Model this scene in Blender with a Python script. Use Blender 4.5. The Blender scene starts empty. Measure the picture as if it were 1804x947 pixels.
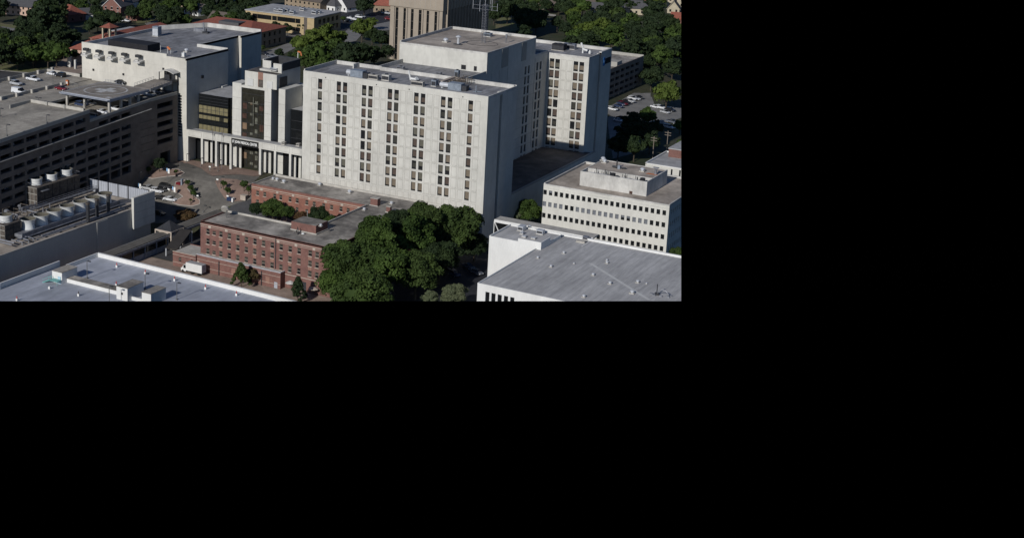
import bpy, bmesh, math, random
from mathutils import Vector, Matrix
R = math.radians
random.seed(7)
scn = bpy.context.scene
COL = scn.collection

# ---------------------------------------------------------------- camera, sky, sun, exposure
CAM_Z = 130.0
F_PX, PITCH, ROLL, YAW = 2664.1351, R(13.92265838), R(-1.41552901), R(-31.14052871)
CX, CY, FULL_W, FULL_H = 600.0, 265.0, 1804.0, 947.0     # the aerial view is the upper left part of a larger frame

def _axes():
    cy, sy, cp, sp = math.cos(YAW), math.sin(YAW), math.cos(PITCH), math.sin(PITCH)
    f = Vector((sy*cp, cy*cp, -sp)); rt = Vector((cy, -sy, 0)); dn = f.cross(rt)
    c, s = math.cos(ROLL), math.sin(ROLL)
    return c*rt + s*dn, -s*rt + c*dn, f
AX, AY, AZ = _axes()
cam_d = bpy.data.cameras.new('camera'); cam = bpy.data.objects.new('camera', cam_d); COL.objects.link(cam)
m = Matrix((AX, -AY, -AZ)).transposed().to_4x4(); m.translation = Vector((0, 0, CAM_Z)); cam.matrix_world = m
cam_d.sensor_width = 36.0; cam_d.sensor_fit = 'HORIZONTAL'
cam_d.lens = F_PX*36.0/FULL_W
cam_d.shift_x = (FULL_W/2-CX)/FULL_W; cam_d.shift_y = -(FULL_H/2-CY)/FULL_W
cam_d.clip_start = 1.0; cam_d.clip_end = 20000
scn.camera = cam

SUN_EL = R(26.2)
sdir = Vector((0.025, 1.0, 0)).normalized()              # shadows run this way on the ground
wd = bpy.data.worlds.new('World'); scn.world = wd; wd.use_nodes = True
nt = wd.node_tree; bg = nt.nodes['Background']
sky = nt.nodes.new('ShaderNodeTexSky'); sky.sky_type = 'NISHITA'; sky.sun_disc = False
sky.sun_elevation = SUN_EL; sky.sun_rotation = math.atan2(-sdir.x, -sdir.y)
sky.air_density = 1.0; sky.dust_density = 0.4; sky.ozone_density = 1.6
tc = nt.nodes.new('ShaderNodeTexCoord'); sp = nt.nodes.new('ShaderNodeSeparateXYZ')
gt = nt.nodes.new('ShaderNodeMath'); gt.operation = 'GREATER_THAN'; gt.inputs[1].default_value = 0.0
mu = nt.nodes.new('ShaderNodeMix'); mu.data_type = 'RGBA'
nt.links.new(tc.outputs['Generated'], sp.inputs[0]); nt.links.new(sp.outputs['Z'], gt.inputs[0])
nt.links.new(gt.outputs[0], mu.inputs['Factor']); mu.inputs[6].default_value = (0, 0, 0, 1)   # no sky below the horizon
tn = nt.nodes.new('ShaderNodeVectorMath'); tn.operation = 'MULTIPLY'; tn.inputs[1].default_value = (0.70, 0.93, 1.32)
nt.links.new(sky.outputs[0], tn.inputs[0]); nt.links.new(tn.outputs[0], mu.inputs[7]); nt.links.new(mu.outputs[2], bg.inputs['Color'])
bg.inputs['Strength'].default_value = 0.05
sun_d = bpy.data.lights.new('sun', 'SUN'); sun_d.energy = 4.5; sun_d.angle = R(0.5); sun_d.color = (1.0, 0.965, 0.92)
sun = bpy.data.objects.new('sun', sun_d); COL.objects.link(sun); sun.location = (0, 0, 300)
ld = Vector((sdir.x*math.cos(SUN_EL), sdir.y*math.cos(SUN_EL), -math.sin(SUN_EL)))
sun.rotation_euler = ld.to_track_quat('-Z', 'Y').to_euler()
vs = scn.view_settings; vs.view_transform = 'Standard'; vs.look = 'None'; vs.exposure = -0.28; vs.gamma = 1.0
vs.use_curve_mapping = False
scn.cycles.max_bounces = 5; scn.cycles.diffuse_bounces = 3; scn.cycles.glossy_bounces = 2

# ---------------------------------------------------------------- measuring helpers (photo pixel -> place)
def ray(px, py): return AX*((px-CX)/F_PX) + AY*((py-CY)/F_PX) + AZ
def at(px, py, z=0.0):
    d = ray(px, py); t = (z-CAM_Z)/d.z; return d.x*t, d.y*t
def onx(px, py, x):
    d = ray(px, py); t = x/d.x; return d.y*t, CAM_Z+d.z*t
def ony(px, py, y):
    d = ray(px, py); t = y/d.y; return d.x*t, CAM_Z+d.z*t
TI = {c+str(i): (240*i, {'a': 0, 'b': 120, 'c': 240, 'd': 340, 'e': 430}[c]) for c in 'abcde' for i in range(5)}
def T(k, x, y): return TI[k][0]+x/7.5167, TI[k][1]+y/7.5167
def sst(a, b, v):
    t = max(0, min(1, (v-a)/(b-a))); return t*t*(3-2*t)
def gz(x, y):                                            # the hill: high at the north west, a lower street to the south east
    m1 = sst(-264, -232, x)
    m2 = 1-sst(366, 396, y)
    if x < -340: m2 *= sst(-420, -340, x)
    return -1.2-10.3*max(m1, m2)
def atg(px, py, h=0.0):
    z = -5.0
    for _ in range(25):
        x, y = at(px, py, z+h); z = 0.5*z+0.5*gz(x, y)
    return x, y, z
def dist(x, y, z=0): return math.sqrt(x*x+y*y+(CAM_Z-z)**2)

# ---------------------------------------------------------------- object helpers
def tag(o, label=None, cat=None, group=None, kind=None):
    if label: o['label'] = label
    if cat: o['category'] = cat
    if group: o['group'] = group
    if kind: o['kind'] = kind
    return o
def thing(name, label, cat, loc=(0, 0, 0), group=None, rz=0):
    o = bpy.data.objects.new(name, None); COL.objects.link(o); o.location = loc; o.rotation_euler = (0, 0, rz)
    o.empty_display_size = 0.5
    return tag(o, label, cat, group)
class MB:
    def __init__(s): s.v = []; s.f = []; s.m = []
    def face(s, pts, m=0):
        i = len(s.v); s.v += [tuple(p) for p in pts]; s.f.append(tuple(range(i, i+len(pts)))); s.m.append(m)
    def box(s, x0, x1, y0, y1, z0, z1, m=0, sh=None):
        i = len(s.v)
        c = [(x0, y0, z0), (x1, y0, z0), (x1, y1, z0), (x0, y1, z0), (x0, y0, z1), (x1, y0, z1), (x1, y1, z1), (x0, y1, z1)]
        if sh: c = [(a, b, d+sh(b)) for a, b, d in c]
        s.v += c
        for f in ((0, 3, 2, 1), (4, 5, 6, 7), (0, 1, 5, 4), (1, 2, 6, 5), (2, 3, 7, 6), (3, 0, 4, 7)):
            s.f.append(tuple(i+k for k in f)); s.m.append(m)
    def prism(s, poly, z0, z1, m=0, mt=None, bottom=True):
        i = len(s.v); n = len(poly)
        s.v += [(x, y, z0) for x, y in poly] + [(x, y, z1) for x, y in poly]
        for k in range(n):
            s.f.append((i+k, i+(k+1) % n, i+n+(k+1) % n, i+n+k)); s.m.append(m)
        s.f.append(tuple(i+n+k for k in range(n))); s.m.append(m if mt is None else mt)
        if bottom: s.f.append(tuple(i+n-1-k for k in range(n))); s.m.append(m)
    def rev(s, prof, cx, cy, n=16, m=0, cap=True):           # lathe about vertical axis; prof = [(r, z)...] bottom to top
        i = len(s.v); L = len(prof)
        for r, z in prof:
            for k in range(n):
                a = 2*math.pi*k/n; s.v.append((cx+r*math.cos(a), cy+r*math.sin(a), z))
        for j in range(L-1):
            for k in range(n):
                s.f.append((i+j*n+k, i+j*n+(k+1) % n, i+(j+1)*n+(k+1) % n, i+(j+1)*n+k)); s.m.append(m)
        if cap:
            s.f.append(tuple(i+(L-1)*n+k for k in range(n))); s.m.append(m)
            s.f.append(tuple(i+n-1-k for k in range(n))); s.m.append(m)
    def tube(s, a, b, r, m=0, n=6):
        a = Vector(a); b = Vector(b); d = (b-a)
        if d.length < 1e-6: return
        q = d.to_track_quat('Z', 'Y'); i = len(s.v)
        for p in (a, b):
            for k in range(n):
                t = 2*math.pi*k/n; s.v.append(tuple(p+q @ Vector((r*math.cos(t), r*math.sin(t), 0))))
        for k in range(n): s.f.append((i+k, i+(k+1) % n, i+n+(k+1) % n, i+n+k)); s.m.append(m)
        s.f.append(tuple(i+n+k for k in range(n))); s.m.append(m); s.f.append(tuple(i+n-1-k for k in range(n))); s.m.append(m)
    def build(s, name, mats, parent=None, local=False, smooth=False, loc=None):
        me = bpy.data.meshes.new(name)
        off = Vector((0, 0, 0))
        if parent is not None and not local:
            p = parent
            while p is not None: off += Vector(p.location); p = p.parent
        if loc is not None and not local: off += Vector(loc)
        me.from_pydata([(x-off.x, y-off.y, z-off.z) for x, y, z in s.v], [], s.f)
        for mt in (mats if isinstance(mats, (list, tuple)) else [mats]): me.materials.append(M[mt] if isinstance(mt, str) else mt)
        me.polygons.foreach_set('material_index', s.m)
        if smooth: me.polygons.foreach_set('use_smooth', [True]*len(me.polygons))
        me.update()
        o = bpy.data.objects.new(name, me); COL.objects.link(o)
        if parent is not None: o.parent = parent
        if loc is not None: o.location = loc
        return o
def wallgrid(mb, axis, c, u0, u1, z0, z1, holes, depth=0.3, m=0, mr=None, sh=None):
    """wall plane with real openings. axis 'y': plane y=c seen from -y; axis 'x': plane x=c seen from +x. depth goes into the building"""
    mr = m if mr is None else mr; sh = sh or (lambda u: 0)
    us = sorted({u0, u1} | {h[0] for h in holes} | {h[1] for h in holes}); zs = sorted({z0, z1} | {h[2] for h in holes} | {h[3] for h in holes})
    us = [u for u in us if u0 <= u <= u1]; zs = [z for z in zs if z0 <= z <= z1]
    din = depth if axis == 'y' else -depth
    P = (lambda u, z, d=0: (u, c+d, z+sh(u))) if axis == 'y' else (lambda u, z, d=0: (c+d, u, z+sh(u)))
    for a, b in zip(us, us[1:]):
        if b-a < 1e-5: continue
        run = None
        for p, q in zip(zs, zs[1:]):
            hole = any(h[0]-1e-6 <= a and b <= h[1]+1e-6 and h[2]-1e-6 <= p and q <= h[3]+1e-6 for h in holes)
            if hole:
                if run: mb.face([P(a, run[0]), P(b, run[0]), P(b, run[1]), P(a, run[1])], m)
                run = None
            else: run = (run[0], q) if run else (p, q)
        if run: mb.face([P(a, run[0]), P(b, run[0]), P(b, run[1]), P(a, run[1])], m)
    for a, b, p, q in holes:
        mb.face([P(a, p), P(b, p), P(b, p, din), P(a, p, din)], mr); mb.face([P(a, q), P(a, q, din), P(b, q, din), P(b, q)], mr)
        mb.face([P(a, p), P(a, p, din), P(a, q, din), P(a, q)], mr); mb.face([P(b, p), P(b, q), P(b, q, din), P(b, p, din)], mr)
def copy_tree(o, parent=None):
    c = o.copy(); COL.objects.link(c); c.parent = parent
    for ch in list(o.children): copy_tree(ch, c)
    return c
NUM = ['first', 'second', 'third', 'fourth', 'fifth', 'sixth', 'seventh', 'eighth', 'ninth', 'tenth', 'eleventh', 'twelfth', 'thirteenth', 'fourteenth', 'fifteenth', 'sixteenth', 'seventeenth', 'eighteenth', 'nineteenth', 'twentieth']
def ordn(i, n, side='left', far='right'):
    if n == 1: return 'only'
    if i == 0: return side+'most'
    if i == n-1: return far+'most'
    return NUM[i]+' from the '+side

# ---------------------------------------------------------------- materials
M = {}
def mat(name, col, rough=0.8, var=0.12, blotch=0, scale=0.4, stretch=(1, 1, 1), col2=None, fine=0.0, metal=0.0, bump=0.0, spec=0.3, thresh=(0.35, 0.65)):
    mt = bpy.data.materials.new(name); mt.use_nodes = True; n = mt.node_tree; b = n.nodes['Principled BSDF']
    b.inputs['Roughness'].default_value = rough; b.inputs['Metallic'].default_value = metal
    b.inputs['Specular IOR Level'].default_value = spec
    M[name] = mt
    if var == 0 and col2 is None:
        b.inputs['Base Color'].default_value = (*col, 1); return mt
    tc = n.nodes.new('ShaderNodeTexCoord'); mp = n.nodes.new('ShaderNodeMapping'); mp.inputs['Scale'].default_value = stretch
    n.links.new(tc.outputs['Object'], mp.inputs[0])
    nz = n.nodes.new('ShaderNodeTexNoise'); nz.inputs['Scale'].default_value = scale; nz.inputs['Detail'].default_value = 6; nz.inputs['Roughness'].default_value = 0.65
    n.links.new(mp.outputs[0], nz.inputs['Vector'])
    rp = n.nodes.new('ShaderNodeMapRange'); rp.inputs[1].default_value = thresh[0]; rp.inputs[2].default_value = thresh[1]
    n.links.new(nz.outputs['Fac'], rp.inputs[0])
    mx = n.nodes.new('ShaderNodeMix'); mx.data_type = 'RGBA'
    c2 = col2 if col2 else tuple(c*(1-var*2) for c in col)
    mx.inputs[6].default_value = (*c2, 1); mx.inputs[7].default_value = (*[min(1, c*(1+var*0.3)) for c in col], 1)
    n.links.new(rp.outputs[0], mx.inputs['Factor']); out = mx.outputs[2]
    if fine > 0:
        n2 = n.nodes.new('ShaderNodeTexNoise'); n2.inputs['Scale'].default_value = scale*9; n2.inputs['Detail'].default_value = 4
        n.links.new(mp.outputs[0], n2.inputs['Vector'])
        r2 = n.nodes.new('ShaderNodeMapRange'); r2.inputs[1].default_value = 0.3; r2.inputs[2].default_value = 0.7; r2.inputs[3].default_value = 1-fine; r2.inputs[4].default_value = 1+fine
        n.links.new(n2.outputs['Fac'], r2.inputs[0])
        vm = n.nodes.new('ShaderNodeVectorMath'); vm.operation = 'SCALE'
        n.links.new(out, vm.inputs[0]); n.links.new(r2.outputs[0], vm.inputs['Scale']); out = vm.outputs[0]
    if blotch > 0:
        mp3 = n.nodes.new('ShaderNodeMapping'); mp3.inputs['Scale'].default_value = (1, .7, 1); n.links.new(tc.outputs['Object'], mp3.inputs[0])
        for sc_, lo, a_, b_ in ((0.075, 0.0, 1-blotch, 1+blotch*.5), (0.42, 3.1, 1-blotch*.7, 1+blotch*.25)):
            n3 = n.nodes.new('ShaderNodeTexNoise'); n3.inputs['Scale'].default_value = sc_; n3.inputs['Detail'].default_value = 5; n3.inputs['Distortion'].default_value = .8
            n.links.new(mp3.outputs[0], n3.inputs['Vector'])
            r3 = n.nodes.new('ShaderNodeMapRange'); r3.inputs[1].default_value = 0.38; r3.inputs[2].default_value = 0.60; r3.inputs[3].default_value = a_; r3.inputs[4].default_value = b_
            n.links.new(n3.outputs['Fac'], r3.inputs[0])
            v3 = n.nodes.new('ShaderNodeVectorMath'); v3.operation = 'SCALE'
            n.links.new(out, v3.inputs[0]); n.links.new(r3.outputs[0], v3.inputs['Scale']); out = v3.outputs[0]
    n.links.new(out, b.inputs['Base Color'])
    if bump > 0:
        bp = n.nodes.new('ShaderNodeBump'); bp.inputs['Strength'].default_value = bump; bp.inputs['Distance'].default_value = 0.3
        n.links.new(nz.outputs['Fac'], bp.inputs['Height']); n.links.new(bp.outputs[0], b.inputs['Normal'])
    return mt
def panelled(name, col, sx, sz, ox=0.0, oz=0.0, joint=0.82, **k):
    """concrete with thin darker joints every sx metres along x+y and sz metres up (the joints are a pattern of the cladding)"""
    mt = mat(name, col, **k); n = mt.node_tree; b = n.nodes['Principled BSDF']
    tc = n.nodes.new('ShaderNodeTexCoord'); s = n.nodes.new('ShaderNodeSeparateXYZ'); n.links.new(tc.outputs['Object'], s.inputs[0])
    ad = n.nodes.new('ShaderNodeMath'); ad.operation = 'ADD'; n.links.new(s.outputs['X'], ad.inputs[0]); n.links.new(s.outputs['Y'], ad.inputs[1])
    fac = None
    for src, per, off in ((ad.outputs[0], sx, ox), (s.outputs['Z'], sz, oz)):
        a = n.nodes.new('ShaderNodeMath'); a.operation = 'ADD'; a.inputs[1].default_value = off+5000*per; n.links.new(src, a.inputs[0])
        d = n.nodes.new('ShaderNodeMath'); d.operation = 'MODULO'; d.inputs[1].default_value = per; n.links.new(a.outputs[0], d.inputs[0])
        l = n.nodes.new('ShaderNodeMath'); l.operation = 'LESS_THAN'; l.inputs[1].default_value = 0.11; n.links.new(d.outputs[0], l.inputs[0])
        if fac is None: fac = l.outputs[0]
        else:
            x = n.nodes.new('ShaderNodeMath'); x.operation = 'MAXIMUM'; n.links.new(fac, x.inputs[0]); n.links.new(l.outputs[0], x.inputs[1]); fac = x.outputs[0]
    r = n.nodes.new('ShaderNodeMapRange'); r.inputs[3].default_value = 1; r.inputs[4].default_value = joint; n.links.new(fac, r.inputs[0])
    vm = n.nodes.new('ShaderNodeVectorMath'); vm.operation = 'SCALE'
    src = b.inputs['Base Color'].links[0].from_socket; n.links.new(src, vm.inputs[0]); n.links.new(r.outputs[0], vm.inputs['Scale']); n.links.new(vm.outputs[0], b.inputs['Base Color'])
    return mt
CREAM = (0.54, 0.53, 0.485)
mat('cream_concrete', CREAM, blotch=0.06, var=0.07, scale=0.16, stretch=(1, 1, 0.3), fine=0.045)
panelled('cream_panel', CREAM, 6.1, 3.53, blotch=0.06, joint=0.86, var=0.05, scale=0.12, stretch=(1, 1, 0.35), fine=0.03)
panelled('hall_panel', (0.54, 0.52, 0.465), 5.8, 5.4, blotch=0.07, joint=0.9, var=0.06, scale=0.15, stretch=(1, 1, 0.3), fine=0.03)
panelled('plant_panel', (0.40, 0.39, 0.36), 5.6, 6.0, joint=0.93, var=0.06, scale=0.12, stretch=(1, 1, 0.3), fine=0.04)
mat('joint_grey', (0.33, 0.32, 0.29), var=0.05)
mat('white_paint', (0.66, 0.66, 0.64), var=0.05, scale=0.3, stretch=(1, 1, 0.3), fine=0.03, rough=0.6)
panelled('white_wall', (0.56, 0.55, 0.50), 5.4, 3.72, blotch=0.05, joint=0.93, var=0.04, scale=0.2, stretch=(1, 1, 0.2), fine=0.04)
mat('weathered_white', blotch=0.12, col=(0.52, 0.51, 0.48), var=0.13, scale=0.35, stretch=(1, 1, 0.4), fine=0.06)
mat('grey_roof', blotch=0.28, col=(0.27, 0.27, 0.28), col2=(0.17, 0.17, 0.175), scale=0.8, stretch=(1, 0.11, 1), fine=0.14)
mat('streaked_roof', blotch=0.10, col=(0.45, 0.445, 0.435), col2=(0.31, 0.307, 0.305), scale=0.9, stretch=(1, 0.045, 1), fine=0.16, thresh=(0.32, 0.68))
mat('tan_roof', blotch=0.2, col=(0.40, 0.35, 0.295), col2=(0.25, 0.215, 0.18), scale=0.12, fine=0.1, thresh=(0.3, 0.6))
mat('brown_roof', blotch=0.3, col=(0.32, 0.295, 0.26), col2=(0.13, 0.12, 0.108), scale=0.11, fine=0.14, thresh=(0.36, 0.56))
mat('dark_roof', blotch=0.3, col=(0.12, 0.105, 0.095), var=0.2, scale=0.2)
mat('pale_roof', (0.36, 0.36, 0.36), var=0.15, scale=0.3, fine=0.05)
mat('walk_roof', (0.12, 0.112, 0.10), var=0.15, scale=0.3, fine=0.08)
mat('deck_paint', blotch=0.13, col=(0.37, 0.39, 0.44), col2=(0.29, 0.31, 0.35), scale=0.35, stretch=(1, 0.12, 1), fine=0.07, rough=0.55)
mat('deck_concrete', blotch=0.18, col=(0.32, 0.295, 0.25), col2=(0.22, 0.20, 0.17), scale=0.14, fine=0.1)
mat('garage_wall', blotch=0.15, col=(0.17, 0.145, 0.125), var=0.08, scale=0.3, fine=0.05)
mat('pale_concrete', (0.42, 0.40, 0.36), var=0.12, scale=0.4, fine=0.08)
mat('pad_concrete', blotch=0.2, col=(0.27, 0.24, 0.205), var=0.14, scale=0.25, fine=0.08)
mat('pad_edge', (0.30, 0.32, 0.36), var=0.08)
mat('worn_marking', (0.52, 0.52, 0.51), col2=(0.30, 0.295, 0.28), scale=1.2)
mat('white_marking', (0.52, 0.52, 0.50), var=0.06)
mat('red_brick', (0.185, 0.095, 0.078), col2=(0.135, 0.068, 0.057), scale=0.5, fine=0.16)
mat('red_brick_light', (0.25, 0.115, 0.08), col2=(0.18, 0.08, 0.06), scale=0.5, fine=0.14)
mat('brick_infill', (0.26, 0.145, 0.11), var=0.08, scale=1.0, fine=0.1)
mat('limestone', (0.42, 0.36, 0.30), var=0.1, scale=0.6)
mat('bronze_cladding', (0.04, 0.036, 0.032), var=0.12, scale=0.5, rough=0.4)
mat('black_glass', (0.010, 0.011, 0.012), var=0, rough=0.12, spec=0.5)
mat('glass', (0.014, 0.015, 0.016), var=0, rough=0.2, spec=0.4)
mat('gold_glass', (0.20, 0.175, 0.10), var=0.15, scale=0.8, rough=0.3)
mat('bronze_pane', (0.075, 0.043, 0.033), var=0.2, scale=1.0, rough=0.3)
mat('amber_pane', (0.20, 0.135, 0.085), var=0.1, scale=1.0, rough=0.4)
mat('pale_pane', (0.15, 0.15, 0.12), var=0.25, scale=1.5, rough=0.35)
mat('green_glass', (0.030, 0.029, 0.022), var=0.2, scale=0.8, rough=0.2, spec=0.4)
mat('blind_tan', (0.165, 0.135, 0.10), var=0.1, scale=2)
mat('blind_brown', (0.078, 0.056, 0.045), var=0.1, scale=2)
mat('blind_grey', (0.105, 0.10, 0.078), var=0.1, scale=2)
mat('blind_dark', (0.038, 0.037, 0.030), var=0.1, scale=2)
mat('grey_pane', (0.17, 0.18, 0.20), var=0.15, scale=1.5, rough=0.3)
mat('mesh_black', (0.02, 0.02, 0.024), var=0.2, scale=1)
mat('dark_metal', (0.05, 0.052, 0.058), var=0.15, scale=1, rough=0.5, metal=0.3)
mat('rust_metal', (0.105, 0.09, 0.078), var=0.3, scale=1.2)
mat('galvanised', (0.28, 0.29, 0.32), var=0.2, scale=0.8, rough=0.45, metal=0.4)
mat('light_metal', (0.55, 0.57, 0.60), var=0.12, scale=0.8, rough=0.4, metal=0.2)
mat('fence_metal', (0.36, 0.38, 0.42), var=0.08, scale=0.5, stretch=(1, 1, 0.2), rough=0.5)
mat('white_metal', (0.62, 0.63, 0.62), var=0.1, scale=0.8, stretch=(1, 1, 0.3), rough=0.45)
mat('tank_inside', (0.10, 0.092, 0.07), var=0.2, scale=1)
mat('blue_duct', (0.22, 0.255, 0.30), var=0.15, scale=1, rough=0.45)
mat('tile_red', (0.27, 0.085, 0.055), col2=(0.17, 0.062, 0.045), scale=1.5, stretch=(1, 0.5, 1), fine=0.15)
mat('beige_stone', (0.31, 0.265, 0.21), var=0.06, scale=0.3, fine=0.03)
mat('yellow_brick', (0.40, 0.31, 0.175), var=0.08, scale=0.5, fine=0.05)
mat('stone_house', (0.30, 0.235, 0.16), col2=(0.19, 0.15, 0.11), scale=2.0, fine=0.2)
mat('house_brick', (0.20, 0.10, 0.08), var=0.12, scale=2, fine=0.15)
mat('house_cream', (0.42, 0.37, 0.27), var=0.08)
mat('pink_wall', (0.50, 0.35, 0.27), var=0.08)
mat('shingle_grey', (0.085, 0.085, 0.09), var=0.15, scale=1.5, fine=0.15)
mat('shingle_brown', (0.12, 0.10, 0.085), var=0.15, scale=1.5, fine=0.15)
mat('orange_paint', (0.50, 0.16, 0.06), var=0.05)
mat('red_paint', (0.45, 0.05, 0.04), var=0.05)
mat('teal_paint', (0.16, 0.38, 0.36), var=0.05)
mat('blue_door', (0.36, 0.52, 0.60), var=0.08)
mat('sign_black', (0.012, 0.012, 0.012), var=0)
mat('sign_white', (0.75, 0.75, 0.72), var=0)
mat('banner_blue', (0.22, 0.42, 0.66), var=0)
mat('logo_blue', (0.03, 0.14, 0.36), var=0)
mat('tyre', (0.015, 0.015, 0.015), var=0, rough=0.9)
mat('headlight', (0.6, 0.6, 0.58), var=0, rough=0.2)
mat('tail_light', (0.3, 0.02, 0.02), var=0, rough=0.3)
mat('bark', (0.07, 0.055, 0.04), var=0.2, scale=2)
mat('pole_grey', (0.13, 0.13, 0.13), var=0.1)
mat('pole_wood', (0.20, 0.17, 0.14), var=0.1)
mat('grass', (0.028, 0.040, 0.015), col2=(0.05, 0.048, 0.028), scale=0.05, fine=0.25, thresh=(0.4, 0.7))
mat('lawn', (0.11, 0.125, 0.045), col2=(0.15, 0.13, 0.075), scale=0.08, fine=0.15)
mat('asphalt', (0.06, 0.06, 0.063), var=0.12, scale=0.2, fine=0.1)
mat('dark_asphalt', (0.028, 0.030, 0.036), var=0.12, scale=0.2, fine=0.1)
mat('road_grey', (0.20, 0.195, 0.185), col2=(0.15, 0.145, 0.14), scale=0.15, fine=0.08)
mat('drive', blotch=0.15, col=(0.165, 0.153, 0.134), col2=(0.11, 0.103, 0.092), scale=0.12, fine=0.08)
mat('brick_paving', (0.25, 0.175, 0.14), col2=(0.18, 0.125, 0.10), scale=0.3, fine=0.1)
mat('tan_paving', (0.30, 0.235, 0.19), col2=(0.20, 0.155, 0.125), scale=0.2, fine=0.1)
mat('kerb', (0.38, 0.35, 0.32), var=0.08)
def carpaint(n, c): mat(n, c, var=0, rough=0.28, spec=0.6)
for n_, c_ in (('paint_white', (0.60, 0.61, 0.62)), ('paint_silver', (0.36, 0.37, 0.38)), ('paint_black', (0.012, 0.013, 0.016)), ('paint_red', (0.13, 0.010, 0.015)), ('paint_blue', (0.025, 0.04, 0.09)), ('paint_grey', (0.10, 0.11, 0.13)), ('paint_gold', (0.26, 0.22, 0.15))): carpaint(n_, c_)
def leafmat(name, a, b, c):
    mt = bpy.data.materials.new(name); mt.use_nodes = True; n = mt.node_tree; p = n.nodes['Principled BSDF']; M[name] = mt
    p.inputs['Roughness'].default_value = 0.75; p.inputs['Specular IOR Level'].default_value = 0.12
    tc = n.nodes.new('ShaderNodeTexCoord'); nz = n.nodes.new('ShaderNodeTexNoise'); nz.inputs['Scale'].default_value = 1.1; nz.inputs['Detail'].default_value = 3
    n.links.new(tc.outputs['Object'], nz.inputs['Vector'])
    oi = n.nodes.new('ShaderNodeObjectInfo')
    cr = n.nodes.new('ShaderNodeValToRGB'); cr.color_ramp.elements[0].position = 0.35; cr.color_ramp.elements[1].position = 0.68
    cr.color_ramp.elements[0].color = (*a, 1); cr.color_ramp.elements[1].color = (*b, 1)
    n.links.new(nz.outputs['Fac'], cr.inputs['Fac'])
    mx = n.nodes.new('ShaderNodeMix'); mx.data_type = 'RGBA'; mx.inputs[7].default_value = (*c, 1)
    ml = n.nodes.new('ShaderNodeMath'); ml.operation = 'MULTIPLY'; ml.inputs[1].default_value = 0.6; n.links.new(oi.outputs['Random'], ml.inputs[0])
    n.links.new(ml.outputs[0], mx.inputs['Factor']); n.links.new(cr.outputs[0], mx.inputs[6]); n.links.new(mx.outputs[2], p.inputs['Base Color'])
leafmat('leaf_mid', (0.020, 0.038, 0.009), (0.056, 0.092, 0.019), (0.036, 0.052, 0.017))
leafmat('leaf_dark', (0.012, 0.022, 0.009), (0.026, 0.041, 0.014), (0.020, 0.032, 0.016))
leafmat('leaf_bright', (0.040, 0.064, 0.011), (0.085, 0.120, 0.022), (0.060, 0.080, 0.020))
leafmat('leaf_rust', (0.075, 0.040, 0.022), (0.10, 0.065, 0.03), (0.05, 0.055, 0.022))
leafmat('leaf_pale', (0.075, 0.095, 0.050), (0.12, 0.14, 0.075), (0.09, 0.10, 0.055))

# ---------------------------------------------------------------- ground, roads, paving
def drape(name, poly, mt, dz, step=4.0):
    bm = bmesh.new(); vs_ = [bm.verts.new((x, y, 0)) for x, y in poly]; bm.faces.new(vs_)
    xs = [p[0] for p in poly]; ys = [p[1] for p in poly]
    for k in range(math.ceil(min(xs)/step), math.floor(max(xs)/step)+1):
        bmesh.ops.bisect_plane(bm, geom=bm.verts[:]+bm.edges[:]+bm.faces[:], plane_co=(k*step, 0, 0), plane_no=(1, 0, 0))
    for k in range(math.ceil(min(ys)/step), math.floor(max(ys)/step)+1):
        bmesh.ops.bisect_plane(bm, geom=bm.verts[:]+bm.edges[:]+bm.faces[:], plane_co=(0, k*step, 0), plane_no=(0, 1, 0))
    for v in bm.verts: v.co.z = gz(v.co.x, v.co.y)+dz
    for f in bm.faces:
        if f.normal.z < 0: f.normal_flip()
    me = bpy.data.meshes.new(name); bm.to_mesh(me); bm.free(); me.materials.append(M[mt])
    o = bpy.data.objects.new(name, me); COL.objects.link(o); return o
def GP(pts): return [atg(*T(*p))[:2] for p in pts]
mb = MB()
gx = [-4000, -2200, -1400, -1000, -700]+[-600+8*i for i in range(20)]+[-440+4*i for i in range(86)]+[-90+20*i for i in range(6)]+[100, 300, 800]
gy = [150, 200, 230]+[240+4*i for i in range(78)]+[560+20*i for i in range(18)]+[1000, 1300, 1800, 2600, 4000, 6000]
n0 = len(gx)
for y in gy:
    for x in gx: mb.v.append((x, y, gz(x, y)))
for j in range(len(gy)-1):
    for i in range(n0-1): mb.f.append((j*n0+i, j*n0+i+1, (j+1)*n0+i+1, (j+1)*n0+i)); mb.m.append(0)
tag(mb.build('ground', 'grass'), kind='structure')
def pave(name, pts, mt, dz): return tag(drape(name, GP(pts), mt, dz), kind='structure')
# forecourt and the lanes beside it
pave('forecourt_road', [('c0', 1700, 640), ('c1', 0, 500), ('c1', 560, 332), ('c1', 700, 335), ('c1', 1660, 505), ('c1', 1530, 640), ('c1', 1530, 830), ('d1', 900, 290), ('d1', 640, 400), ('d1', 240, 400), ('d0', 1600, 330)], 'drive', 0.06)
pave('entrance_pavement', [('c1', 500, 345), ('c1', 700, 315), ('c1', 1640, 470), ('c1', 1650, 525), ('c1', 1560, 535), ('c1', 1380, 512), ('c1', 1180, 515), ('c1', 1010, 530), ('c1', 950, 500), ('c1', 860, 430), ('c1', 700, 370), ('c1', 570, 352)], 'brick_paving', 0.17)
pave('planting_island', [('c1', 60, 510), ('c1', 150, 480), ('c1', 260, 440), ('c1', 560, 440), ('c1', 640, 490), ('c1', 590, 525), ('c1', 420, 535), ('c1', 220, 565), ('c1', 80, 545)], 'brick_paving', 0.17)
pave('parking_island', [('c1', 520, 610), ('c1', 640, 585), ('c1', 700, 640), ('c1', 680, 700), ('c1', 750, 790), ('c1', 845, 850), ('d1', 840, 150), ('d1', 740, 178), ('d1', 560, 160), ('d1', 480, 130), ('d1', 620, 50), ('c1', 560, 760), ('c1', 430, 720), ('c1', 510, 680)], 'brick_paving', 0.17)
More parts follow.
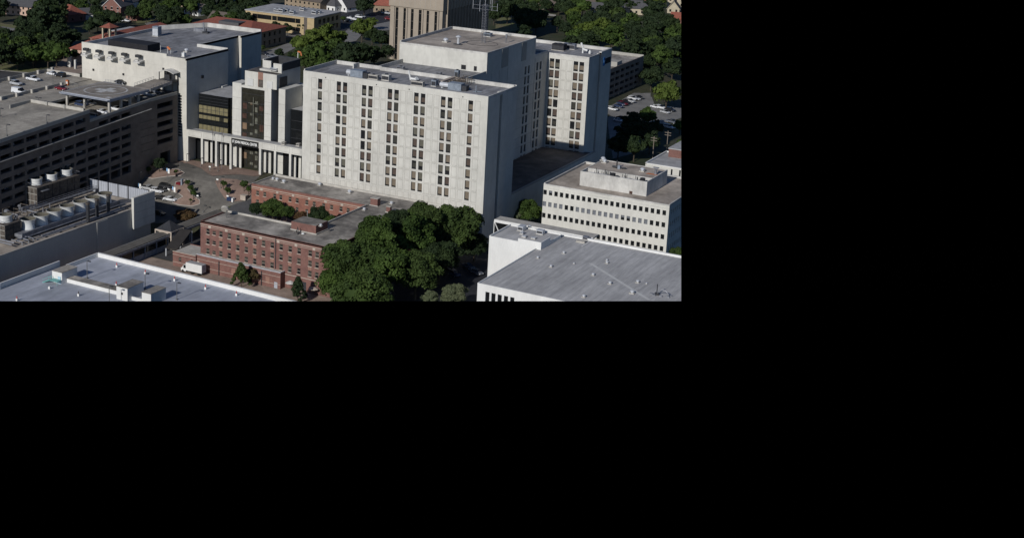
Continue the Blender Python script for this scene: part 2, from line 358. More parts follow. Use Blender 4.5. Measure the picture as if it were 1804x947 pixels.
pave('corner_island', [('c1', 1040, 600), ('c1', 1130, 560), ('c1', 1330, 575), ('c1', 1530, 640), ('c1', 1530, 760), ('c1', 1460, 850), ('c1', 1240, 880), ('c1', 1160, 810), ('c1', 1080, 690)], 'brick_paving', 0.17)
# kerb stones round the islands
def kerb(pts, name='kerb'):
    P = GP(pts); mb = MB()
    for a, b in zip(P, P[1:]+P[:1]):
        L = math.hypot(b[0]-a[0], b[1]-a[1]); n = max(1, int(L/2))
        for k in range(n):
            p = [a[i]+(b[i]-a[i])*k/n for i in (0, 1)]; q = [a[i]+(b[i]-a[i])*(k+1)/n for i in (0, 1)]
            mb.tube((*p, gz(*p)+0.13), (*q, gz(*q)+0.13), 0.12)
    return tag(mb.build(name, 'kerb'), kind='structure')
kerb([('c1', 60, 510), ('c1', 150, 480), ('c1', 260, 440), ('c1', 560, 440), ('c1', 640, 490), ('c1', 590, 525), ('c1', 420, 535), ('c1', 220, 565), ('c1', 80, 545)])
kerb([('c1', 520, 610), ('c1', 640, 585), ('c1', 700, 640), ('c1', 680, 700), ('c1', 750, 790), ('c1', 845, 850), ('d1', 840, 150), ('d1', 740, 178), ('d1', 560, 160), ('d1', 480, 130), ('d1', 620, 50), ('c1', 560, 760), ('c1', 430, 720), ('c1', 510, 680)])
# yards round the brick building
tag(drape('yard_paving', [(-300, 300), (-160, 300), (-160, 341), (-300, 341)], 'tan_paving', 0.06), kind='structure')
tag(drape('service_road', [(-282, 341.5), (-256, 341.5), (-256, 366), (-282, 366)], 'asphalt', 0.05), kind='structure')
tag(drape('back_walk', [(-264, 397.8), (-225, 397.8), (-225, 407), (-264, 407)], 'brick_paving', 0.07), kind='structure')
tag(drape('side_yard', [(-272, 366.2), (-253.5, 366.2), (-253.5, 384), (-265, 384), (-265, 400), (-272, 400)], 'asphalt', 0.04), kind='structure')
tag(drape('courtyard_paving', [(-252, 356), (-220, 356), (-220, 383), (-252, 383)], 'brick_paving', 0.06), kind='structure')
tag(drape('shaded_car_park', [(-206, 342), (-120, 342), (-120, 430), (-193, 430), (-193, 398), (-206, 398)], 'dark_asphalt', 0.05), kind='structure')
tag(drape('footpath', [(-178, 341), (-171, 341), (-166, 352), (-172, 360)], 'tan_paving', 0.11), kind='structure')
tag(drape('side_lane', [(-282, 240), (-271.5, 240), (-271.5, 341), (-282, 341)], 'tan_paving', 0.11), kind='structure')
# far ground
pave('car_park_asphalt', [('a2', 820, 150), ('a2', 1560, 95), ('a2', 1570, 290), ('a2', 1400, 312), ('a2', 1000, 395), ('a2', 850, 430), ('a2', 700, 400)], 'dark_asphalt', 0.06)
pave('side_street', [('a2', 940, 440), ('a2', 1000, 390), ('a2', 1090, 380), ('a2', 1570, 285), ('a2', 1570, 400), ('a2', 1200, 440), ('a2', 1110, 545), ('a2', 960, 575)], 'road_grey', 0.11)
pave('cross_street', [('a1', 1600, 720), ('a1', 1804, 650), ('a2', 280, 545), ('a2', 300, 640), ('a2', 0, 790), ('a1', 1640, 800)], 'road_grey', 0.06)
pave('front_walk', [('a2', 110, 440), ('a2', 380, 455), ('a2', 360, 505), ('a2', 110, 495)], 'road_grey', 0.11)
pave('avenue', [('b0', 0, 36), ('b0', 450, 78), ('b0', 330, 120), ('b0', 0, 200)], 'asphalt', 0.06)
pave('pavement', [('b0', 0, 28), ('b0', 470, 72), ('b0', 450, 80), ('b0', 0, 38)], 'pale_concrete', 0.11)
pave('avenue_forecourt', [('b0', 0, 150), ('b0', 150, 160), ('b0', 60, 200), ('b0', 0, 205)], 'road_grey', 0.12)
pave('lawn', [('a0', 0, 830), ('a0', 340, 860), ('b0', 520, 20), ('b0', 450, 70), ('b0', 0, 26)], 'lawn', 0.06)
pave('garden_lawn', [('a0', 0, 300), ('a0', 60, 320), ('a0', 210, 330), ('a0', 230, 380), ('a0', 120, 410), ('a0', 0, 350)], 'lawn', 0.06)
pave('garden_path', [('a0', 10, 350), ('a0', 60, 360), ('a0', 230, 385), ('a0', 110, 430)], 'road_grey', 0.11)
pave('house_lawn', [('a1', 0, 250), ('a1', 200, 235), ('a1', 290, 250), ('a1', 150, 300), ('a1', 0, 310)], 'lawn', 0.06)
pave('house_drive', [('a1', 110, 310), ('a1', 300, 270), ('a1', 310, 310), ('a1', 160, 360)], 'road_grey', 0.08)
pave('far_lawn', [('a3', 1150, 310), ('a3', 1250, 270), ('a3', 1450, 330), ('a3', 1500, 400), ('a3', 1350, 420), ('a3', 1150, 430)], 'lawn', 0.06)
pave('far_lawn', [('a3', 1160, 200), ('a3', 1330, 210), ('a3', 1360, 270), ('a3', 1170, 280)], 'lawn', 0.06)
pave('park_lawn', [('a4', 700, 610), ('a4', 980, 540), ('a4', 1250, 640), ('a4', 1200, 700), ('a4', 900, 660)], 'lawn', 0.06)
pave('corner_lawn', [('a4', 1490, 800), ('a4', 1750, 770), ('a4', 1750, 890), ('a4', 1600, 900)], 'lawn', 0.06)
pave('hall_forecourt', [('a0', 700, 880), ('a0', 900, 740), ('a0', 1095, 860), ('b0', 1095, 70), ('b0', 900, 70), ('b0', 700, 30)], 'tan_paving', 0.06)
pave('staff_car_park', [('b4', 835, 760), ('b4', 835, 520), ('b4', 1180, 330), ('b4', 1400, 330), ('b4', 1450, 480), ('b4', 1804, 530), ('b4', 1804, 660), ('b4', 1560, 740), ('c4', 1350, 180), ('c4', 900, 300)], 'road_grey', 0.06)
pave('distant_street', [('a3', 1730, 165), ('a4', 150, 200), ('a4', 140, 220), ('a3', 1730, 205)], 'pale_concrete', 0.06)

# ---------------------------------------------------------------- the main bed tower
YT, XR = 407.1, -194.15
TOPZ = 36.65
TW = thing('hospital_tower', 'big cream slab block with a grid of tan-blinded windows rising behind the red brick wings', 'building', (-227, YT, -1.2))
CELL = 2.363; PX0 = -257.85
WCOL = [1]+[i for k in range(5) for i in (4+4*k, 5+4*k)]+[24]
def wx(i): return PX0+i*CELL+0.12*CELL/2.363
ROWS = [(31.25, 34.65)]+[(27.72-3.53*k, 30.57-3.53*k) for k in range(8)]
holes = []
for i in WCOL:
    for a, b in ROWS: holes.append((PX0+i*CELL+0.38, PX0+i*CELL+1.98, a, b))
mb = MB()
wallgrid(mb, 'y', YT, -260.8, XR, -11, TOPZ, holes, 0.45, 0)
# joints of the window-sized panels between the windows
def joint_frame(mb, x0, x1, z0, z1, y, w=0.085, m=1):
    mb.box(x0, x1, y-0.03, y+0.02, z0, z0+w, m); mb.box(x0, x1, y-0.03, y+0.02, z1-w, z1, m)
    mb.box(x0, x0+w, y-0.03, y+0.02, z0+w, z1-w, m); mb.box(x1-w, x1, y-0.03, y+0.02, z0+w, z1-w, m)
for i in range(26):
    if i in WCOL: continue
    for a, b in ROWS: joint_frame(mb, PX0+i*CELL+0.22, PX0+i*CELL+2.14, a-0.15, b+0.12, YT)
for i in range(26):
    joint_frame(mb, PX0+i*CELL+0.22, PX0+i*CELL+2.14, 0.2, 2.2, YT); joint_frame(mb, PX0+i*CELL+0.22, PX0+i*CELL+2.14, -3.0, -0.4, YT)
for k in range(9):
    z = ROWS[k][0]-0.42; mb.box(-258, -196.4, YT-0.025, YT+0.02, z, z+0.06, 1)
YB = 427.6
mb.face([(XR, YT, -14), (XR, 415.5, -14), (XR, 415.5, TOPZ), (XR, YT, TOPZ)], 0)
mb.box(XR-1.6, XR-1.0, 415.5, 417.3, -14, TOPZ-0.8, 2)           # dark recessed slot in the end wall
mb.face([(XR-1.0, 415.5, -14), (XR, 415.5, -14), (XR, 415.5, TOPZ), (XR-1.0, 415.5, TOPZ)][::-1], 0)
mb.face([(XR, 417.3, -14), (XR-1.0, 417.3, -14), (XR-1.0, 417.3, TOPZ), (XR, 417.3, TOPZ)][::-1], 0)
mb.face([(XR, 417.3, -14), (XR, YB, -14), (XR, YB, TOPZ), (XR, 417.3, TOPZ)], 0)
mb.face([(-260.8, YB, -11), (-260.8, YT, -11), (-260.8, YT, TOPZ), (-260.8, YB, TOPZ)], 0)
mb.face([(XR, YB, -14), (-260.8, YB, -11), (-260.8, YB, TOPZ), (XR, YB, TOPZ)], 0)
mb.box(XR-1.0, XR+0.03, 415.55, 417.25, TOPZ-0.9, TOPZ-0.02, 0)
# small dark wall spots
for p in (('b2', 705, 125), ('b2', 1378, 220), ('b3', 718, 382), ('b3', 8, 282)):
    x, z = ony(*T(*p), YT); mb.box(x-0.15, x+0.15, YT-0.12, YT, z-0.15, z+0.15, 2)
mb.build('wall', ['cream_concrete', 'joint_grey', 'mesh_black'], TW)
mb = MB(); mb.face([(-260.8, YT, 35.9), (XR, YT, 35.9), (XR, YB, 35.9), (-260.8, YB, 35.9)]); mb.build('roof', 'grey_roof', TW)
mb = MB()
mb.box(-260.82, XR+0.02, YT-0.02, YT+0.35, TOPZ-0.05, TOPZ+0.03); mb.box(XR-0.33, XR+0.02, YT+0.35, YB, TOPZ-0.75, TOPZ+0.03)
mb.box(-260.82, -260.45, YT+0.35, YB, TOPZ-0.75, TOPZ+0.5)
mb.box(-260.4, -243, YB-0.4, YB+0.02, 35.9, 37.1); mb.box(-243, XR-0.35, YB-1.4, YB-1.0, 35.9, 37.1); mb.box(-211, XR, YB-0.35, YB+0.02, TOPZ-0.8, TOPZ+0.3)
mb.box(-252, -251.6, 423.5, YB-0.4, 35.9, 37.4)
mb.build('parapet', 'weathered_white', TW)
# windows: a few kinds of pane and blind, each window its own part
def win_kind(w, h, blind, b0, b1):
    mb = MB()
    mb.box(-w/2, w/2, 0.0, 0.05, 0, h, 0)
    if blind: mb.box(-w/2+0.1, w/2-0.1, -0.03, 0.01, h*b0, h*b1, 1)
    mb.box(-w/2, w/2, -0.07, 0.0, h*0.14, h*0.17, 2); mb.box(-w/2, -w/2+0.08, -0.08, 0.0, 0, h, 2); mb.box(w/2-0.08, w/2, -0.08, 0, 0, h, 2)
    o = mb.build('window', ['glass', blind or 'blind_dark', 'dark_metal']); me = o.data; bpy.data.objects.remove(o); return me
WK = {}
def window(parent, w, h, x, y, z, kind, rz=0, name='window'):
    key = (round(w, 2), round(h, 2), kind)
    if key not in WK: WK[key] = win_kind(w, h, *kind)
    o = bpy.data.objects.new(name, WK[key]); COL.objects.link(o); o.parent = parent
    o.location = Vector((x, y, z))-Vector(parent.location); o.rotation_euler = (0, 0, rz); return o
KINDS = [('blind_tan', .2, .98), ('blind_tan', .18, .9), ('blind_brown', .15, .98), ('blind_brown', .2, .85), ('blind_grey', .2, .95), ('blind_dark', .12, .95), ('blind_dark', .2, .7), (None, 0, 0), ('blind_grey', .45, .9)]
KW = [6, 5, 5, 3, 5, 5, 4, 3, 1]
TOPK = [('blind_tan', .18, .62), ('blind_grey', .18, .6), ('blind_tan', .15, .66), ('blind_brown', .18, .6)]
rng = random.Random(11)
cnt = 0; rest = MB()
for r, (a, b) in enumerate(ROWS):
    for i in WCOL:
        x = PX0+i*CELL+1.18; k = rng.choice(TOPK) if r == 0 else rng.choices(KINDS, KW)[0]
        if cnt < 100: window(TW, 1.6, b-a, x, YT+0.4, a, k)
        else:
            rest.box(x-0.8, x+0.8, YT+0.4, YT+0.45, a, b, 0); rest.box(x-0.7, x+0.7, YT+0.36, YT+0.41, a+0.45, b-0.1, 1)
        cnt += 1
tag(rest.build('window', ['glass', 'blind_tan'], TW), kind='stuff')

# ---------------------------------------------------------------- rear wing with the mast penthouse
XW = -213.4; YE = 494.9
WG = thing('hospital_wing', 'long shaded rear wing with a tan-roofed penthouse, joining the two cream blocks', 'building', (-227, 428, -1.2))
mb = MB(); hs = []; yy = []
for px_ in (1548, 1590, 1700, 1742):
    y = onx(*T('b3', px_, 60), XW)[0]; yy.append(y)
for k in range(10):
    z1 = 33.2-3.53*k
    for y in yy: hs.append((y-0.8, y+0.8, z1-2.9, z1))
wallgrid(mb, 'x', XW, YB, YE, -10, 36.3, hs, 0.45, 0)
mb.face([(XW, YE, -10), (-245, YE, -10), (-245, YE, 36.3), (XW, YE, 36.3)]); mb.face([(-245, YE, -10), (-245, YB, -10), (-245, YB, 36.3), (-245, YE, 36.3)])
for y in (449, 455, 461.5, 484): mb.box(XW-0.02, XW+0.06, y, y+0.1, 3, 35, 1)
for k in range(10): mb.box(XW-0.02, XW+0.05, 463, 487, 29.5-3.53*k, 29.58-3.53*k, 1)
mb.build('wall', ['cream_concrete', 'joint_grey'], WG)
for y in yy:
    for k in range(10): window(WG, 1.6, 2.9, XW-0.4, y, 30.3-3.53*k, rng.choices(KINDS, KW)[0], R(90))
mb = MB(); mb.face([(-245, YB, 35.6), (XW, YB, 35.6), (XW, YE, 35.6), (-245, YE, 35.6)]); mb.build('roof', 'grey_roof', WG)
mb = MB(); mb.box(XW-0.35, XW+0.02, YB+0.02, YE, 35.6, 36.35); mb.box(-245.3, -244.9, YB, YE, 35.6, 36.8); mb.build('parapet', 'weathered_white', WG)
PY0, PY1, PZ = 445.0, 483.7, 42.5
mb = MB(); hs = []
for p in (('b3', 725, 15), ('b3', 882, 12)):
    x, z = ony(*T(*p), PY0); w = 0.55 if p[1] > 800 else 0.9
    hs.append((x-w, x+w, max(z-w*1.6, 35.9), z+w*1.6))
wallgrid(mb, 'y', PY0, -246.4, XW+0.1, 35.5, PZ, hs, 0.3, 0)
for h in hs: mb.box(h[0], h[1], PY0+0.28, PY0+0.33, h[2], h[3], 1)
X1 = XW+0.1
mb.face([(X1, PY0, 35.5), (X1, PY1, 35.5), (X1, PY1, PZ), (X1, PY0, PZ)]); mb.face([(X1, PY1, 35.5), (-246.4, PY1, 35.5), (-246.4, PY1, PZ), (X1, PY1, PZ)])
mb.face([(-246.4, PY1, 35.5), (-246.4, PY0, 35.5), (-246.4, PY0, PZ), (-246.4, PY1, PZ)])
for a, b in ((0.29, 0.42), (0.70, 0.80)):
    mb.box(X1, X1+0.12, PY0+(PY1-PY0)*a, PY0+(PY1-PY0)*b, 35.7, PZ-0.3, 2)
mb.build('penthouse_wall', ['cream_concrete', 'mesh_black', 'joint_grey'], WG)
mb = MB(); mb.face([(-246.4, PY0, PZ-0.45), (X1, PY0, PZ-0.45), (X1, PY1, PZ-0.45), (-246.4, PY1, PZ-0.45)]); mb.build('penthouse_roof', 'tan_roof', WG)
mb = MB(); mb.box(-246.42, -246.0, PY0+.3, PY1, PZ-0.6, PZ+0.5); mb.box(-246.42, X1+.02, PY1-0.35, PY1+.02, PZ-0.6, PZ+0.5); mb.box(-246.42, X1+.02, PY0-0.02, PY0+0.3, PZ-0.6, PZ+0.02); mb.box(X1-0.3, X1+.02, PY0+.3, PY1-.35, PZ-.6, PZ+.02)
mb.build('penthouse_parapet', 'weathered_white', WG)

# low flat wing in the shadow between the blocks
LB = thing('service_wing', 'low dark flat-roofed wing lying in shadow at the foot of the two tall blocks', 'building', (-203, 460, -10))
mb = MB(); mb.prism([(XW+0.05, YB+0.05), (XR-0.3, YB+0.05), (XR-0.3, 499), (XW+.05, 494.5)], -14, 1.0, 0); mb.build('wall', ['cream_concrete'], LB)
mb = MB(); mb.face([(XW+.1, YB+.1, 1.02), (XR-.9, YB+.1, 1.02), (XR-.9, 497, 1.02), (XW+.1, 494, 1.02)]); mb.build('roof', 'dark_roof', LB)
mb = MB(); mb.box(XR-.9, XR-.28, YB+.1, 498.9, 0.9, 1.35); mb.build('parapet', 'joint_grey', LB)

# ---------------------------------------------------------------- second tall block (behind right)
YR = 495.0; XRR = -197.6; RT = 35.6
BT = thing('ward_block', 'narrow tall cream block with double window columns and a blue side sign', 'building', (-210, YR, -10))
cols = [ony(*T('a4', p, 850), YR)[0] for p in (62, 136, 380, 458)]
wcw = 1.75
mb = MB(); hs = []
for k in range(11):
    z1 = (33.6 if k == 0 else 33.0-3.53*k); z0 = 30.0 if k == 0 else 33.0-3.53*k-2.85
    for c in cols: hs.append((c, c+wcw, z0, z1))
wallgrid(mb, 'y', YR, -226, XRR, -12, RT, hs, 0.45, 0)
pc = [ony(*T('a4', p, 850), YR)[0] for p in (215, 295)]
for k in range(11):
    z1 = (33.6 if k == 0 else 33.0-3.53*k); z0 = 30.0 if k == 0 else 33.0-3.53*k-2.85
    for c in pc: joint_frame(mb, c, c+1.95, z0-.15, z1+.12, YR)
    for c in (cols[0]-2.3, ): joint_frame(mb, c, c+1.9, z0-.15, z1+.12, YR)
    mb.box(-216, XRR-1.5, YR-.02, YR+.02, z0-.42, z0-.36, 1)
mb.face([(XRR, YR, -12), (XRR, 504.5, -12), (XRR, 504.5, RT), (XRR, YR, RT)])
mb.box(XRR-1.6, XRR-1.0, 504.5, 506.4, -12, RT-.8, 2)
mb.face([(XRR, 504.5, -12), (XRR-1.0, 504.5, -12), (XRR-1.0, 504.5, RT), (XRR, 504.5, RT)])
mb.face([(XRR, 506.4, -12), (XRR-1.0, 506.4, -12), (XRR-1.0, 506.4, RT), (XRR, 506.4, RT)][::-1])
mb.face([(XRR, 506.4, -12), (XRR, 516.5, -12), (XRR, 516.5, RT), (XRR, 506.4, RT)])
mb.face([(XRR, 516.5, -12), (-246, 516.5, -12), (-246, 516.5, RT), (XRR, 516.5, RT)]); mb.face([(-246, 516.5, -12), (-246, YR, -12), (-246, YR, RT), (-246, 516.5, RT)])
mb.face([(-226, YR, 20), (-226, YR, RT), (-246, YR, RT), (-246, YR, 20)][::-1])
mb.build('wall', ['cream_concrete', 'joint_grey', 'mesh_black'], BT)
for k in range(11):
    for c in cols: window(BT, wcw, (3.6 if k == 0 else 2.85), c+wcw/2, YR+.4, 30.0 if k == 0 else 33.0-3.53*k-2.85, rng.choice(TOPK) if k == 0 else rng.choices(KINDS, [3, 3, 7, 6, 3, 4, 3, 3, 0])[0])
mb = MB(); mb.face([(-246, YR, 34.9), (XRR, YR, 34.9), (XRR, 516.5, 34.9), (-246, 516.5, 34.9)]); mb.build('roof', 'grey_roof', BT)
mb = MB(); mb.box(-246, XRR+.02, 515.6, 516.52, 34.9, 36.0); mb.box(XRR-.9, XRR+.02, 506.4, 515.6, 34.9, 36.0); mb.box(-246, XRR+.02, YR-.02, YR+.3, 34.9, RT+.02); mb.box(XRR-.3, XRR+.02, YR+.3, 504.5, 34.9, RT+.02)
mb.build('parapet', 'weathered_white', BT)
mb = MB(); mb.box(XRR, XRR+.25, 508.3, 509.8, 30.6, 33.6, 0); mb.box(XRR, XRR+.2, 510.4, 515.3, 31.0, 33.0, 1)
mb.box(XRR+.2, XRR+.3, 508.6, 509.5, 31.8, 32.4, 2)
mb.build('blue_sign', ['logo_blue', 'sign_black', 'banner_blue'], BT)

# ---------------------------------------------------------------- windowless hall on the left
HX0, HX1 = -354.9, -308.25
HL = thing('windowless_hall', 'huge windowless cream hall with a grey roof and five hooded lamps along its upper wall', 'building', (-330, 430, -1.2))
poly = [(HX0, YT), (HX1, YT), (HX1, 431.5), (-321.6, 431.5), (-321.6, 456.6), (-320.2, 456.6), (-320.2, 469.8), (-345.3, 469.5), (-355.4, 452)]
mb = MB()
lv = []
for k in range(15):
    x0, z0 = ony(*T('b1', 545, 365+37*k), YT); x1, _ = ony(*T('b1', 603, 380+37*k), YT); lv.append((x0+.15, x1, z0-.38, z0+.32))
wallgrid(mb, 'y', YT, HX0, HX1, -3, 34.9, lv, .3, 0)
n_ = len(poly)
for k in range(1, n_):
    a, b = poly[k], poly[(k+1) % n_]; mb.face([(a[0], a[1], -3), (b[0], b[1], -3), (b[0], b[1], 34.9), (a[0], a[1], 34.9)])
mb.box(HX0, -316.8, YT, YT+.4, 34.9, 35.6)
for p, ax in ((('b0', 1240, 22), 'y'), (('b0', 1637, 82), 'y'), (('b1', 362, 10), 'y')):
    x, z = ony(*T(*p), YT); mb.box(x-.35, x+.35, YT-.3, YT, z-.35, z+.35, 1)
y, z = onx(*T('b1', 872, 115), HX1); mb.box(HX1, HX1+.4, y-.5, y+.5, z-.5, z+.5, 1)
for (p, h) in ((('a1', 1250, 690), 6), (('a1', 1290, 830), 8)):
    mb.box(-321.6, -321.45, 434+(p[1]-1250)/8, 436.5+(p[1]-1250)/8, 22, 30, 1)
mb.build('wall', ['hall_panel', 'mesh_black'], HL)
mb = MB()
for h in lv: mb.box(h[0], h[1], YT+.28, YT+.32, h[2], h[3])
mb.build('vent_grille', 'dark_metal', HL)
mb = MB(); mb.face([(x, y, 34.2) for x, y in poly]); mb.build('roof', 'grey_roof', HL)
mb = MB()
def par(a, b, w=.45, z0=34.2, z1=35.0):
    a = Vector(a).to_2d() if len(a) > 2 else Vector(a); b = Vector(b); d = (b-a).normalized(); nn = Vector((-d.y, d.x))*w
    mb.prism([tuple(a), tuple(b), tuple(b+nn), tuple(a+nn)], z0, z1)
par(poly[1], poly[2]); par(poly[2], poly[3], .45, 34.2, 35.3); par(poly[3], poly[4]); par(poly[5], poly[6]); par(poly[6], poly[7], .5, 34.2, 35.8); par(poly[7], poly[8], .5, 34.2, 35.8); par(poly[8], (HX0, YT+.4), .4, 34.2, 35.3)
mb.build('parapet', 'weathered_white', HL)
mb = MB()
x0, z0 = ony(*T('a0', 1430, 560), 410.5); x1, z1 = ony(*T('a1', 150, 640), 410.5)
mb.box(x0, x1, 410.5, 417.5, 34.25, 36.9)
mb.build('louvre_box', 'mesh_black', HL)
hood = MB()
hood.face([(-1.5, 0, 0.0), (-0.6, -1.9, -0.25), (1.4, -1.9, -0.25), (1.4, 0, 0.0)], 0)
hood.face([(-1.5, 0, 0.0), (-1.5, 0, -.4), (-0.6, -1.9, -0.65), (-0.6, -1.9, -0.25)], 0); hood.face([(-0.6, -1.9, -0.25), (-0.6, -1.9, -0.65), (1.4, -1.9, -0.65), (1.4, -1.9, -0.25)], 0)
hood.face([(1.4, -1.9, -0.25), (1.4, -1.9, -0.65), (1.4, 0, -.4), (1.4, 0, 0)], 0); hood.face([(-1.5, 0, -.4), (1.4, 0, -.4), (1.4, -1.9, -.65), (-.6, -1.9, -.65)], 0)
hood.box(-.4, .5, -1.5, -.7, -.2, .15, 0)
lam = MB(); lam.tube((0.3, -.7, -.2), (0.3, -1.0, .9), .08); lam.box(-.4, 1.0, -1.4, -.6, .8, 1.5)
hm = hood.build('hood', 'weathered_white').data; lm = lam.build('floodlight', 'dark_metal').data
for o in [o for o in COL.objects if o.name in ('hood', 'floodlight') and o.parent is None]: bpy.data.objects.remove(o)
for i, p in enumerate(((1165, 700), (1330, 725), (1500, 747), (1670, 767), (1855, 790))):
    x, z = ony(*T('a0', *p), YT)
    h_ = bpy.data.objects.new('lamp_hood', hm); COL.objects.link(h_); h_.parent = HL; h_.location = Vector((x, YT, z))-Vector(HL.location); h_.scale = (1.45, 1.5, 1.3)
    l_ = bpy.data.objects.new('floodlight', lm); COL.objects.link(l_); l_.parent = h_

# ---------------------------------------------------------------- black glass office wing between the hall and the entrance tower
GW = thing('glass_wing', 'black glass block with three gold window bands between the windowless hall and the cross tower', 'building', (-301, 414, -1.2))
GY = 414.0; gx0, gzt = ony(*T('b1', 832, 335), GY); gx1 = ony(*T('b1', 1218, 385), GY)[0]; gx2 = gx1+2.2
mb = MB()
bands = []
for a, b in ((485, 578), (612, 660), (738, 815)):
    bands.append((ony(*T('b1', 840, b), GY)[1], ony(*T('b1', 840, a), GY)[1]))
mb.prism([(gx0, GY), (gx1, GY), (gx1+.2, GY+1.2), (gx2, GY+1.2), (gx2, 431), (gx0-.1, 431)], -1.5, gzt, 0)
for z in (gzt-1.1, gzt-2.2, gzt-3.2): mb.box(gx0, gx1, GY-.06, GY, z, z+.1, 1)
mb.build('wall', ['black_glass', 'dark_metal'], GW)
for (a, b) in bands:
    for k in range(7):
        q = MB(); w = (gx1-gx0)/7; x = gx0+k*w
        q.box(x+.1, x+w-.1, GY-.12, GY-.02, a, b, 0)
        q.box(x-.04, x+.1, GY-.2, GY, a, b, 1)
        if b-a > 2.2: q.box(x, x+w, GY-.16, GY-.02, (a+b)/2-.08, (a+b)/2+.04, 1)
        q.build('window', ['green_glass' if (k == 5 and b-a < 1.9) else 'gold_glass', 'dark_metal'], GW)
    q = MB(); q.box(gx1+.9, gx2, GY+1.05, GY+1.19, a, b); q.build('window', 'gold_glass', GW)
mb = MB(); mb.face([(gx0, GY+.1, gzt+.03), (gx1, GY+.1, gzt+.03), (gx2, GY+1.3, gzt+.03), (gx2, 431, gzt+.03), (gx0, 431, gzt+.03)]); mb.build('roof', 'pale_roof', GW)

# ---------------------------------------------------------------- cross tower over the entrance
EY = 412.5
ET = thing('entrance_tower', 'stepped cream tower with a tall dark window wall holding a pale cross above the entrance', 'building', (-281, EY, -1.2))
mb = MB()
eL, eLg, eRg, eR = -292.8, -289.1, -279.6, -276.9
sx_ = -276.9
mb.prism([(eL, EY), (eLg, EY), (eLg, 418), (eL, 418)], -1.2, 27.9, 0)
mb.prism([(eRg, EY), (eR, EY), (eR, 416.8), (eRg, 418)], -1.2, 27.6, 0)
mb.prism([(eR+3.0, EY), (-271.3, EY), (-271.3, 423), (eR+3.0, 423)], -1.2, 28.0, 0)
mb.box(eR+.02, eR+2.98, 416.9, 422.8, -1.2, 27.2, 2)
mb.box(eL+.02, -271.4, 418.05, 430, -1.2, 27.0, 0)
mb.box(eLg, eRg, EY+.05, 418, 26.6, 27.4, 0)
for z in (2.8, 6.8, 10.8, 14.8, 18.8, 22.8):
    for a, b in ((eL, eLg), (eRg, eR), (eR+3, -271.3)): mb.box(a+.02, b-.02, EY-.03, EY, z, z+.09, 1)
mb.build('wall', ['cream_concrete', 'joint_grey', 'mesh_black'], ET)
# the upper storey
uL, uR, uB = -287.9, -275.0, 427.3
mb = MB()
mb.box(uL, uR, EY+.3, uB, 27.4, 32.5, 0)
mb.box(-282.5, -280.5, EY+.22, EY+.4, 27.6, 32.6, 1); mb.box(-282.3, -280.5, EY+.18, EY+.3, 27.5, 30.1, 2)
mb.prism([(-284, EY+3.3), (uR-.1, EY+3.3), (uR-.1, uB), (-284, uB)], 32.5, 33.2, 0)
# chamfered fins round the roof well
for (x0, x1, y) in ((-284.2, -281.2, EY+6.0), (-278.4, -275.1, EY+3.3)):
    mb.prism([(x0, y), (x1, y), (x1, y+.6), (x0, y+.6)], 33.2, 35.6, 0)
mb.box(-284.2, -275.1, uB-.5, uB, 33.2, 36.0, 3); mb.box(-284.6, -284.2, EY+6, uB, 33.2, 36.0, 0); mb.box(-275.5, -275.05, EY+4, uB-.5, 33.2, 35.8, 3)
mb.box(-284.2, -283.7, EY+6.6, uB-.5, 33.2, 35.9, 3)
mb.box(uR, uR+.3, 414.2, 418.8, 28.1, 31.3, 3)
mb.box(uL+.2, uR-.2, EY+.31, uB, 32.5, 32.56, 4)
mb.build('upper_storey', ['cream_concrete', 'brick_infill', 'rust_metal', 'dark_metal', 'dark_roof'], ET)
for p in (('b1', 1508, 190), ('b1', 1765, 228)):
    mb = MB(); x, z = ony(*T(*p), EY); mb.box(x-1.2, x+1.15, EY+.1, EY+.3, z-1.2, z+1.3); mb.build('white_panel', 'white_marking', ET)
mb = MB(); mb.box(eLg, eRg, EY+.45, EY+.5, -1.2, 26.6, 0)
for z in (24.6, 21.6, 18, 14.5, 11, 7.6, 4.1): mb.box(eLg, eRg, EY+.36, EY+.46, z, z+.1, 1)
for x in (-287.0, -284.9, -282.7, -280.9): mb.box(x, x+.1, EY+.34, EY+.46, -1.2, 22, 1)
mb.build('curtain_wall', ['green_glass', 'dark_metal'], ET)
prs = [('b1', 1440, 500, 'bronze_pane', 1.7, 2.0), ('b1', 1435, 630, 'bronze_pane', 1.7, 1.7), ('b1', 1438, 765, 'amber_pane', 1.8, 2.2), ('b1', 1435, 890, 'bronze_pane', 1.7, 1.8),
       ('b1', 1655, 540, 'bronze_pane', 1.5, 1.6), ('b1', 1660, 800, 'bronze_pane', 1.5, 2.4), ('b1', 1595, 458, 'pale_pane', 1.1, .8), ('b1', 1592, 555, 'pale_pane', 1.1, 1.6), ('b1', 1592, 690, 'pale_pane', 1.1, 1.5),
       ('b1', 1527, 470, 'amber_pane', .9, .7), ('b1', 1525, 612, 'pale_pane', 1.0, .8), ('b1', 1525, 748, 'pale_pane', 1.1, .7), ('b1', 1592, 728, 'pale_pane', 1.1, .7), ('b1', 1525, 870, 'pale_pane', 1.1, .8), ('b1', 1590, 840, 'pale_pane', 1.1, 1.4),
       ('c1', 1437, 250, 'amber_pane', 1.8, 2.2), ('c1', 1525, 220, 'pale_pane', 1.3, .9), ('c1', 1590, 210, 'pale_pane', 1.0, 1.0), ('c1', 1592, 290, 'pale_pane', 1.1, 1.6), ('c1', 1525, 360, 'pale_pane', 1.2, .9), ('c1', 1585, 400, 'pale_pane', 1.2, .9)]
for k, px_, py_, mt, w, h in prs:
    x, z = ony(*T(k, px_, py_), EY+.4); q = MB(); q.box(x-w/2, x+w/2, EY+.34, EY+.42, z-h/2, z+h/2); q.build('window', mt, ET)
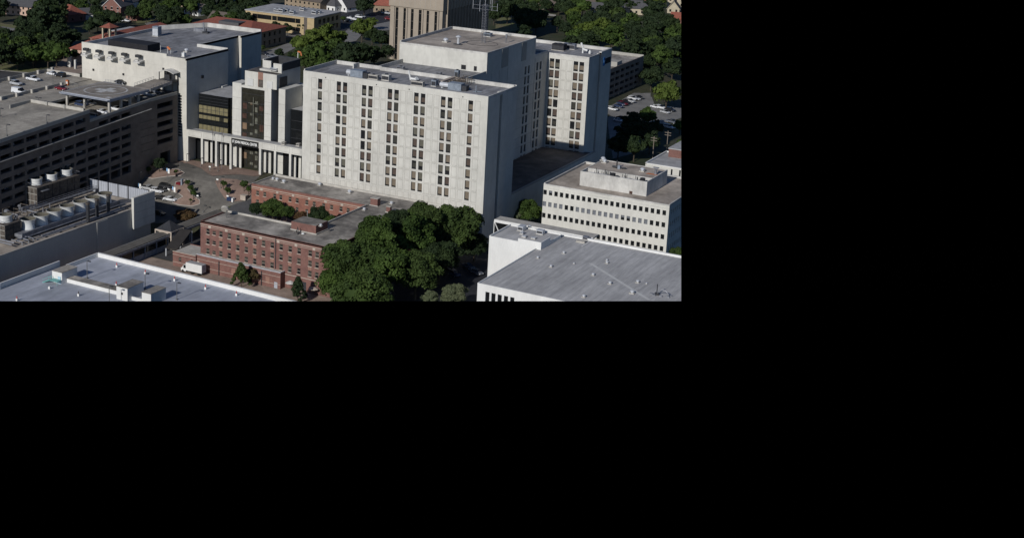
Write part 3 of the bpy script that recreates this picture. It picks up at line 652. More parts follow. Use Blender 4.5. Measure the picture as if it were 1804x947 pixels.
q = MB(); x, z0 = ony(*T('b1', 1549, 765), EY+.1); _, z1 = ony(*T('b1', 1549, 385), EY+.1); zc = ony(*T('b1', 1549, 470), EY+.1)[1]
q.box(x-.13, x+.13, EY+.05, EY+.25, z0, z1); q.box(x-2.1, x+2.1, EY+.06, EY+.24, zc-.13, zc+.13); q.build('cross', 'pale_pane', ET)

# dark glass block tucked between the cross tower and the bed tower
DW = thing('dark_glass_block', 'small dark glass block squeezed between the cross tower and the cream slab block', 'building', (-266, 416, -1.2))
mb = MB(); mb.box(-271.2, -260.95, 416, 427, -1.2, 20.8, 0)
for z in (17, 14, 11): mb.box(-271.1, -261, 415.9, 416, z, z+.12, 1)
mb.box(-271.25, -260.95, 423.2, 427.2, 20.8, 27.2, 2); mb.box(-270.4, -269.9, 423.1, 423.25, 21, 25.4, 3)
mb.build('wall', ['black_glass', 'dark_metal', 'cream_concrete', 'white_paint'], DW)
mb = MB(); mb.face([(-271.2, 416, 20.85), (-260.95, 416, 20.85), (-260.95, 423.2, 20.85), (-271.2, 423.2, 20.85)]); mb.build('roof', 'pale_roof', DW)

# ---------------------------------------------------------------- entrance colonnade
CO = thing('entrance_colonnade', 'tall cream colonnade with a black name sign running along the hospital entrance', 'portico', (-285, YT, -1.2))
mb = MB()
mb.box(HX1, -260.9, YT, YT+.7, 7.95, 10.25, 0); mb.box(HX1, -260.9, YT+.7, EY-.1, 9.3, 9.7, 2)
bay = [-308.0, -301.7, -295.7, -289.65, -277.5, -271.5, -265.45, -261.2]
for a, b in zip(bay, bay[1:]):
    if b-a > 10: continue
    joint_frame(mb, a+.75, b-.15, 8.3, 9.95, YT, .09, 1)
mb.build('fascia', ['cream_concrete', 'joint_grey', 'pale_roof'], CO)
for x in bay[:-1]:
    q = MB(); q.box(x-.42, x+.42, YT+.02, YT+1.0, -1.2, 7.95); q.build('column', 'cream_concrete', CO)
# recessed wall of piers and dark glass behind the columns
q = MB(); q.box(HX1+.05, eL-.05, 412.3, 412.4, -1.2, 9.3); q.build('dark_glazing', 'black_glass', CO)
q = MB(); q.box(-271.2, -260.95, 411.6, 411.7, -1.2, 9.3); q.build('dark_glazing', 'black_glass', CO)
for k, a, b, y in (('c1', 905, 955, 340), ('c1', 982, 1010, 340), ('c1', 1112, 1147, 370), ('c1', 1170, 1196, 370), ('c1', 1302, 1337, 400), ('c1', 1362, 1390, 410), ('c1', 1690, 1722, 480), ('c1', 1750, 1782, 480), ('c2', 283, 317, 540), ('c2', 343, 374, 540)):
    yq = 411.2; xa = ony(*T(k, a, y), yq)[0]; xb = ony(*T(k, b, y), yq)[0]; q = MB(); q.box(xa, xb, yq, yq+.35, -1.2, 9.28, 0); q.build('wall_pier', 'cream_concrete', CO)
mb = MB(); mb.box(-289.2, -278.1, YT-.18, YT, 7.9, 10.0, 0); mb.build('sign_board', 'sign_black', CO)
tx = bpy.data.curves.new('lettering', 'FONT'); tx.body = 'ST JOHN MEDICAL CENTER'; tx.size = 1.0; tx.extrude = .03; tx.offset = .022; tx.align_x = 'CENTER'; tx.align_y = 'CENTER'
to = bpy.data.objects.new('tmp', tx); COL.objects.link(to); dg = bpy.context.evaluated_depsgraph_get(); tm = bpy.data.meshes.new_from_object(to.evaluated_get(dg)); bpy.data.objects.remove(to)
tm.materials.clear(); tm.materials.append(M['sign_white'])
wmax = max(v.co.x for v in tm.vertices)-min(v.co.x for v in tm.vertices)
lt = bpy.data.objects.new('lettering', tm); COL.objects.link(lt); lt.parent = CO; lt.rotation_euler = (R(90), 0, 0); lt.scale = (10.2/wmax, 1.25, 1); lt.location = Vector((-283.65, YT-.24, 8.95))-Vector(CO.location)
for x, z, l in ((-296.6, 13, 'ragged flag on the left pole above the colonnade'), (-292.7, 13.2, 'flag on the right pole above the colonnade')):
    fp = thing('flagpole', 'slim flagpole with a furled %s' % l.replace('ragged ', ''), 'flagpole', (x, YT-.8, 4), 'flagpoles in front of the entrance')
    q = MB(); q.tube((x, YT-.8, -1.2), (x, YT-.8, z), .07); q.build('pole', 'galvanised', fp)
    q = MB(); q.face([(x, YT-.8, z-.3), (x+.35, YT-1.0, z-1.0), (x+.3, YT-.9, z-3.2), (x, YT-.8, z-2.6)]); q.face([(x, YT-.8, z-2.6), (x+.3, YT-.9, z-3.2), (x+.35, YT-1.0, z-1.0), (x, YT-.8, z-.3)]); q.build('flag', 'bronze_pane', fp)

# ---------------------------------------------------------------- parking garage with the helipad
XG = -311.0
GA = thing('parking_garage', 'long brown concrete parking garage with rows of dark openings and cars on its roof', 'parking garage', (-340, 380, -1.2))
shv = lambda y: 0.05*(y-383)
mb = MB(); hs = []
for k in range(27):
    a = 235.2+5.6*k+.45; b = a+4.7
    if b > 385: continue
    for z1 in (16.8, 13.8, 10.9, 7.9, 4.9): hs.append((a, b, z1-1.4, z1))
    hs.append((a, b, .4, 3.0))
wallgrid(mb, 'x', XG, 236, 391, -5.5, 19.4, hs, 1.2, 0, None, shv)
up = [(a, b, z0, z1) for a, b, _, _ in hs[::6] for z0, z1 in ((19.72, 21.1), (22.7, 24.1))]
wallgrid(mb, 'x', XG, 236, 360.0, 19.62, 25.1, [h for h in up if h[1] < 359.9], 1.2, 0, None, shv)
wallgrid(mb, 'x', XG, 360.0, 391, 19.62, 22.1, [h for h in up if h[0] > 360 and h[3] < 22], 1.2, 0, None, shv)
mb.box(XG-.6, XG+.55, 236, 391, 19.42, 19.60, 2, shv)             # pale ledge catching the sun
mb.face([(XG, 391, -3), (XG, 393.2, -3), (XG, 393.2, 23.2), (XG, 391, 23.2)])
ehs = [(394.4, 402.9, z-1.75, z) for z in (20.9, 17.65, 14.45, 11.25, 8.4)]+[(396, 401.5, -1.0, 3.6)]
wallgrid(mb, 'x', XG, 393.2, 405.6, -3, 23.3, ehs, 1.2, 0)
mb.face([(XG, 405.6, -3), (XG-12, 405.6, -3), (XG-12, 405.6, 23.3), (XG, 405.6, 23.3)])
for z in (16, 13.5, 11, 8.5, 6): mb.box(XG-.01, XG+.08, 385.5, 392.8, z, z+.12, 1, None)
mb.build('wall', ['garage_wall', 'dark_metal', 'pale_concrete'], GA)
mb = MB()                                                       # the floors seen in the openings
for z in (15.3, 12.3, 9.4, 6.4, 3.4, 0.2, 18.3): mb.box(XG-20, XG-.05, 240, 391, z-.5, z, 0, shv)
mb.box(XG-20, XG-.05, 240, 359, 21.7, 22.1, 0, shv)
for z in (18.9, 15.7, 12.5, 9.3, 6.4, -1.1): mb.box(XG-20, XG-.05, 393.3, 405.4, z-.3, z, 0)
mb.build('parking_floors', 'garage_wall', GA)
mb = MB()
mb.box(-336, XG-.3, 240, 360, 23.2, 24.05, 0, lambda y: .05*(y-359))
mb.box(-333, XG-.3, 360.4, 406, 20.8, 21.0, 0, lambda y: .028*(y-362))
mb.box(-350.3, -333.05, 340, 391, 21.9, 22.8, 0); mb.box(-350.3, -336.05, 240, 339.95, 21.9, 22.8, 0)
mb.box(-371.6, -350.5, 240, 407.0, 22.0, 22.75, 0)
mb.box(-350.3, -333.05, 391.05, 406, 21.9, 22.6, 0)
for a in range(310, 360, 3): mb.box(-324.4, -319.5, a, a+.14, 24.06, 24.075, 1, lambda y: .05*(y-359))
for a in range(300, 405, 3): mb.box(-371, -366, a, a+.13, 22.76, 22.775, 1)
for a in range(300, 388, 3): mb.box(-350.0, -345.5, a, a+.13, 22.81, 22.825, 1)
mb.build('parking_deck', ['deck_concrete', 'pale_concrete'], GA)
mb = MB()
mb.box(XG-.3, XG+.02, 240, 360, 25.1, 26.3, 0, shv)
mb.box(XG-.3, XG+.02, 360, 391, 22.1, 23.0, 0, shv); mb.box(XG-.3, XG+.02, 391, 405.6, 22.4, 23.4, 0)
mb.box(-336, -313.6, 360, 360.35, 23.9, 25.1, 1)
mb.box(-336.3, -336, 350.5, 360.3, 22.8, 24.9, 0)
for x in (-329, -321.5): mb.box(x-.4, x+.4, 359.6, 359.98, 23.95, 25.3, 0)
mb.box(-333.3, -333.05, 362, 391, 21, 23.6, 0)
for x, w, ya, yb_ in ((-350.6, 0, 300, 391), (-371.8, 1, 300, 409)):
    mb.box(x, x+.25, ya-60, yb_, 22.7, 23.8, 0)
    k = ya-6 + 4*w
    while k < yb_: mb.box(x+.2, x+1.1, k, k+.9, 22.7, 24.1, 1); k += 7.4
mb.box(-371.8, -356, 407.0, 407.3, 22.7, 23.8, 1)
mb.build('parapet', ['joint_grey', 'pale_concrete'], GA)
mb = MB(); mb.face([(-371.8, 240, -2), (-371.8, 407, -2), (-371.8, 407, 22.7), (-371.8, 240, 22.7)][::-1]); mb.face([(-371.8, 407, -2), (-356, 407, -2), (-356, 407, 22.7), (-371.8, 407, 22.7)]); mb.build('back_wall', 'garage_wall', GA)

HP = thing('helipad', 'square helipad with a white cross in a ring, raised over the garage roof', 'helipad', (-322, 381.5, 21))
PX_, PX2, PY_, PY2, PZ_ = -332.3, -312.4, 371.4, 391.4, 26.4
mb = MB(); mb.box(PX_, PX2, PY_, PY2, PZ_-.5, PZ_, 0)
mb.box(PX_-.35, PX2+.35, PY_-.35, PY_, PZ_-1.0, PZ_-.06, 1); mb.box(PX_-.35, PX2+.35, PY2, PY2+.35, PZ_-1.0, PZ_-.06, 1)
mb.box(PX_-.35, PX_, PY_, PY2, PZ_-1.0, PZ_-.06, 1); mb.box(PX2, PX2+.35, PY_, PY2, PZ_-1.0, PZ_-.06, 1)
mb.box(PX_-1.4, PX_-.36, PY_-.5, PY2+.5, PZ_-.5, PZ_-.35, 1); mb.box(PX_-.3, PX2+.3, PY_-1.4, PY_-.36, PZ_-.5, PZ_-.35, 1)
mb.build('landing_deck', ['pad_concrete', 'pad_edge'], HP)
mb = MB(); cx_, cy_ = (PX_+PX2)/2, (PY_+PY2)/2; n = 64; zz = PZ_+.012
for k in range(n):
    a, b = 2*math.pi*k/n, 2*math.pi*(k+1)/n
    P = lambda r, t: (cx_+r*math.cos(t), cy_+r*math.sin(t), zz)
    mb.face([P(6.8, a), P(7.35, a), P(7.35, b), P(6.8, b)])
mb.face([(cx_-1.25, cy_-3.9, zz), (cx_+1.25, cy_-3.9, zz), (cx_+1.25, cy_+3.9, zz), (cx_-1.25, cy_+3.9, zz)])
mb.face([(cx_-3.9, cy_-1.25, zz), (cx_-1.26, cy_-1.25, zz), (cx_-1.26, cy_+1.25, zz), (cx_-3.9, cy_+1.25, zz)]); mb.face([(cx_+1.26, cy_-1.25, zz), (cx_+3.9, cy_-1.25, zz), (cx_+3.9, cy_+1.25, zz), (cx_+1.26, cy_+1.25, zz)])
for a, b, c, d in ((PX_+.7, PX2-.7, PY_+.7, PY_+.85), (PX_+.7, PX2-.7, PY2-.85, PY2-.7), (PX_+.7, PX_+.85, PY_+.85, PY2-.85), (PX2-.85, PX2-.7, PY_+.85, PY2-.85)):
    mb.face([(a, c, zz), (b, c, zz), (b, d, zz), (a, d, zz)])
mb.face([(PX2-2.6, PY_+.9, zz), (PX2-.9, PY_+.9, zz), (PX2-.9, PY_+2.4, zz), (PX2-2.6, PY_+2.4, zz)])
mb.build('markings', 'worn_marking', HP)
for x, y in ((PX_+1.0, PY_+1.0), (PX_+7.5, PY_+2.2), (PX2-.6, PY_+.6), (PX2-.6, PY_+6.5), (PX2-.6, PY_+11), (PX2-.6, PY_+15.5), (PX_+1, PY2-1.5), (PX_+9, PY2-1.5)):
    q = MB(); q.box(x-.35, x+.35, y-.35, y+.35, 21.0, PZ_-.9); q.build('column', 'pale_concrete', HP)
mb = MB(); mb.box(-318.8, XG-.9, PY2+.4, 403.5, PZ_-.35, PZ_, 0, lambda y: (y-391)*.06)
mb.box(-318.9, -318.75, PY2+.4, 403.5, PZ_-.4, PZ_+.1, 1, lambda y: (y-391)*.06); mb.box(XG-.88, XG-.7, PY2+.4, 403.5, PZ_-.9, PZ_+.1, 1, lambda y: (y-391)*.06)
for x in (-318.8, XG-.8):
    y = PY2+.6
    while y < 403.5:
        z = PZ_+(y-391)*.06; mb.tube((x, y, z), (x, y, z+1.1), .05, 1)
        if y+1.5 < 403.6: mb.tube((x, y, z+1.1), (x, y+1.5, z+1.19), .04, 1); mb.tube((x, y, z+.6), (x, y+1.5, z+.69), .03, 1)
        y += 1.5
mb.build('access_ramp', ['pad_concrete', 'galvanised'], HP)
mb = MB()                                                       # lift shelter with a barrel roof at the head of the ramp
for x in (-317.5, XG-.9):
    for y in (403.6, 406.6): mb.box(x, x+.25, y, y+.25, 22.4, 30.0, 0)
mb.box(-317.6, XG-.5, 403.5, 407.0, 27.0, 27.3, 0)
pr_ = [(-317.8+6.9*k/8, 29.9+.9*math.sin(math.pi*k/8)) for k in range(9)]
for (a, z0), (b, z1) in zip(pr_, pr_[1:]):
    mb.face([(a, 403.3, z0), (b, 403.3, z1), (b, 407.0, z1), (a, 407.0, z0)], 1); mb.face([(a, 403.3, z0-.2), (a, 407.0, z0-.2), (b, 407.0, z1-.2), (b, 403.3, z1-.2)], 1); mb.face([(a, 403.3, z0-.2), (b, 403.3, z1-.2), (b, 403.3, z1), (a, 403.3, z0)], 1)
mb.box(-316.6, XG-2, 406.8, 407.0, 27.3, 30, 0); mb.box(-316, -314, 405, 406.5, 27.3, 28.9, 0)
mb.build('lift_shelter', ['dark_metal', 'weathered_white'], HP)
mb = MB()
for y in (PY2+.5,):
    x = PX_+1
    while x < PX_+7: mb.tube((x, y, PZ_-.3), (x, y, PZ_+.9), .05); x += 1.2
    mb.tube((PX_+1, y, PZ_+.9), (PX_+6, y, PZ_+.9), .05); mb.tube((PX_+1, y, PZ_+.4), (PX_+6, y, PZ_+.4), .04)
    mb.box(PX_-1, PX_+7, y, y+1.6, PZ_-.5, PZ_-.3)
mb.build('stair_landing', 'galvanised', HP)

# ---------------------------------------------------------------- cooling plant
XP = -283.0
PL = thing('cooling_plant', 'long flat plant building with a blank shaded side and cooling fans on top', 'building', (-297, 320, -9))
mb = MB()
mb.prism([(-312, 250), (XP, 250), (XP, 355.3), (-296, 355.3), (-296, 347), (-312, 347)][:6], -13.5, 0, 0)
mb.box(XP-.0, XP+.25, 329.8, 334.8, -13.5, -.05, 0)
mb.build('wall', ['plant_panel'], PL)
mb = MB(); mb.face([(-312, 250, .02), (XP-.2, 250, .02), (XP-.2, 355, .02), (-312, 355, .02)]); mb.build('roof', 'tan_roof', PL)
mb = MB(); mb.box(XP-.25, XP+.03, 250, 355, -.3, .3); mb.build('parapet', 'pale_concrete', PL)
WP = thing('screen_wall', 'tall blank white screen panel hung on the near corner of the cooling plant', 'wall', (XP, 351, -6))
mb = MB(); mb.box(XP+.02, XP+.9, 346.1, 356.4, -6, 3.9)
for z in (-3.5, -1, 1.5): mb.box(XP+.9, XP+.94, 346.3, 356.2, z, z+.08, 1)
mb.build('panel', ['cream_concrete', 'joint_grey'], WP)
FN = thing('metal_screen_fence', 'tall corrugated grey metal screen along the far end of the cooling plant roof', 'fence', (-296, 355, 0))
mb = MB(); x = -307.4
while x < -284.3: mb.box(x, x+.42, 355.15, 355.4, .1, 4.0, 0); mb.box(x+.42, x+.72, 355.05, 355.3, .1, 4.0, 0); x += .72
for x in (-307.5, -303.9, -299.8, -295.8, -291.8): mb.box(x, x+.35, 354.95, 355.05, .05, 4.1, 1)
mb.build('sheeting', ['fence_metal', 'dark_metal'], FN)
for i in range(7):
    px_, py_ = ((370, 335), (545, 280), (715, 220), (890, 160), (1065, 105), (1225, 50), (1390, 0))[i]
    x, y = at(*T('d0', px_, py_), 4.6)
    t_ = thing('cooling_fan', 'white open-topped fan drum, %s in the near row on the cooling plant' % ordn(i, 7), 'cooling fan', (x, y, 1.7), 'fan drums in the near row on the cooling plant')
    q = MB(); prof = [(2.05, 1.7), (1.85, 2.6), (1.85, 3.4), (2.3, 4.55), (2.36, 4.6), (2.25, 4.6)]
    q.rev(prof, x, y, 20, 0, cap=False); q.build('drum', 'white_metal', t_, smooth=True)
    q = MB(); q.rev([(2.23, 4.58), (1.8, 3.4), (1.75, 2.9), (.3, 2.85)], x, y, 20, 0, cap=False)
    for a in range(5):
        c, s = math.cos(a*1.2566), math.sin(a*1.2566); q.face([(x+.25*c-.2*s, y+.25*s+.2*c, 3.0), (x+1.45*c-.3*s, y+1.45*s+.3*c, 3.1), (x+1.45*c+.3*s, y+1.45*s-.3*c, 2.9), (x+.25*c+.2*s, y+.25*s-.2*c, 2.9)])
    q.build('fan', 'tank_inside', t_)
TR = thing('fan_housing', 'long blue-grey metal housing carrying the near row of white fan drums', 'cooling unit', (-290.3, 325, 0))
mb = MB(); mb.box(-292.7, -288.1, 303.6, 346.8, .9, 1.75, 0); mb.box(-292.5, -288.5, 304, 346.4, .05, .9, 1); mb.box(-288.1, -287.95, 303.6, 346.8, 1.0, 2.15, 0)
mb.build('housing', ['galvanised', 'dark_metal'], TR)
def cooling_tower(x0, x1, y0, y1, z1, fans, label, r=2.0):
    t_ = thing('cooling_tower', label, 'cooling tower', ((x0+x1)/2, (y0+y1)/2, 0))
    q = MB(); q.box(x0, x1, y0, y1, .3, z1, 0)
    k = x0
    while k < x1-.2: q.box(k, k+.12, y0-.1, y0, .3, z1, 1); k += 1.6
    k = y0
    while k < y1-.2: q.box(x1, x1+.12, k, k+.15, .3, z1, 2); k += 3.4
    for z in (z1*.35, z1*.68, z1-.15): q.box(x0, x1, y0-.12, y0, z, z+.15, 1); q.box(x1, x1+.12, y0, y1, z, z+.15, 2)
    q.build('casing', ['rust_metal', 'joint_grey', 'dark_metal'], t_)
    for (fx, fy) in fans:
        d = MB(); d.rev([(r, z1), (r*.93, z1+.6), (r*.95, z1+1.6), (r*1.03, z1+2.0), (r*.97, z1+2.0)], fx, fy, 20, 0, cap=False); d = d.build('drum', 'white_metal', t_, smooth=True)
        e = MB(); e.rev([(r*.96, z1+1.98), (r*.9, z1+1.3), (r*.88, z1+.9), (.3, z1+.8)], fx, fy, 20, 0, cap=False); e.build('fan', 'tank_inside', d)
    q = MB()
    for a, b in (((x0, y0), (x1, y0)), ((x1, y0), (x1, y1)), ((x0, y1), (x1, y1)), ((x0, y0), (x0, y1))):
        a3 = Vector((*a, z1+1.1)); b3 = Vector((*b, z1+1.1)); q.tube(a3, b3, .05, 0, 4); L = (b3-a3).length; n = int(L/2)
        for j in range(n+1): p = a3+(b3-a3)*j/n; q.tube(p, p-Vector((0, 0, 1.1)), .04, 0, 4)
    q.build('railing', 'galvanised', t_)
    return t_
fz = [(lambda q_: (q_[0]+.35, q_[1]))(at(*T('c0', *p), 8.6)) for p in ((465, 545), (665, 485), (865, 425))]
cooling_tower(-310.8, -306.4, 330.0, 349.5, 6.6, fz, 'rusty cooling tower with three white fan drums on top in front of the garage wall', 1.95)
cooling_tower(-297.6, -291.0, 300.0, 306.4, 4.8, [at(*T('d0', 70, 280), 6.8)], 'dark cooling tower with a single white fan drum at the left edge of the photo')
for i, (px_, yb_) in enumerate(((1165, 390), (1285, 335), (1435, 275))):
    x, y = at(*T('d0', px_, yb_), 0)
    t_ = thing('exhaust_stack', 'square dark exhaust stack on the cooling plant, %s of three' % ('leftmost', 'middle', 'rightmost')[i], 'chimney', (x, y, 0), 'dark exhaust stacks on the cooling plant')
    q = MB(); q.rev([(.55, 0), (.55, 5.9)], x, y, 10); q.build('pipe', 'dark_metal', t_)
    q = MB(); q.rev([(.68, 5.6), (.68, 6.1), (.5, 6.15)], x, y, 10); q.build('rim', 'rust_metal', t_)
# pipe runs, catwalk, stairs on the plant roof
t_ = thing('pipework', 'pale lagged pipes running along the roof edge of the cooling plant', 'pipes', (-285, 320, 0))
q = MB()
for x, z, r, y0, y1 in ((-284.7, .5, .16, 306, 345), (-285.5, .6, .24, 309, 350), (-286.3, .45, .14, 302, 344), (-287.1, 1.1, .2, 300, 350)): q.tube((x, y0, z), (x, y1, z), r, 0, 8)
for y in range(304, 350, 6): q.box(-287.4, -284.4, y, y+.3, .02, .3, 1)
for y in (300.5, 303, 305): q.tube((-289, y, 1.0), (-285, y, 1.0), .18, 0, 8); q.tube((-285, y, 1.0), (-285, y, .1), .18, 0, 8)
q.tube((-294, 298.5, 1.1), (-286, 298.5, 1.1), .3, 0, 8); q.tube((-293, 297, 1.0), (-285.5, 297, 1.0), .22, 0, 8)
q.build('pipe', ['galvanised', 'dark_metal'], t_)
t_ = thing('catwalk', 'galvanised catwalk with railings crossing the cooling plant between the two fan rows', 'walkway', (-301, 345, 0))
q = MB(); a3, b3 = Vector((-304.3, 322, 1.5)), Vector((-304.3, 354.5, 1.5)); q.box(-305.0, -303.6, 322, 354.5, 1.4, 1.55)
for x in (-305.0, -303.6):
    q.tube((x, 322, 2.5), (x, 354.5, 2.5), .05); q.tube((x, 322, 2.0), (x, 354.5, 2.0), .04)
    y = 322
    while y < 354.6: q.tube((x, y, 0), (x, y, 2.5), .05); y += 2.3
q.build('deck', 'galvanised', t_)
t_ = thing('metal_stairs', 'zigzag metal stairs climbing the side of the rusty cooling tower', 'stairs', (-309, 333, 0))
q = MB()
for k in range(12): q.box(-312.5+.45*k, -312.0+.45*k, 331.6, 332.8, .4+.42*k, .5+.42*k)
for y in (331.6, 332.8): q.tube((-312.5, y, .4), (-307.1, y, 5.4), .1); q.tube((-312.5, y, 1.5), (-307.1, y, 6.5), .05); q.tube((-307.1, y, 0), (-307.1, y, 6.5), .07)
q.box(-307.2, -305.4, 331.5, 334.6, 5.3, 5.45); q.build('flight', 'galvanised', t_)
for k in range(4):
    x, y = ((-304, 311), (-302.5, 316.5), (-307.5, 318), (-309.5, 325.5))[k]; r = (1.3, .8, .9, .6)[k]; h = (3.4, 2.2, 2.6, 2.0)[k]
    t_ = thing('round_vessel', ('mushroom-shaped metal tank between the fan rows', 'short round tank just right of the mushroom-shaped tank', 'squat tank behind the mushroom-shaped tank', 'small tank below the metal stairs')[k], 'tank', (x, y, 0))
    q = MB(); q.rev([(r*.45, 0), (r*.45, h*.6), (r, h*.72), (r, h*.85), (r*.5, h), (.05, h+.05)], x, y, 12); q.build('vessel', 'galvanised', t_, smooth=False)
t_ = thing('pipe_manifold', 'tangle of grey pipes, pumps and valves in the middle of the cooling plant', 'pipes', (-306, 318, 0))
q = MB(); rg = random.Random(5)
for k in range(46):
    x = rg.uniform(-311, -298); y = rg.uniform(296, 331); z = rg.uniform(.3, 2.6); r = rg.uniform(.07, .22)
    if rg.random() < .5: q.tube((x, y, z), (x, y+rg.uniform(2, 7), z), r, rg.randint(0, 1), 6)
    else: q.tube((x, y, z), (x+rg.uniform(1.5, 4), y, z), r, rg.randint(0, 1), 6)
    q.tube((x, y, 0), (x, y, z), r, rg.randint(0, 1), 6)
    if k % 4 == 0: q.box(x, x+rg.uniform(.8, 1.6), y, y+rg.uniform(.8, 2), 0.02, rg.uniform(.8, 1.8), 2)
q.build('pipe', ['galvanised', 'rust_metal', 'dark_metal'], t_)
t_ = thing('switchgear_cabin', 'dark metal cabin with a small mast at the left edge behind the fan drums', 'cabin', (-307, 318, 0))
q = MB(); q.box(-318, -312.6, 318, 328, .0, 4.6, 0); q.box(-318.1, -312.5, 317.9, 328.1, 4.6, 4.8, 1)
for z in (1.5, 3): q.box(-317.9, -312.7, 317.85, 318, z, z+.12, 1)
q.tube((-313.5, 320, 4.8), (-313.5, 320, 8.8), .12, 1); q.box(-314.2, -312.8, 319.6, 320.4, 7.2, 7.6, 1); q.rev([(.4, 8.4), (.4, 9.2)], -313.5, 320, 8, 1)
q.build('cabin', ['dark_metal', 'galvanised'], t_)

# ---------------------------------------------------------------- covered walkway
WZ = -6.7
xw0 = at(*T('d1', 600, 400), WZ)[0]; xw1 = xw0+4.2
CW = thing('covered_walkway', 'long covered walkway with a dark flat roof left of the brick building', 'walkway', (xw0, 350, -11))
mb = MB(); mb.box(xw0, xw1-.4, 288, 393, WZ-.3, WZ, 0); mb.box(xw1-.4, xw1, 288, 393, WZ-.9, WZ-.25, 1); mb.box(xw0-.2, xw0, 288, 393, WZ-.5, WZ+.08, 2)
mb.build('roof', ['walk_roof', 'galvanised', 'joint_grey'], CW)
mb = MB()
mb.box(xw1-.6, xw1-.45, 288, 352, -11.4, -9.7, 1); mb.box(xw1-.62, xw1-.47, 288, 352, -9.7, WZ-.3, 0)
y = 289
while y < 393:
    for xx in (xw1-.5, xw0+.1): q = MB(); q.box(xx, xx+.3, y, y+.3, -12.5, WZ-.31); q.build('post', 'blue_duct', CW)
    y += 5.5
mb.build('side_screen', ['black_glass', 'blue_duct'], CW)
x, y = at(*T('d1', 505, 375), -3.5); PVx, PVy = xw0+1.6, y
PV = thing('entrance_pavilion', 'small square pavilion with a steep dark pyramid roof straddling the covered walkway', 'pavilion', (PVx, PVy, -11))
mb = MB(); c = [(PVx-3, PVy-3), (PVx+3, PVy-3), (PVx+3, PVy+3), (PVx-3, PVy+3)]
for i in range(4): a, b = c[i], c[(i+1) % 4]; mb.face([(*a, WZ+.7), (*b, WZ+.7), (PVx, PVy, WZ+3.3)])
mb.face([(*p, WZ+.7) for p in c][::-1]); mb.build('roof', 'dark_metal', PV)
mb = MB(); mb.box(PVx-3.1, PVx+3.1, PVy-3.1, PVy-2.7, WZ+.25, WZ+.75); mb.box(PVx+2.7, PVx+3.1, PVy-2.7, PVy+3.1, WZ+.25, WZ+.75)
for p in c: mb.box(p[0]-.2, p[0]+.2, p[1]-.2, p[1]+.2, -12.5, WZ+.7)
for k in range(6):
    a = math.pi*k/6; b = math.pi*(k+1)/6
    mb.tube((PVx-2.8*math.cos(a), PVy-3, WZ-1.2+1.5*math.sin(a)), (PVx-2.8*math.cos(b), PVy-3, WZ-1.2+1.5*math.sin(b)), .16)
mb.build('frame', 'limestone', PV)
SC = thing('sloped_canopy', 'dark sloping canopy roof rising toward the pyramid pavilion beside the red brick building', 'canopy', (-262, 348, -11))
P4 = [Vector((*at(*T('d1', *p), z), z)) for p, z in (((395, 718), -8.8), ((545, 745), -8.8), ((735, 490), -5.2), ((585, 470), -5.2))]
mb = MB(); mb.face(P4); mb.face([p-Vector((0, 0, .35)) for p in P4][::-1])
for i in range(4): a, b = P4[i], P4[(i+1) % 4]; mb.face([a, a-Vector((0, 0, .35)), b-Vector((0, 0, .35)), b])
mb.build('roof', 'bronze_cladding', SC)
mb = MB()
for p in P4: mb.tube(p-Vector((0, 0, .3)), (p.x, p.y, -12), .2)
mb.build('post', 'light_metal', SC)

# ---------------------------------------------------------------- red brick building
ZB, BY0 = 3.0, 341.25
BK = thing('brick_building', 'old red brick building of three wings round a courtyard with a flat stained roof', 'building', (-235, 365, -10))
bx0, bx1 = -253.3, -208.4
foot = [(bx0, BY0), (bx1, BY0), (bx1, 397.6), (-267.3, 397.6), (-264.8, 384.05), (-224.6, 384.05), (-220.4, 354.4+2), (-220.4, 354.4), (bx0, 354.4)]
foot = [(bx0, BY0), (bx1, BY0), (bx1, 397.6), (-264.9, 397.6), (-264.9, 384.05), (-222.3, 384.05), (-222.3, 354.4), (bx0, 354.4)]
fx = [-250.65, -248.4, -246.0, -243.0, -240.0, -237.0, -234.05, -231.05, -228.05, -225.05, -222.0, -219.0, -215.3, -213.0]
fz_ = [(-.5, 1.05, 1.2), (-3.5, -1.95, 1.2), (-6.5, -4.95, 1.2)]
mb = MB(); hs = []
for i, x in enumerate(fx):
    for a, b, w in fz_:
        w2 = .55; b2 = b-(.35 if i == 1 else 0); hs.append((x-w2-.05, x+w2+.05, a-.1+(.2 if i == 1 else 0), b2))
ghs = [(-218.2, -216.4, -11.4, -8.6)]
wallgrid(mb, 'y', BY0, bx0, bx1, -13, ZB, hs+ghs, .28, 0)
mb.face([(bx1, BY0, -13), (bx1, 397.6, -13), (bx1, 397.6, ZB), (bx1, BY0, ZB)]); mb.face([(bx1, 397.6, -13), (-264.9, 397.6, -13), (-264.9, 397.6, ZB), (bx1, 397.6, ZB)])
mb.face([(bx0, 354.4, -13), (bx0, BY0, -13), (bx0, BY0, ZB), (bx0, 354.4, ZB)])
mb.face([(-264.9, 397.6, -13), (-264.9, 384.05, -13), (-264.9, 384.05, ZB), (-264.9, 397.6, ZB)])
mb.build('wall', ['red_brick', 'black_glass'], BK)
bwx = [-262.55, -259.8, -256.0, -253.7, -250.2, -247.5, -243.9, -241.2, -237.7, -234.8, -231.4, -228.8, -225.5]
hs3 = [(x-.55, x+.55, a, b) for x in bwx for a, b in ((-.45, 1.0), (-3.4, -1.95), (-6.4, -4.95))]
mb = MB(); wallgrid(mb, 'y', 384.05, -264.9, -222.3, -13, ZB, hs3, .28, 0); mb.face([(-222.3, 354.4, -13), (-222.3, 384.05, -13), (-222.3, 384.05, ZB), (-222.3, 354.4, ZB)][::-1]); mb.face([(bx0, 354.4, -13), (-222.3, 354.4, -13), (-222.3, 354.4, ZB), (bx0, 354.4, ZB)][::-1])
mb.build('courtyard_wall', ['red_brick_light'], BK)
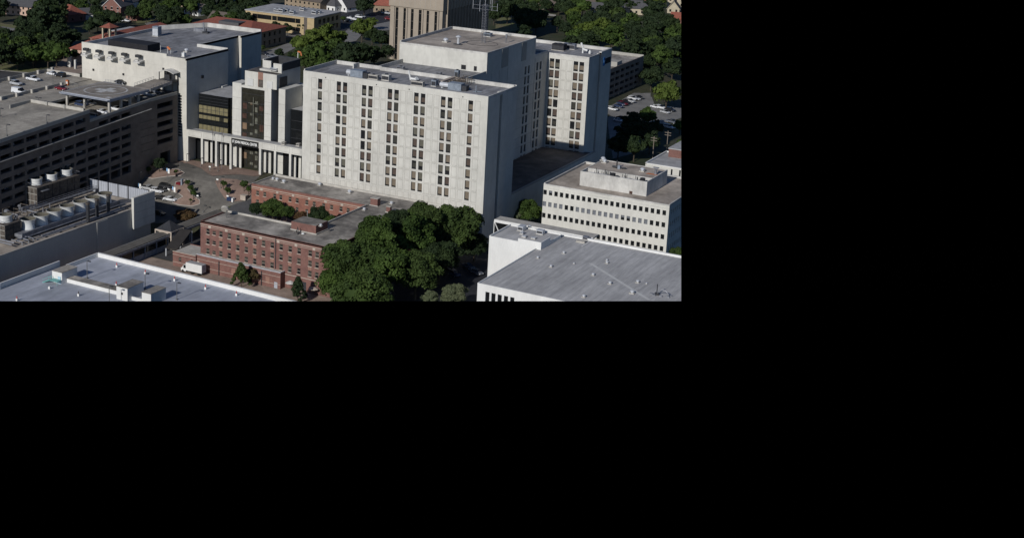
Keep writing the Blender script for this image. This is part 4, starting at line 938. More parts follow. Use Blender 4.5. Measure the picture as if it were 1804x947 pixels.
mb = MB()
for (y, x0, x1) in ((BY0, bx0, bx1), (384.05, -264.9, -222.3)):
    mb.box(x0-.04, x1, y-.14, y, 2.0, 2.18, 0); mb.box(x0-.04, x1, y-.05, y, 1.45, 1.55, 0)
    for x in range(int(x0)+3, int(x1), 6): mb.box(x-.45, x+.45, y-.1, y, 1.3, 1.95, 0)
mb.box(-223.5, bx1, BY0-.1, BY0, -7.55, -7.35, 0)
for i, x in enumerate(fx):
    for a, b, w in fz_: mb.box(x-.68, x+.68, BY0-.12, BY0-.005, a-.3+(.2 if i == 1 else 0), a-.1+(.2 if i == 1 else 0), 0)
for x in bwx:
    for a in (-.45, -3.4): mb.box(x-.68, x+.68, 383.93, 384.045, a-.2, a, 0)
for x in fx[2::2]:
    for z in (-1.0, -4.0): mb.box(x-.6, x+.6, BY0-.06, BY0-.004, z-.75, z+.1, 1)
mb.box(-226.9, -226.7, BY0-.2, BY0, -6.5, 2.6, 2); mb.box(-223.9, -223.7, 383.85, 384.05, -9, 2.6, 2)
mb.build('stone_trim', ['limestone', 'brick_infill', 'dark_metal'], BK)
def sash(w, h, dark):
    mb = MB(); mb.box(-w/2, w/2, 0, .05, 0, h, 0); mb.box(-w/2, w/2, -.05, 0, h*.48, h*.53, 1); mb.box(-w/2, -w/2+.05, -.06, 0, 0, h, 1); mb.box(w/2-.07, w/2, -.06, 0, 0, h, 1)
    if dark < 2: mb.box(-w/2+.08, w/2-.08, -.03, .0, h*(.53 if dark else .05), h*.97, 2)
    o = mb.build('window', ['glass', 'limestone', 'blind_dark']); me = o.data; bpy.data.objects.remove(o); return me
SK = {}
def sashwin(parent, x, y, z, w, h):
    k = (w, round(h, 2), rng.choice((0, 0, 1, 1, 2)))
    if k not in SK: SK[k] = sash(*k)
    o = bpy.data.objects.new('window', SK[k]); COL.objects.link(o); o.parent = parent; o.location = Vector((x, y, z))-Vector(parent.location)
for i, h in enumerate(hs): sashwin(BK, (h[0]+h[1])/2, BY0+.2, h[2], 1.2, h[3]-h[2])
for h in hs3: sashwin(BK, (h[0]+h[1])/2, 384.25, h[2], 1.1, h[3]-h[2])
q = MB(); q.box(-218.2, -216.4, BY0+.2, BY0+.28, -11.4, -8.6); q.build('door', 'dark_metal', BK)
mb = MB()
for x0, x1, y0, y1 in ((bx0, bx1, BY0, 354.4), (-222.3, bx1, 354.4, 384.05), (-264.9, bx1, 384.05, 397.6)):
    mb.face([(x0+.02, y0+.02, ZB-.35), (x1-.02, y0+.02, ZB-.35), (x1-.02, y1, ZB-.35), (x0+.02, y1, ZB-.35)])
mb.build('roof', 'brown_roof', BK)
mb = MB()
mb.box(bx0, bx1, BY0, BY0+.3, ZB-.4, ZB+.05, 0); mb.box(bx0, -222.3, 354.05, 354.4, ZB-.4, ZB+.2, 1); mb.box(-222.6, -222.25, 354.4, 384, ZB-.4, ZB+.2, 1)
mb.box(-264.9, -222.6, 384.03, 384.35, ZB-.4, ZB+.05, 0); mb.box(-264.9, bx1, 397.3, 397.62, ZB-.4, ZB+.35, 1); mb.box(bx1-.3, bx1, BY0+.3, 397.3, ZB-.4, ZB+.05, 0)
mb.box(bx0-.0, bx0+.3, BY0+.3, 354.05, ZB-.4, ZB+.1, 0); mb.box(-264.9, -264.6, 384.35, 397.3, ZB-.4, ZB+.1, 1)
mb.build('parapet', ['red_brick', 'pale_concrete'], BK)
# roof house, chimneys, bent aerials
xh0, yh0 = at(*T('d2', 385, 560-20), ZB-.35); xh1, yh1 = at(*T('d2', 690, 575), ZB-.35)
mb = MB(); mb.box(-227.6, -220.5+1.3, yh1, yh1+6.4, ZB-.35, ZB+2.2, 0); mb.build('roof_house', ['red_brick'], BK)
mb = MB(); mb.box(-227.6+.15, -219.35, yh1+.15, yh1+6.25, ZB+2.2, ZB+2.25); mb.box(-227.8, -219.0, yh1-.15, yh1, ZB-.33, ZB+.0, 1); mb.box(-219.2, -218.9, yh1, yh1+6.4, ZB-.33, ZB, 1); mb.build('roof_house_top', ['brown_roof', 'pale_concrete'], BK)
for px_, yb_, w, h in ((1345, 170, 1.3, 1.9), (1532, 258, .7, 1.4)):
    x, y = at(*T('d2', px_, yb_), ZB-.35); q = MB(); q.box(x-w, x+w*.9, y, y+w*1.4, ZB-.3, ZB+h, 0); q.box(x-w-.1, x+w*.9+.1, y-.1, y+w*1.4+.1, ZB+h, ZB+h+.15, 1); q.box(x-w-.2, x+w+.1, y-.25, y-.01, ZB-.33, ZB-.1, 1); q.build('chimney', ['red_brick', 'pale_concrete'], BK)
# low annexes in front
AN = thing('brick_annex', 'single-storey red brick annex with bricked-up openings in front of the brick building', 'building', (-240, 340, -11.5))
AY1, AY2 = 338.4, 338.95
mb = MB()
hsA = [(-259.2, -258.2, -9.7, -8.5), (-254.8, -253.8, -9.4, -8.4)]
wallgrid(mb, 'y', AY1, -261.3, -252.9, -13, -7.0, hsA, .25, 0)
wallgrid(mb, 'y', AY2, -252.9, -223.6, -13, -6.6, [(-225.8, -224.6, -11.5, -9.6)], .2, 0)
mb.face([(-252.9, AY1, -13), (-252.9, AY2, -13), (-252.9, AY2, -7), (-252.9, AY1, -7)]); mb.face([(-253.5, AY1, -7), (-252.9, AY2, -7), (-252.9, AY2, -6.6)])
mb.face([(-223.6, AY2, -13), (-223.6, BY0, -13), (-223.6, BY0, -6.6), (-223.6, AY2, -6.6)]); mb.face([(-261.3, 347, -13), (-261.3, AY1, -13), (-261.3, AY1, -7), (-261.3, 347, -7)]); mb.face([(-253.4, 347, -13), (-261.3, 347, -13), (-261.3, 347, -7), (-253.4, 347, -7)])
for x0, x1, z0, z1 in ((-249.9, -248.2, -10.7, -8.8), (-232.4, -230.9, -10.5, -8.5), (-228.6, -227.2, -10.5, -8.5), (-240.5, -239.1, -10.4, -8.4)): mb.box(x0, x1, AY2-.08, AY2+.01, z0, z1, 1)
mb.box(-253.0+.15, -252.0, AY2-.1, AY2+.01, -9.7, -8.5, 2)
for z in (-7.9, -10.2): mb.box(-261.3, -252.9, AY1-.1, AY1+.01, z, z+.1, 2); mb.box(-252.85, -223.6, AY2-.1, AY2+.01, z, z+.09, 2)
for x in (-245.0, -236.2, -230.1): mb.box(x, x+.25, AY2-.25, AY2, -11.6, -7.2, 3)
mb.build('wall', ['red_brick', 'brick_infill', 'limestone', 'dark_metal'], AN)
mb = MB(); mb.face([(-261.2, AY1+.1, -7.2), (-252.9, AY1+.1, -7.2), (-252.9, BY0-.02, -7.2), (-261.2, BY0-.02, -7.2)]); mb.face([(-261.2, BY0, -7.2), (-253.4, BY0, -7.2), (-253.4, 346.9, -7.2), (-261.2, 346.9, -7.2)]); mb.face([(-252.9, AY2+.1, -6.75), (-223.7, AY2+.1, -6.75), (-223.7, BY0-.02, -6.75), (-252.9, BY0-.02, -6.75)]); mb.build('roof', 'pale_concrete', AN)
mb = MB(); mb.box(-253.0, -223.55, AY2-.04, AY2+.5, -6.65, -6.45, 0); mb.box(-261.35, -253.0, AY1-.05, AY1+.2, -7.05, -6.9, 1); mb.box(-223.9, -223.55, AY2+.5, BY0-.02, -6.65, -6.45, 0)
mb.build('coping', ['light_metal', 'limestone'], AN)
for a, b, c, d in hsA: sashwin(AN, (a+b)/2, AY1+.2, c, 1.0, d-c)
q = MB(); q.box(-225.8, -224.6, AY2+.1, AY2+.18, -11.5, -9.6); q.build('door', 'fence_metal', AN)

# ---------------------------------------------------------------- near car park roof, bottom left
FD = thing('roof_car_park', 'pale blue-grey painted car park roof with cream parapets filling the lower left corner', 'building', (-240, 300, -10))
DZ = -5.1
mb = MB(); mb.face([(-274.2, 262, DZ), (-274.2, 304, DZ), (-271.6, 304.2, DZ), (-271.6, 317, DZ), (-190, 315, DZ), (-190, 262, DZ)][::-1])
mb.face([(-274.2, 262, -14), (-274.2, 317, -14), (-274.2, 317, DZ), (-274.2, 262, DZ)]); mb.build('roof_deck', 'deck_paint', FD)
mb = MB()
mb.prism([(-272.0, 317.6), (-271.6, 316.9), (-190, 314.9), (-190, 315.6)], -14, -3.95)
mb.box(-272.0, -271.65, 303.9, 317, -14, -3.95); mb.box(-275.2, -274.8, 262, 304.5, -14, -3.6)
mb.box(-274.8, -274.3, 280.2, 280.7, DZ, -3.7)
mb.build('parapet', 'white_paint', FD)
mb = MB(); mb.box(-267.4, -263.9, 293.1, 299.3, DZ, -1.95, 0); mb.box(-263.9, -245.0, 295.0, 297.9, DZ, -4.0, 0)
mb.build('stair_house', 'white_paint', FD)
mb = MB(); mb.box(-267.5, -263.8, 293.0, 299.4, -1.95, -1.85, 0); mb.box(-263.85, -245.05, 294.9, 298, -4.0, -3.92, 0); mb.build('stair_roof', 'brown_roof', FD)
q = MB(); q.box(-265.3, -264.3, 292.95, 293.08, DZ, -3.1); q.build('door', 'blue_door', FD)
mb = MB(); mb.box(-244.6, -240.9, 292.6, 299.3, DZ, -1.6); mb.build('lift_house', 'white_paint', FD)
mb = MB(); mb.box(-244.7, -240.8, 292.5, 299.4, -1.6, -1.5); mb.build('lift_roof', 'brown_roof', FD)
q = MB(); q.box(-243.0, -242.4, 292.5, 292.58, -3.6, -3.0); q.build('louvre', 'dark_metal', FD)
mb = MB(); mb.box(-236.9, -233.9, 293.6, 299.9, DZ, -2.0); mb.box(-240.85, -236.95, 294.2, 294.6, DZ, -4.2); mb.build('shaft_house', 'white_paint', FD)
mb = MB(); mb.box(-237.0, -233.8, 293.5, 300, -2.0, -1.9); mb.build('shaft_roof', 'brown_roof', FD)
ST = thing('teal_stairs', 'teal metal stairs with railings at the blue door of the stair house', 'stairs', (-266.5, 291.5, DZ))
mb = MB()
for k in range(5): mb.box(-269.2+.45*k, -268.8+.45*k, 291.2, 292.4, DZ+.2*k, DZ+.22+.2*k)
mb.box(-267, -264, 291.2, 292.9, DZ+1.0, DZ+1.1)
for y in (291.2, 292.4): mb.tube((-269.2, y, DZ+.9), (-267, y, DZ+2.0), .05); mb.tube((-267, y, DZ+1), (-267, y, DZ+2), .05)
mb.tube((-267, 291.2, DZ+2), (-264, 291.2, DZ+2), .05); mb.tube((-264, 291.2, DZ), (-264, 291.2, DZ+2), .05); mb.build('flight', 'teal_paint', ST)
posts = [('e0', 225, 748), ('e0', 655, 590), ('e0', 1040, 685), ('e0', 1540, 552), ('e0', 1547, 305), ('e1', 120, 395), ('e1', 508, 485), ('e1', 918, 595), ('e1', 1328, 680)]
plab = ['white standpipe with a red tip at the bottom left corner of the roof car park', 'plain white standpipe at the foot of the teal stairs', 'white standpipe with a dark tip in front of the long low stair ramp', 'red-tipped standpipe behind the long low stair ramp', 'white standpipe on the open roof beside the oblong shadow', 'standpipe just inside the cream parapet, nearest its left corner', 'standpipe along the cream parapet right of the dark lamp post', 'standpipe along the cream parapet behind the white lorry', 'rightmost standpipe along the cream parapet']
for i, p in enumerate(posts):
    x, y = at(*T(*p), DZ); t_ = thing('standpipe', plab[i], 'standpipe', (x, y, DZ), 'standpipes on the roof car park')
    q = MB(); q.box(x-.28, x+.28, y-.2, y+.35, DZ, DZ+.65); q.build('base', 'white_paint', t_)
    if i != 1: q = MB(); q.rev([(.16, DZ+.65), (.12, DZ+1.0), (.02, DZ+1.5)], x, y, 8); q.build('tip', 'red_paint' if i != 2 else 'rust_metal', t_)
def lamp(x, y, z, h, label, arms=1, group='lamp posts on the car park roofs', r=.09, rot=0):
    t_ = thing('lamp_post', label, 'street lamp', (x, y, z), group); q = MB(); q.tube((x, y, z), (x, y, z+h), r, 0, 8); q.box(x-.22, x+.22, y-.22, y+.22, z, z+.35, 0); q.build('pole', 'pole_grey', t_)
    for s in ((1, -1) if arms == 2 else (1,)):
        q = MB(); q.tube((x, y, z+h), (x+s*.7, y, z+h+.05), .05); q.box(min(x+s*.4, x+s*1.3), max(x+s*.4, x+s*1.3), y-.22, y+.22, z+h-.05, z+h+.14); q.build('lamp_head', 'dark_metal', t_)
    return t_
for (k, px_, py_, h, lb) in (('e0', 1155, 452, 5.0, 'dark lamp post casting a long shadow behind the stair house'), ('e0', 1448, 800, 5.2, 'dark lamp post in front of the long low stair ramp'), ('e1', 118, 600, 4.6, 'dark lamp post behind the lift house'), ('e1', 538, 735, 4.8, 'dark lamp post right of the white shaft house')):
    x, y = at(*T(k, px_, py_), DZ); lamp(x, y, DZ, h, lb)

# ---------------------------------------------------------------- white office block on the right
OY, OX0, OX1, OZ = 422.9, -181.2, -140.4, 8.0
OF = thing('white_office', 'white office block with four rows of small square black windows and a brown flat roof', 'building', (-160, OY, -11))
c0 = ony(*T('d4', 1580, 262), OY)[0]; pitch = (c0-ony(*T('c4', 147, 768), OY)[0])/19.0
wc = [c0-pitch*k for k in range(22)]; zr = [ony(*T('d4', 1580, 262), OY)[1]-3.74*k for k in range(5)]
mb = MB(); hs = [(x-.56, x+.56, z-.78, z+.78) for x in wc if x-.6 > OX0 for z in zr]
wallgrid(mb, 'y', OY, OX0, OX1, -13, OZ, hs, .45, 0)
hsx = [(y-.5, y+.5, z-.78, z+.78) for y in [OY+2.2+1.85*k for k in range(14)] for z in zr]
wallgrid(mb, 'x', OX1, OY, 456.5, -13, OZ, hsx, .45, 0)
mb.face([(OX1, 456.5, -13), (OX0, 456.5, -13), (OX0, 456.5, OZ), (OX1, 456.5, OZ)]); mb.face([(OX0, 456.5, -13), (OX0, OY, -13), (OX0, OY, OZ), (OX0, 456.5, OZ)])
mb.build('wall', ['white_wall'], OF)
def pane_mesh(w, h, mt):
    mb = MB(); mb.box(-w/2, w/2, 0, .04, 0, h, 0)
    if mt == 'half': mb.box(-w/2+.05, w/2-.05, -.04, .0, h*.5, h, 1)
    o = mb.build('window', ['black_glass' if mt == 'half' else mt, 'grey_pane']); me = o.data; bpy.data.objects.remove(o); return me
PK = {}
def pane(parent, x, y, z, w, h, mt, rz=0):
    k = (w, h, mt)
    if k not in PK: PK[k] = pane_mesh(*k)
    o = bpy.data.objects.new('window', PK[k]); COL.objects.link(o); o.parent = parent; o.location = Vector((x, y, z))-Vector(parent.location); o.rotation_euler = (0, 0, rz)
cnt = 0; rest = MB()
for r, z in enumerate(zr):
    for i, x in enumerate(wc):
        if x-.6 <= OX0: continue
        j = 21-i
        mt = 'black_glass'
        if r == 1 and (j < 4 or 6 <= j <= 13 or 16 <= j <= 18): mt = 'grey_pane'
        if r == 1 and j in (14, 15) or (r == 0 and j in (1,)): mt = 'half'
        if r < 4: pane(OF, x, OY+.4, z-.78, 1.12, 1.56, mt); cnt += 1
        else: rest.box(x-.56, x+.56, OY+.4, OY+.44, z-.78, z+.78)
for y in [OY+2.2+1.85*k for k in range(14)]:
    for z in zr:
        if cnt < 99: pane(OF, OX1-.4, y, z-.78, 1.0, 1.56, 'black_glass', R(90)); cnt += 1
        else: rest.box(OX1-.45, OX1-.4, y-.5, y+.5, z-.78, z+.78)
tag(rest.build('window', ['black_glass'], OF), kind='stuff')
mb = MB(); mb.face([(OX0, OY, OZ-.4), (OX1, OY, OZ-.4), (OX1, 456.5, OZ-.4), (OX0, 456.5, OZ-.4)]); mb.build('roof', 'tan_roof', OF)
mb = MB(); mb.box(OX0, OX1+.02, OY-.02, OY+.3, OZ-.4, OZ+.05); mb.box(OX0-.02, OX0+.4, OY+.3, 456.5, OZ-.4, OZ+.25); mb.box(OX0, OX1, 456.1, 456.52, OZ-.4, OZ+.3); mb.box(OX1-.35, OX1+.03, OY+.3, 456.1, OZ-.4, OZ+.15)
mb.box(OX0-.02, OX1+.04, OY-.05, OY, OZ-1.2, OZ-1.1); mb.build('parapet', 'weathered_white', OF)
px0, px1, py0, py1, pz = -171.8, -150.0, 429.1, 447.3, 12.25
mb = MB(); mb.box(px0, px1, py0, py0+.35, OZ-.38, pz, 0); mb.box(px1-.35, px1, py0+.35, py1, OZ-.38, pz, 0); mb.box(px0, px0+.35, py0+.35, py1, OZ-.38, pz, 0); mb.box(px0+.35, px1-.35, py1-.35, py1, OZ-.38, pz, 0)
xl, zl = ony(*T('c4', 1140, 745), py0); mb.box(xl-.55, xl+.45, py0-.08, py0, zl-.4, zl+.45, 1)
mb.box(px0+.4, px1-.4, 434.4, 434.75, OZ, pz-.05, 2)
mb.build('penthouse_wall', ['weathered_white', 'bronze_pane', 'weathered_white'], OF)
mb = MB(); mb.face([(px0+.35, py0+.35, pz-1.6), (px1-.35, py0+.35, pz-1.6), (px1-.35, 434.5, pz-1.6), (px0+.35, 434.5, pz-1.6)], 1); mb.face([(px0+.35, 434.7, pz-.15), (px1-.35, 434.7, pz-.15), (px1-.35, py1-.3, pz-.15), (px0+.35, py1-.3, pz-.15)], 0)
mb.build('penthouse_roof', ['tan_roof', 'dark_roof'], OF)

# ---------------------------------------------------------------- grey-roofed building bottom right
GB = thing('grey_roof_building', 'white building with a huge streaked grey flat roof in the lower right corner', 'building', (-140, 355, -10))
gx0_, gy0, gyb, gzr = -159.25, 332.9, 385.3, 5.0
gw = [(-156.9, -155.75), (-155.2, -154.05), (-153.45, -152.3), (-151.7, -150.55), (-149.95, -148.8)]
mb = MB(); wallgrid(mb, 'y', gy0, gx0_, -95, -12, gzr, [(a, b, -2.5, 3.15) for a, b in gw], .4, 0)
mb.face([(gx0_, 371.5, -12), (gx0_, gy0, -12), (gx0_, gy0, gzr), (gx0_, 371.5, gzr)]); mb.face([(-95, gyb, -12), (gx0_, gyb, -12), (gx0_, gyb, gzr), (-95, gyb, gzr)])
mb.build('wall', ['white_paint'], GB)
for a, b in gw: pane(GB, (a+b)/2, gy0+.35, -2.5, b-a, 5.65, 'black_glass')
mb = MB(); mb.face([(gx0_, gy0, gzr-.25), (-95, gy0, gzr-.25), (-95, gyb, gzr-.25), (gx0_, gyb, gzr-.25)])
mb.build('roof', 'streaked_roof', GB)
mb = MB(); mb.box(gx0_-.02, -95, gy0-.03, gy0+.25, gzr-.3, gzr+.05, 0); mb.box(gx0_-.03, gx0_+.22, gy0+.25, 370.8, gzr-.3, gzr+.05, 0); mb.box(-158.7, -95, gyb-.5, gyb+.03, gzr-.3, gzr+.35, 0)
mb.box(-149.9, -149.6, 378.5, 384, gzr-.24, gzr-.2, 0)
# the pale seam that runs slantwise over the roof
a = Vector((*at(*T('e4', 600, 250), gzr-.24), gzr-.243)); b = Vector((*at(*T('e4', 1380, 735), gzr-.24), gzr-.243)); d = (b-a).normalized(); nn = Vector((-d.y, d.x, 0))*.45
mb.face([a-nn, b-nn, b+nn, a+nn], 1)
mb.build('parapet', ['white_paint', 'white_marking'], GB)
bz = 6.0
mb = MB()
bxr, bzr = ony(*T('d3', 1755, 655), 368.8); bxs = ony(*T('d3', 1450, 600), 368.8)[0]
mb.prism([(-173.5, 368.8), (bxr, 368.8), (bxr, 382.6), (-173.5, 382.6)], -13, bz-.35, 0)
mb.box(-173.52, bxs, 368.78, 369.05, bz-.35, bz, 0); mb.box(-173.52, -173.2, 369.05, 382.6, bz-.35, bz+.1, 0); mb.box(bxs, bxr+.02, 368.78, 369.05, bz-.35, bzr, 0); mb.box(bxr-.25, bxr+.02, 369.05, 375, bz-.35, bzr, 0); mb.box(-173.2, bxr, 382.3, 382.6, bz-.35, bz+.1, 0)
mb.build('corner_block', ['white_paint'], GB)
mb = MB(); mb.face([(-173.2, 369.05, bz-.33), (bxr-.25, 369.05, bz-.33), (bxr-.25, 382.3, bz-.33), (-173.2, 382.3, bz-.33)]); mb.build('corner_roof', 'streaked_roof', GB)
FB = thing('footbridge', 'enclosed white truss footbridge reaching from the grey-roofed building to the cream slab block', 'bridge', (-178, 388, 2))
by0, by1 = 387.4, 391.6
bxl = at(*T('d3', 1120, 355), 5.0)[0]
mb = MB(); mb.box(bxl, -150, by0, by1, 4.6, 5.0, 0); mb.box(bxl, -150, by0-.06, by0, 4.2, 5.05, 1); mb.build('roof', ['pale_concrete', 'white_paint'], FB)
mb = MB(); mb.box(bxl, -159, by0+.3, by1-.3, -.2, 4.55, 0); mb.build('glazing', 'black_glass', FB)
mb = MB(); mb.box(bxl, -159, by0, by0+.25, -.6, -.2); x = bxl
while x < -160:
    mb.tube((x, by0+.1, 4.4), (x+2.6, by0+.1, -.4), .14, 0, 5); mb.tube((x+2.6, by0+.1, -.4), (x+5.2, by0+.1, 4.4), .14, 0, 5); mb.box(x-.1, x+.1, by0, by0+.2, -.4, 4.4); x += 5.2
mb.build('truss', 'white_paint', FB)

# small white building at the right edge
SO = thing('corner_shop_block', 'low white building with slit windows at the right edge behind the office', 'building', (-165, 490, -10))
sx0, sy0 = at(*T('c4', 1332, 352), 2.0); sx1, sy1 = at(*T('c4', 1600, 195), 2.0)
slx = [ony(*T('c4', p, q_), sy0) for p, q_ in ((1677, 485), (1786, 500))]
mb = MB(); hs = [(x-.3, x+.3, z-1.3, z+1.3) for x, z in slx]; wallgrid(mb, 'y', sy0, sx0, sx0+60, -12, 2, hs, .3, 0); mb.face([(sx0, sy1, -12), (sx0, sy0, -12), (sx0, sy0, 2), (sx0, sy1, 2)]); mb.face([(sx0+60, sy1, -12), (sx0, sy1, -12), (sx0, sy1, 2), (sx0+60, sy1, 2)]); mb.build('wall', 'white_wall', SO)
for h in hs: pane(SO, (h[0]+h[1])/2, sy0+.25, h[2], .6, 2.6, 'black_glass')
mb = MB(); mb.face([(sx0, sy0, 1.7), (sx0+60, sy0, 1.7), (sx0+60, sy1, 1.7), (sx0, sy1, 1.7)]); mb.build('roof', 'pale_roof', SO)
mb = MB(); mb.box(sx0-.02, sx0+.4, sy0, sy1, 1.7, 2.2); mb.box(sx0+.4, sx0+60, sy0-.03, sy0+.3, 1.7, 2.05); mb.box(sx0+.4, sx0+60, sy1-.3, sy1+.02, 1.7, 2.2); mb.build('parapet', 'white_paint', SO)
SB = thing('brick_shop_block', 'brick block with a grey roof peeking over the white block at the right edge', 'building', (-165, 520, -10))
ax0, ay0 = at(*T('c4', 1642, 152), 5.0); mb = MB(); mb.box(ax0, ax0+50, ay0, ay0+24, -10, 4.6, 0); mb.build('wall', 'red_brick', SB)
mb = MB(); mb.box(ax0-.15, ax0+50, ay0-.15, ay0+24, 4.6, 5.0); mb.build('roof', 'pale_roof', SB)

# ---------------------------------------------------------------- far garage in shadow (upper right)
FG = thing('far_garage', 'brown multi-storey garage in shadow behind the ward block, parked cars along its foot', 'parking garage', (-245, 650, -10))
fgx, fgy1 = at(*T('a4', 1310, 740), 5.0); fgy0 = 560
mb = MB(); hs = [(y+.6, y+5.4, z-1.4, z) for y in [fgy0+6.2*k for k in range(19)] for z in (3.0, .1, -2.8, -5.7, -8.4) if y+6 < fgy1]
wallgrid(mb, 'x', fgx, fgy0, fgy1, -12, 5, hs, 1.0, 0)
wallgrid(mb, 'y', fgy0, fgx-40, fgx, -12, 5, [], 1, 0)
mb.face([(fgx, fgy1, -12), (fgx-40, fgy1, -12), (fgx-40, fgy1, 5), (fgx, fgy1, 5)])
for z in (1.2, -1.7, -4.6, -7.5, -10): mb.box(fgx-16, fgx-.05, fgy0+.1, fgy1-.1, z-.3, z)
mb.build('wall', ['garage_wall'], FG)
mb = MB(); mb.face([(fgx-40, fgy0, 4.2), (fgx, fgy0, 4.2), (fgx, fgy1, 4.2), (fgx-40, fgy1, 4.2)]); mb.build('roof', 'brown_roof', FG)
mb = MB(); mb.box(fgx-40, fgx+.02, fgy1-.5, fgy1+.02, 4.2, 5.5, 1); mb.box(fgx-.4, fgx+.02, fgy0, fgy1-.5, 4.2, 5.0, 0); tx0, ty0 = at(*T('a4', 1022, 800), 6.5); mb.box(tx0-12, tx0, ty0-6, ty0, 4.25, 6.5, 1); mb.build('parapet', ['garage_wall', 'joint_grey'], FG)

# ---------------------------------------------------------------- beige tower at the top
TY = 622.0
BG = thing('beige_tower', 'tall beige tower with vertical dark window strips, cut off at the top', 'building', (-335, TY, -1.2))
tX0 = ony(*T('a2', 1562, 80), TY)[0]; tX1 = ony(*T('a3', 450, 160), TY)[0]; zc = 24.6
sl = []
for k, a, b in (('a2', 1632, 1668), ('a2', 1736, 1768), ('a3', 32, 67), ('a3', 135, 172), ('a3', 240, 272), ('a3', 345, 380)):
    sl.append((ony(*T(k, a, 150), TY)[0], ony(*T(k, b, 150), TY)[0], -1, zc-.6))
mb = MB(); wallgrid(mb, 'y', TY, tX0, tX1, -3, zc, sl, .8, 0)
mb.box(tX0-.5, tX1+.5, TY-.6, 672, zc, 52, 0)
k = tX0+2.5
while k < tX1: mb.box(k, k+.12, TY-.63, TY-.6, zc+.6, 50, 1); k += 2.75
hs = []; y = TY+5
while y < 668: hs.append((y, y+1.3, -1, zc-.5)); y += 3.1
wallgrid(mb, 'x', tX1, TY, 671, -3, zc, hs, .8, 0)
k = TY+3.6
while k < 671: mb.box(tX1, tX1+.9, k, k+.5, -3, 46, 0); k += 3.1
for x in [s[1]+.75 for s in sl[1::2]]: mb.box(x, x+.35, TY-.02, TY+.05, -2, zc-.2, 2)
mb.box(tX0+2.2, tX0+2.6, TY-.02, TY+.04, -2, zc-.2, 2)
mb.face([(tX0, 671, -3), (tX0, TY, -3), (tX0, TY, zc), (tX0, 671, zc)]); mb.face([(tX1, 671, -3), (tX0, 671, -3), (tX0, 671, zc), (tX1, 671, zc)])
mb.build('wall', ['beige_stone', 'joint_grey', 'rust_metal'], BG)
for s in sl:
    q = MB(); q.box(s[0], s[1], TY+.7, TY+.8, s[2], s[3], 0)
    for z in range(2, 24, 4): q.box(s[0], s[1], TY+.64, TY+.7, z, z+.25, 1)
    q.build('window_strip', ['black_glass', 'rust_metal'], BG)
for s in hs: q = MB(); q.box(tX1-.8, tX1-.7, s[0], s[1], s[2], s[3]); q.build('window_strip', 'black_glass', BG)

# ---------------------------------------------------------------- mission style school behind the hall, yellow office
def hip(mb, x0, x1, y0, y1, z0, z1, m=0, o=.6, rid=.3):
    x0 -= o; x1 += o; y0 -= o; y1 += o; w = min(x1-x0, y1-y0)/2*(1-rid)
    if x1-x0 > y1-y0: a, b = (x0+w, (y0+y1)/2, z1), (x1-w, (y0+y1)/2, z1)
    else: a, b = ((x0+x1)/2, y0+w, z1), ((x0+x1)/2, y1-w, z1)
    c = [(x0, y0, z0), (x1, y0, z0), (x1, y1, z0), (x0, y1, z0)]
    if x1-x0 > y1-y0: mb.face([c[0], c[1], b, a], m); mb.face([c[1], c[2], b], m); mb.face([c[2], c[3], a, b], m); mb.face([c[3], c[0], a], m)
    else: mb.face([c[0], c[1], a], m); mb.face([c[1], c[2], b, a], m); mb.face([c[2], c[3], b], m); mb.face([c[3], c[0], a, b], m)
    mb.face(c[::-1], m)
MS = thing('tile_roofed_school', 'long stone building with a red tiled roof behind the right end of the windowless hall', 'building', (-425, 610, -1.2))
mb = MB(); hs = [(y, y+1.8, a, b) for y in (598, 602.5, 607, 611.5, 616, 620.5) for a, b in ((0, 2.4), (4.2, 6.2))]
wallgrid(mb, 'x', -412.5, 594, 627, -2, 7.4, hs, .3, 0); wallgrid(mb, 'y', 594, -452, -412.5, -2, 7.4, [], .3, 0); mb.face([(-412.5, 627, -2), (-452, 627, -2), (-452, 627, 7.4), (-412.5, 627, 7.4)]); mb.box(-452, -451.8, 594, 627, -2, 7.4); mb.build('wall', 'stone_house', MS)
for h in hs: pane(MS, -412.8, (h[0]+h[1])/2, h[2], 1.8, round(h[3]-h[2], 2), 'black_glass', R(90))
mb = MB(); hip(mb, -452, -412.5, 594, 627, 7.4, 11.2, 0, .9, .45); mb.box(-436, -424, 602, 613, 9, 10.8, 1); mb.build('roof', ['tile_red', 'shingle_grey'], MS)
YO = thing('yellow_office', 'yellow brick office with a pale flat roof full of air units', 'building', (-432, 665, -1.2))
yy0, yx1 = 653.7, at(*T('a2', 560, 245), 8.0)[0]
wcs = [ony(*T('a1', p, 215), yy0)[0] for p in (1573, 1636, 1698, 1760)]+[ony(*T('a2', p, 255), yy0)[0] for p in (27, 95, 156, 212, 270, 337)]
wzs = ony(*T('a1', 1573, 215), yy0)[1]
hs = [(x-1.5, x+1.5, wzs-1.1, wzs+1.3) for x in wcs]
mb = MB(); wallgrid(mb, 'y', yy0, -456, yx1, -3, 8, hs+[(h[0], h[1], wzs-5.2, wzs-3.2) for h in hs[4:]], .4, 0)
hx = [(y, y+2.6, wzs-1.1-4*k, wzs+1.3-4*k) for y in (658, 662.3, 666.6, 670.9, 675.2) for k in (0, 1)]; wallgrid(mb, 'x', yx1, yy0, 680, -3, 8, hx, .4, 0)
mb.face([(yx1, 680, -3), (-456, 680, -3), (-456, 680, 8), (yx1, 680, 8)]); mb.face([(-456, 680, -3), (-456, yy0, -3), (-456, yy0, 8), (-456, 680, 8)])
mb.box(yx1-6.2, yx1-4.2, yy0-.05, yy0, -1, 8, 1); mb.build('wall', ['yellow_brick', 'shingle_brown'], YO)
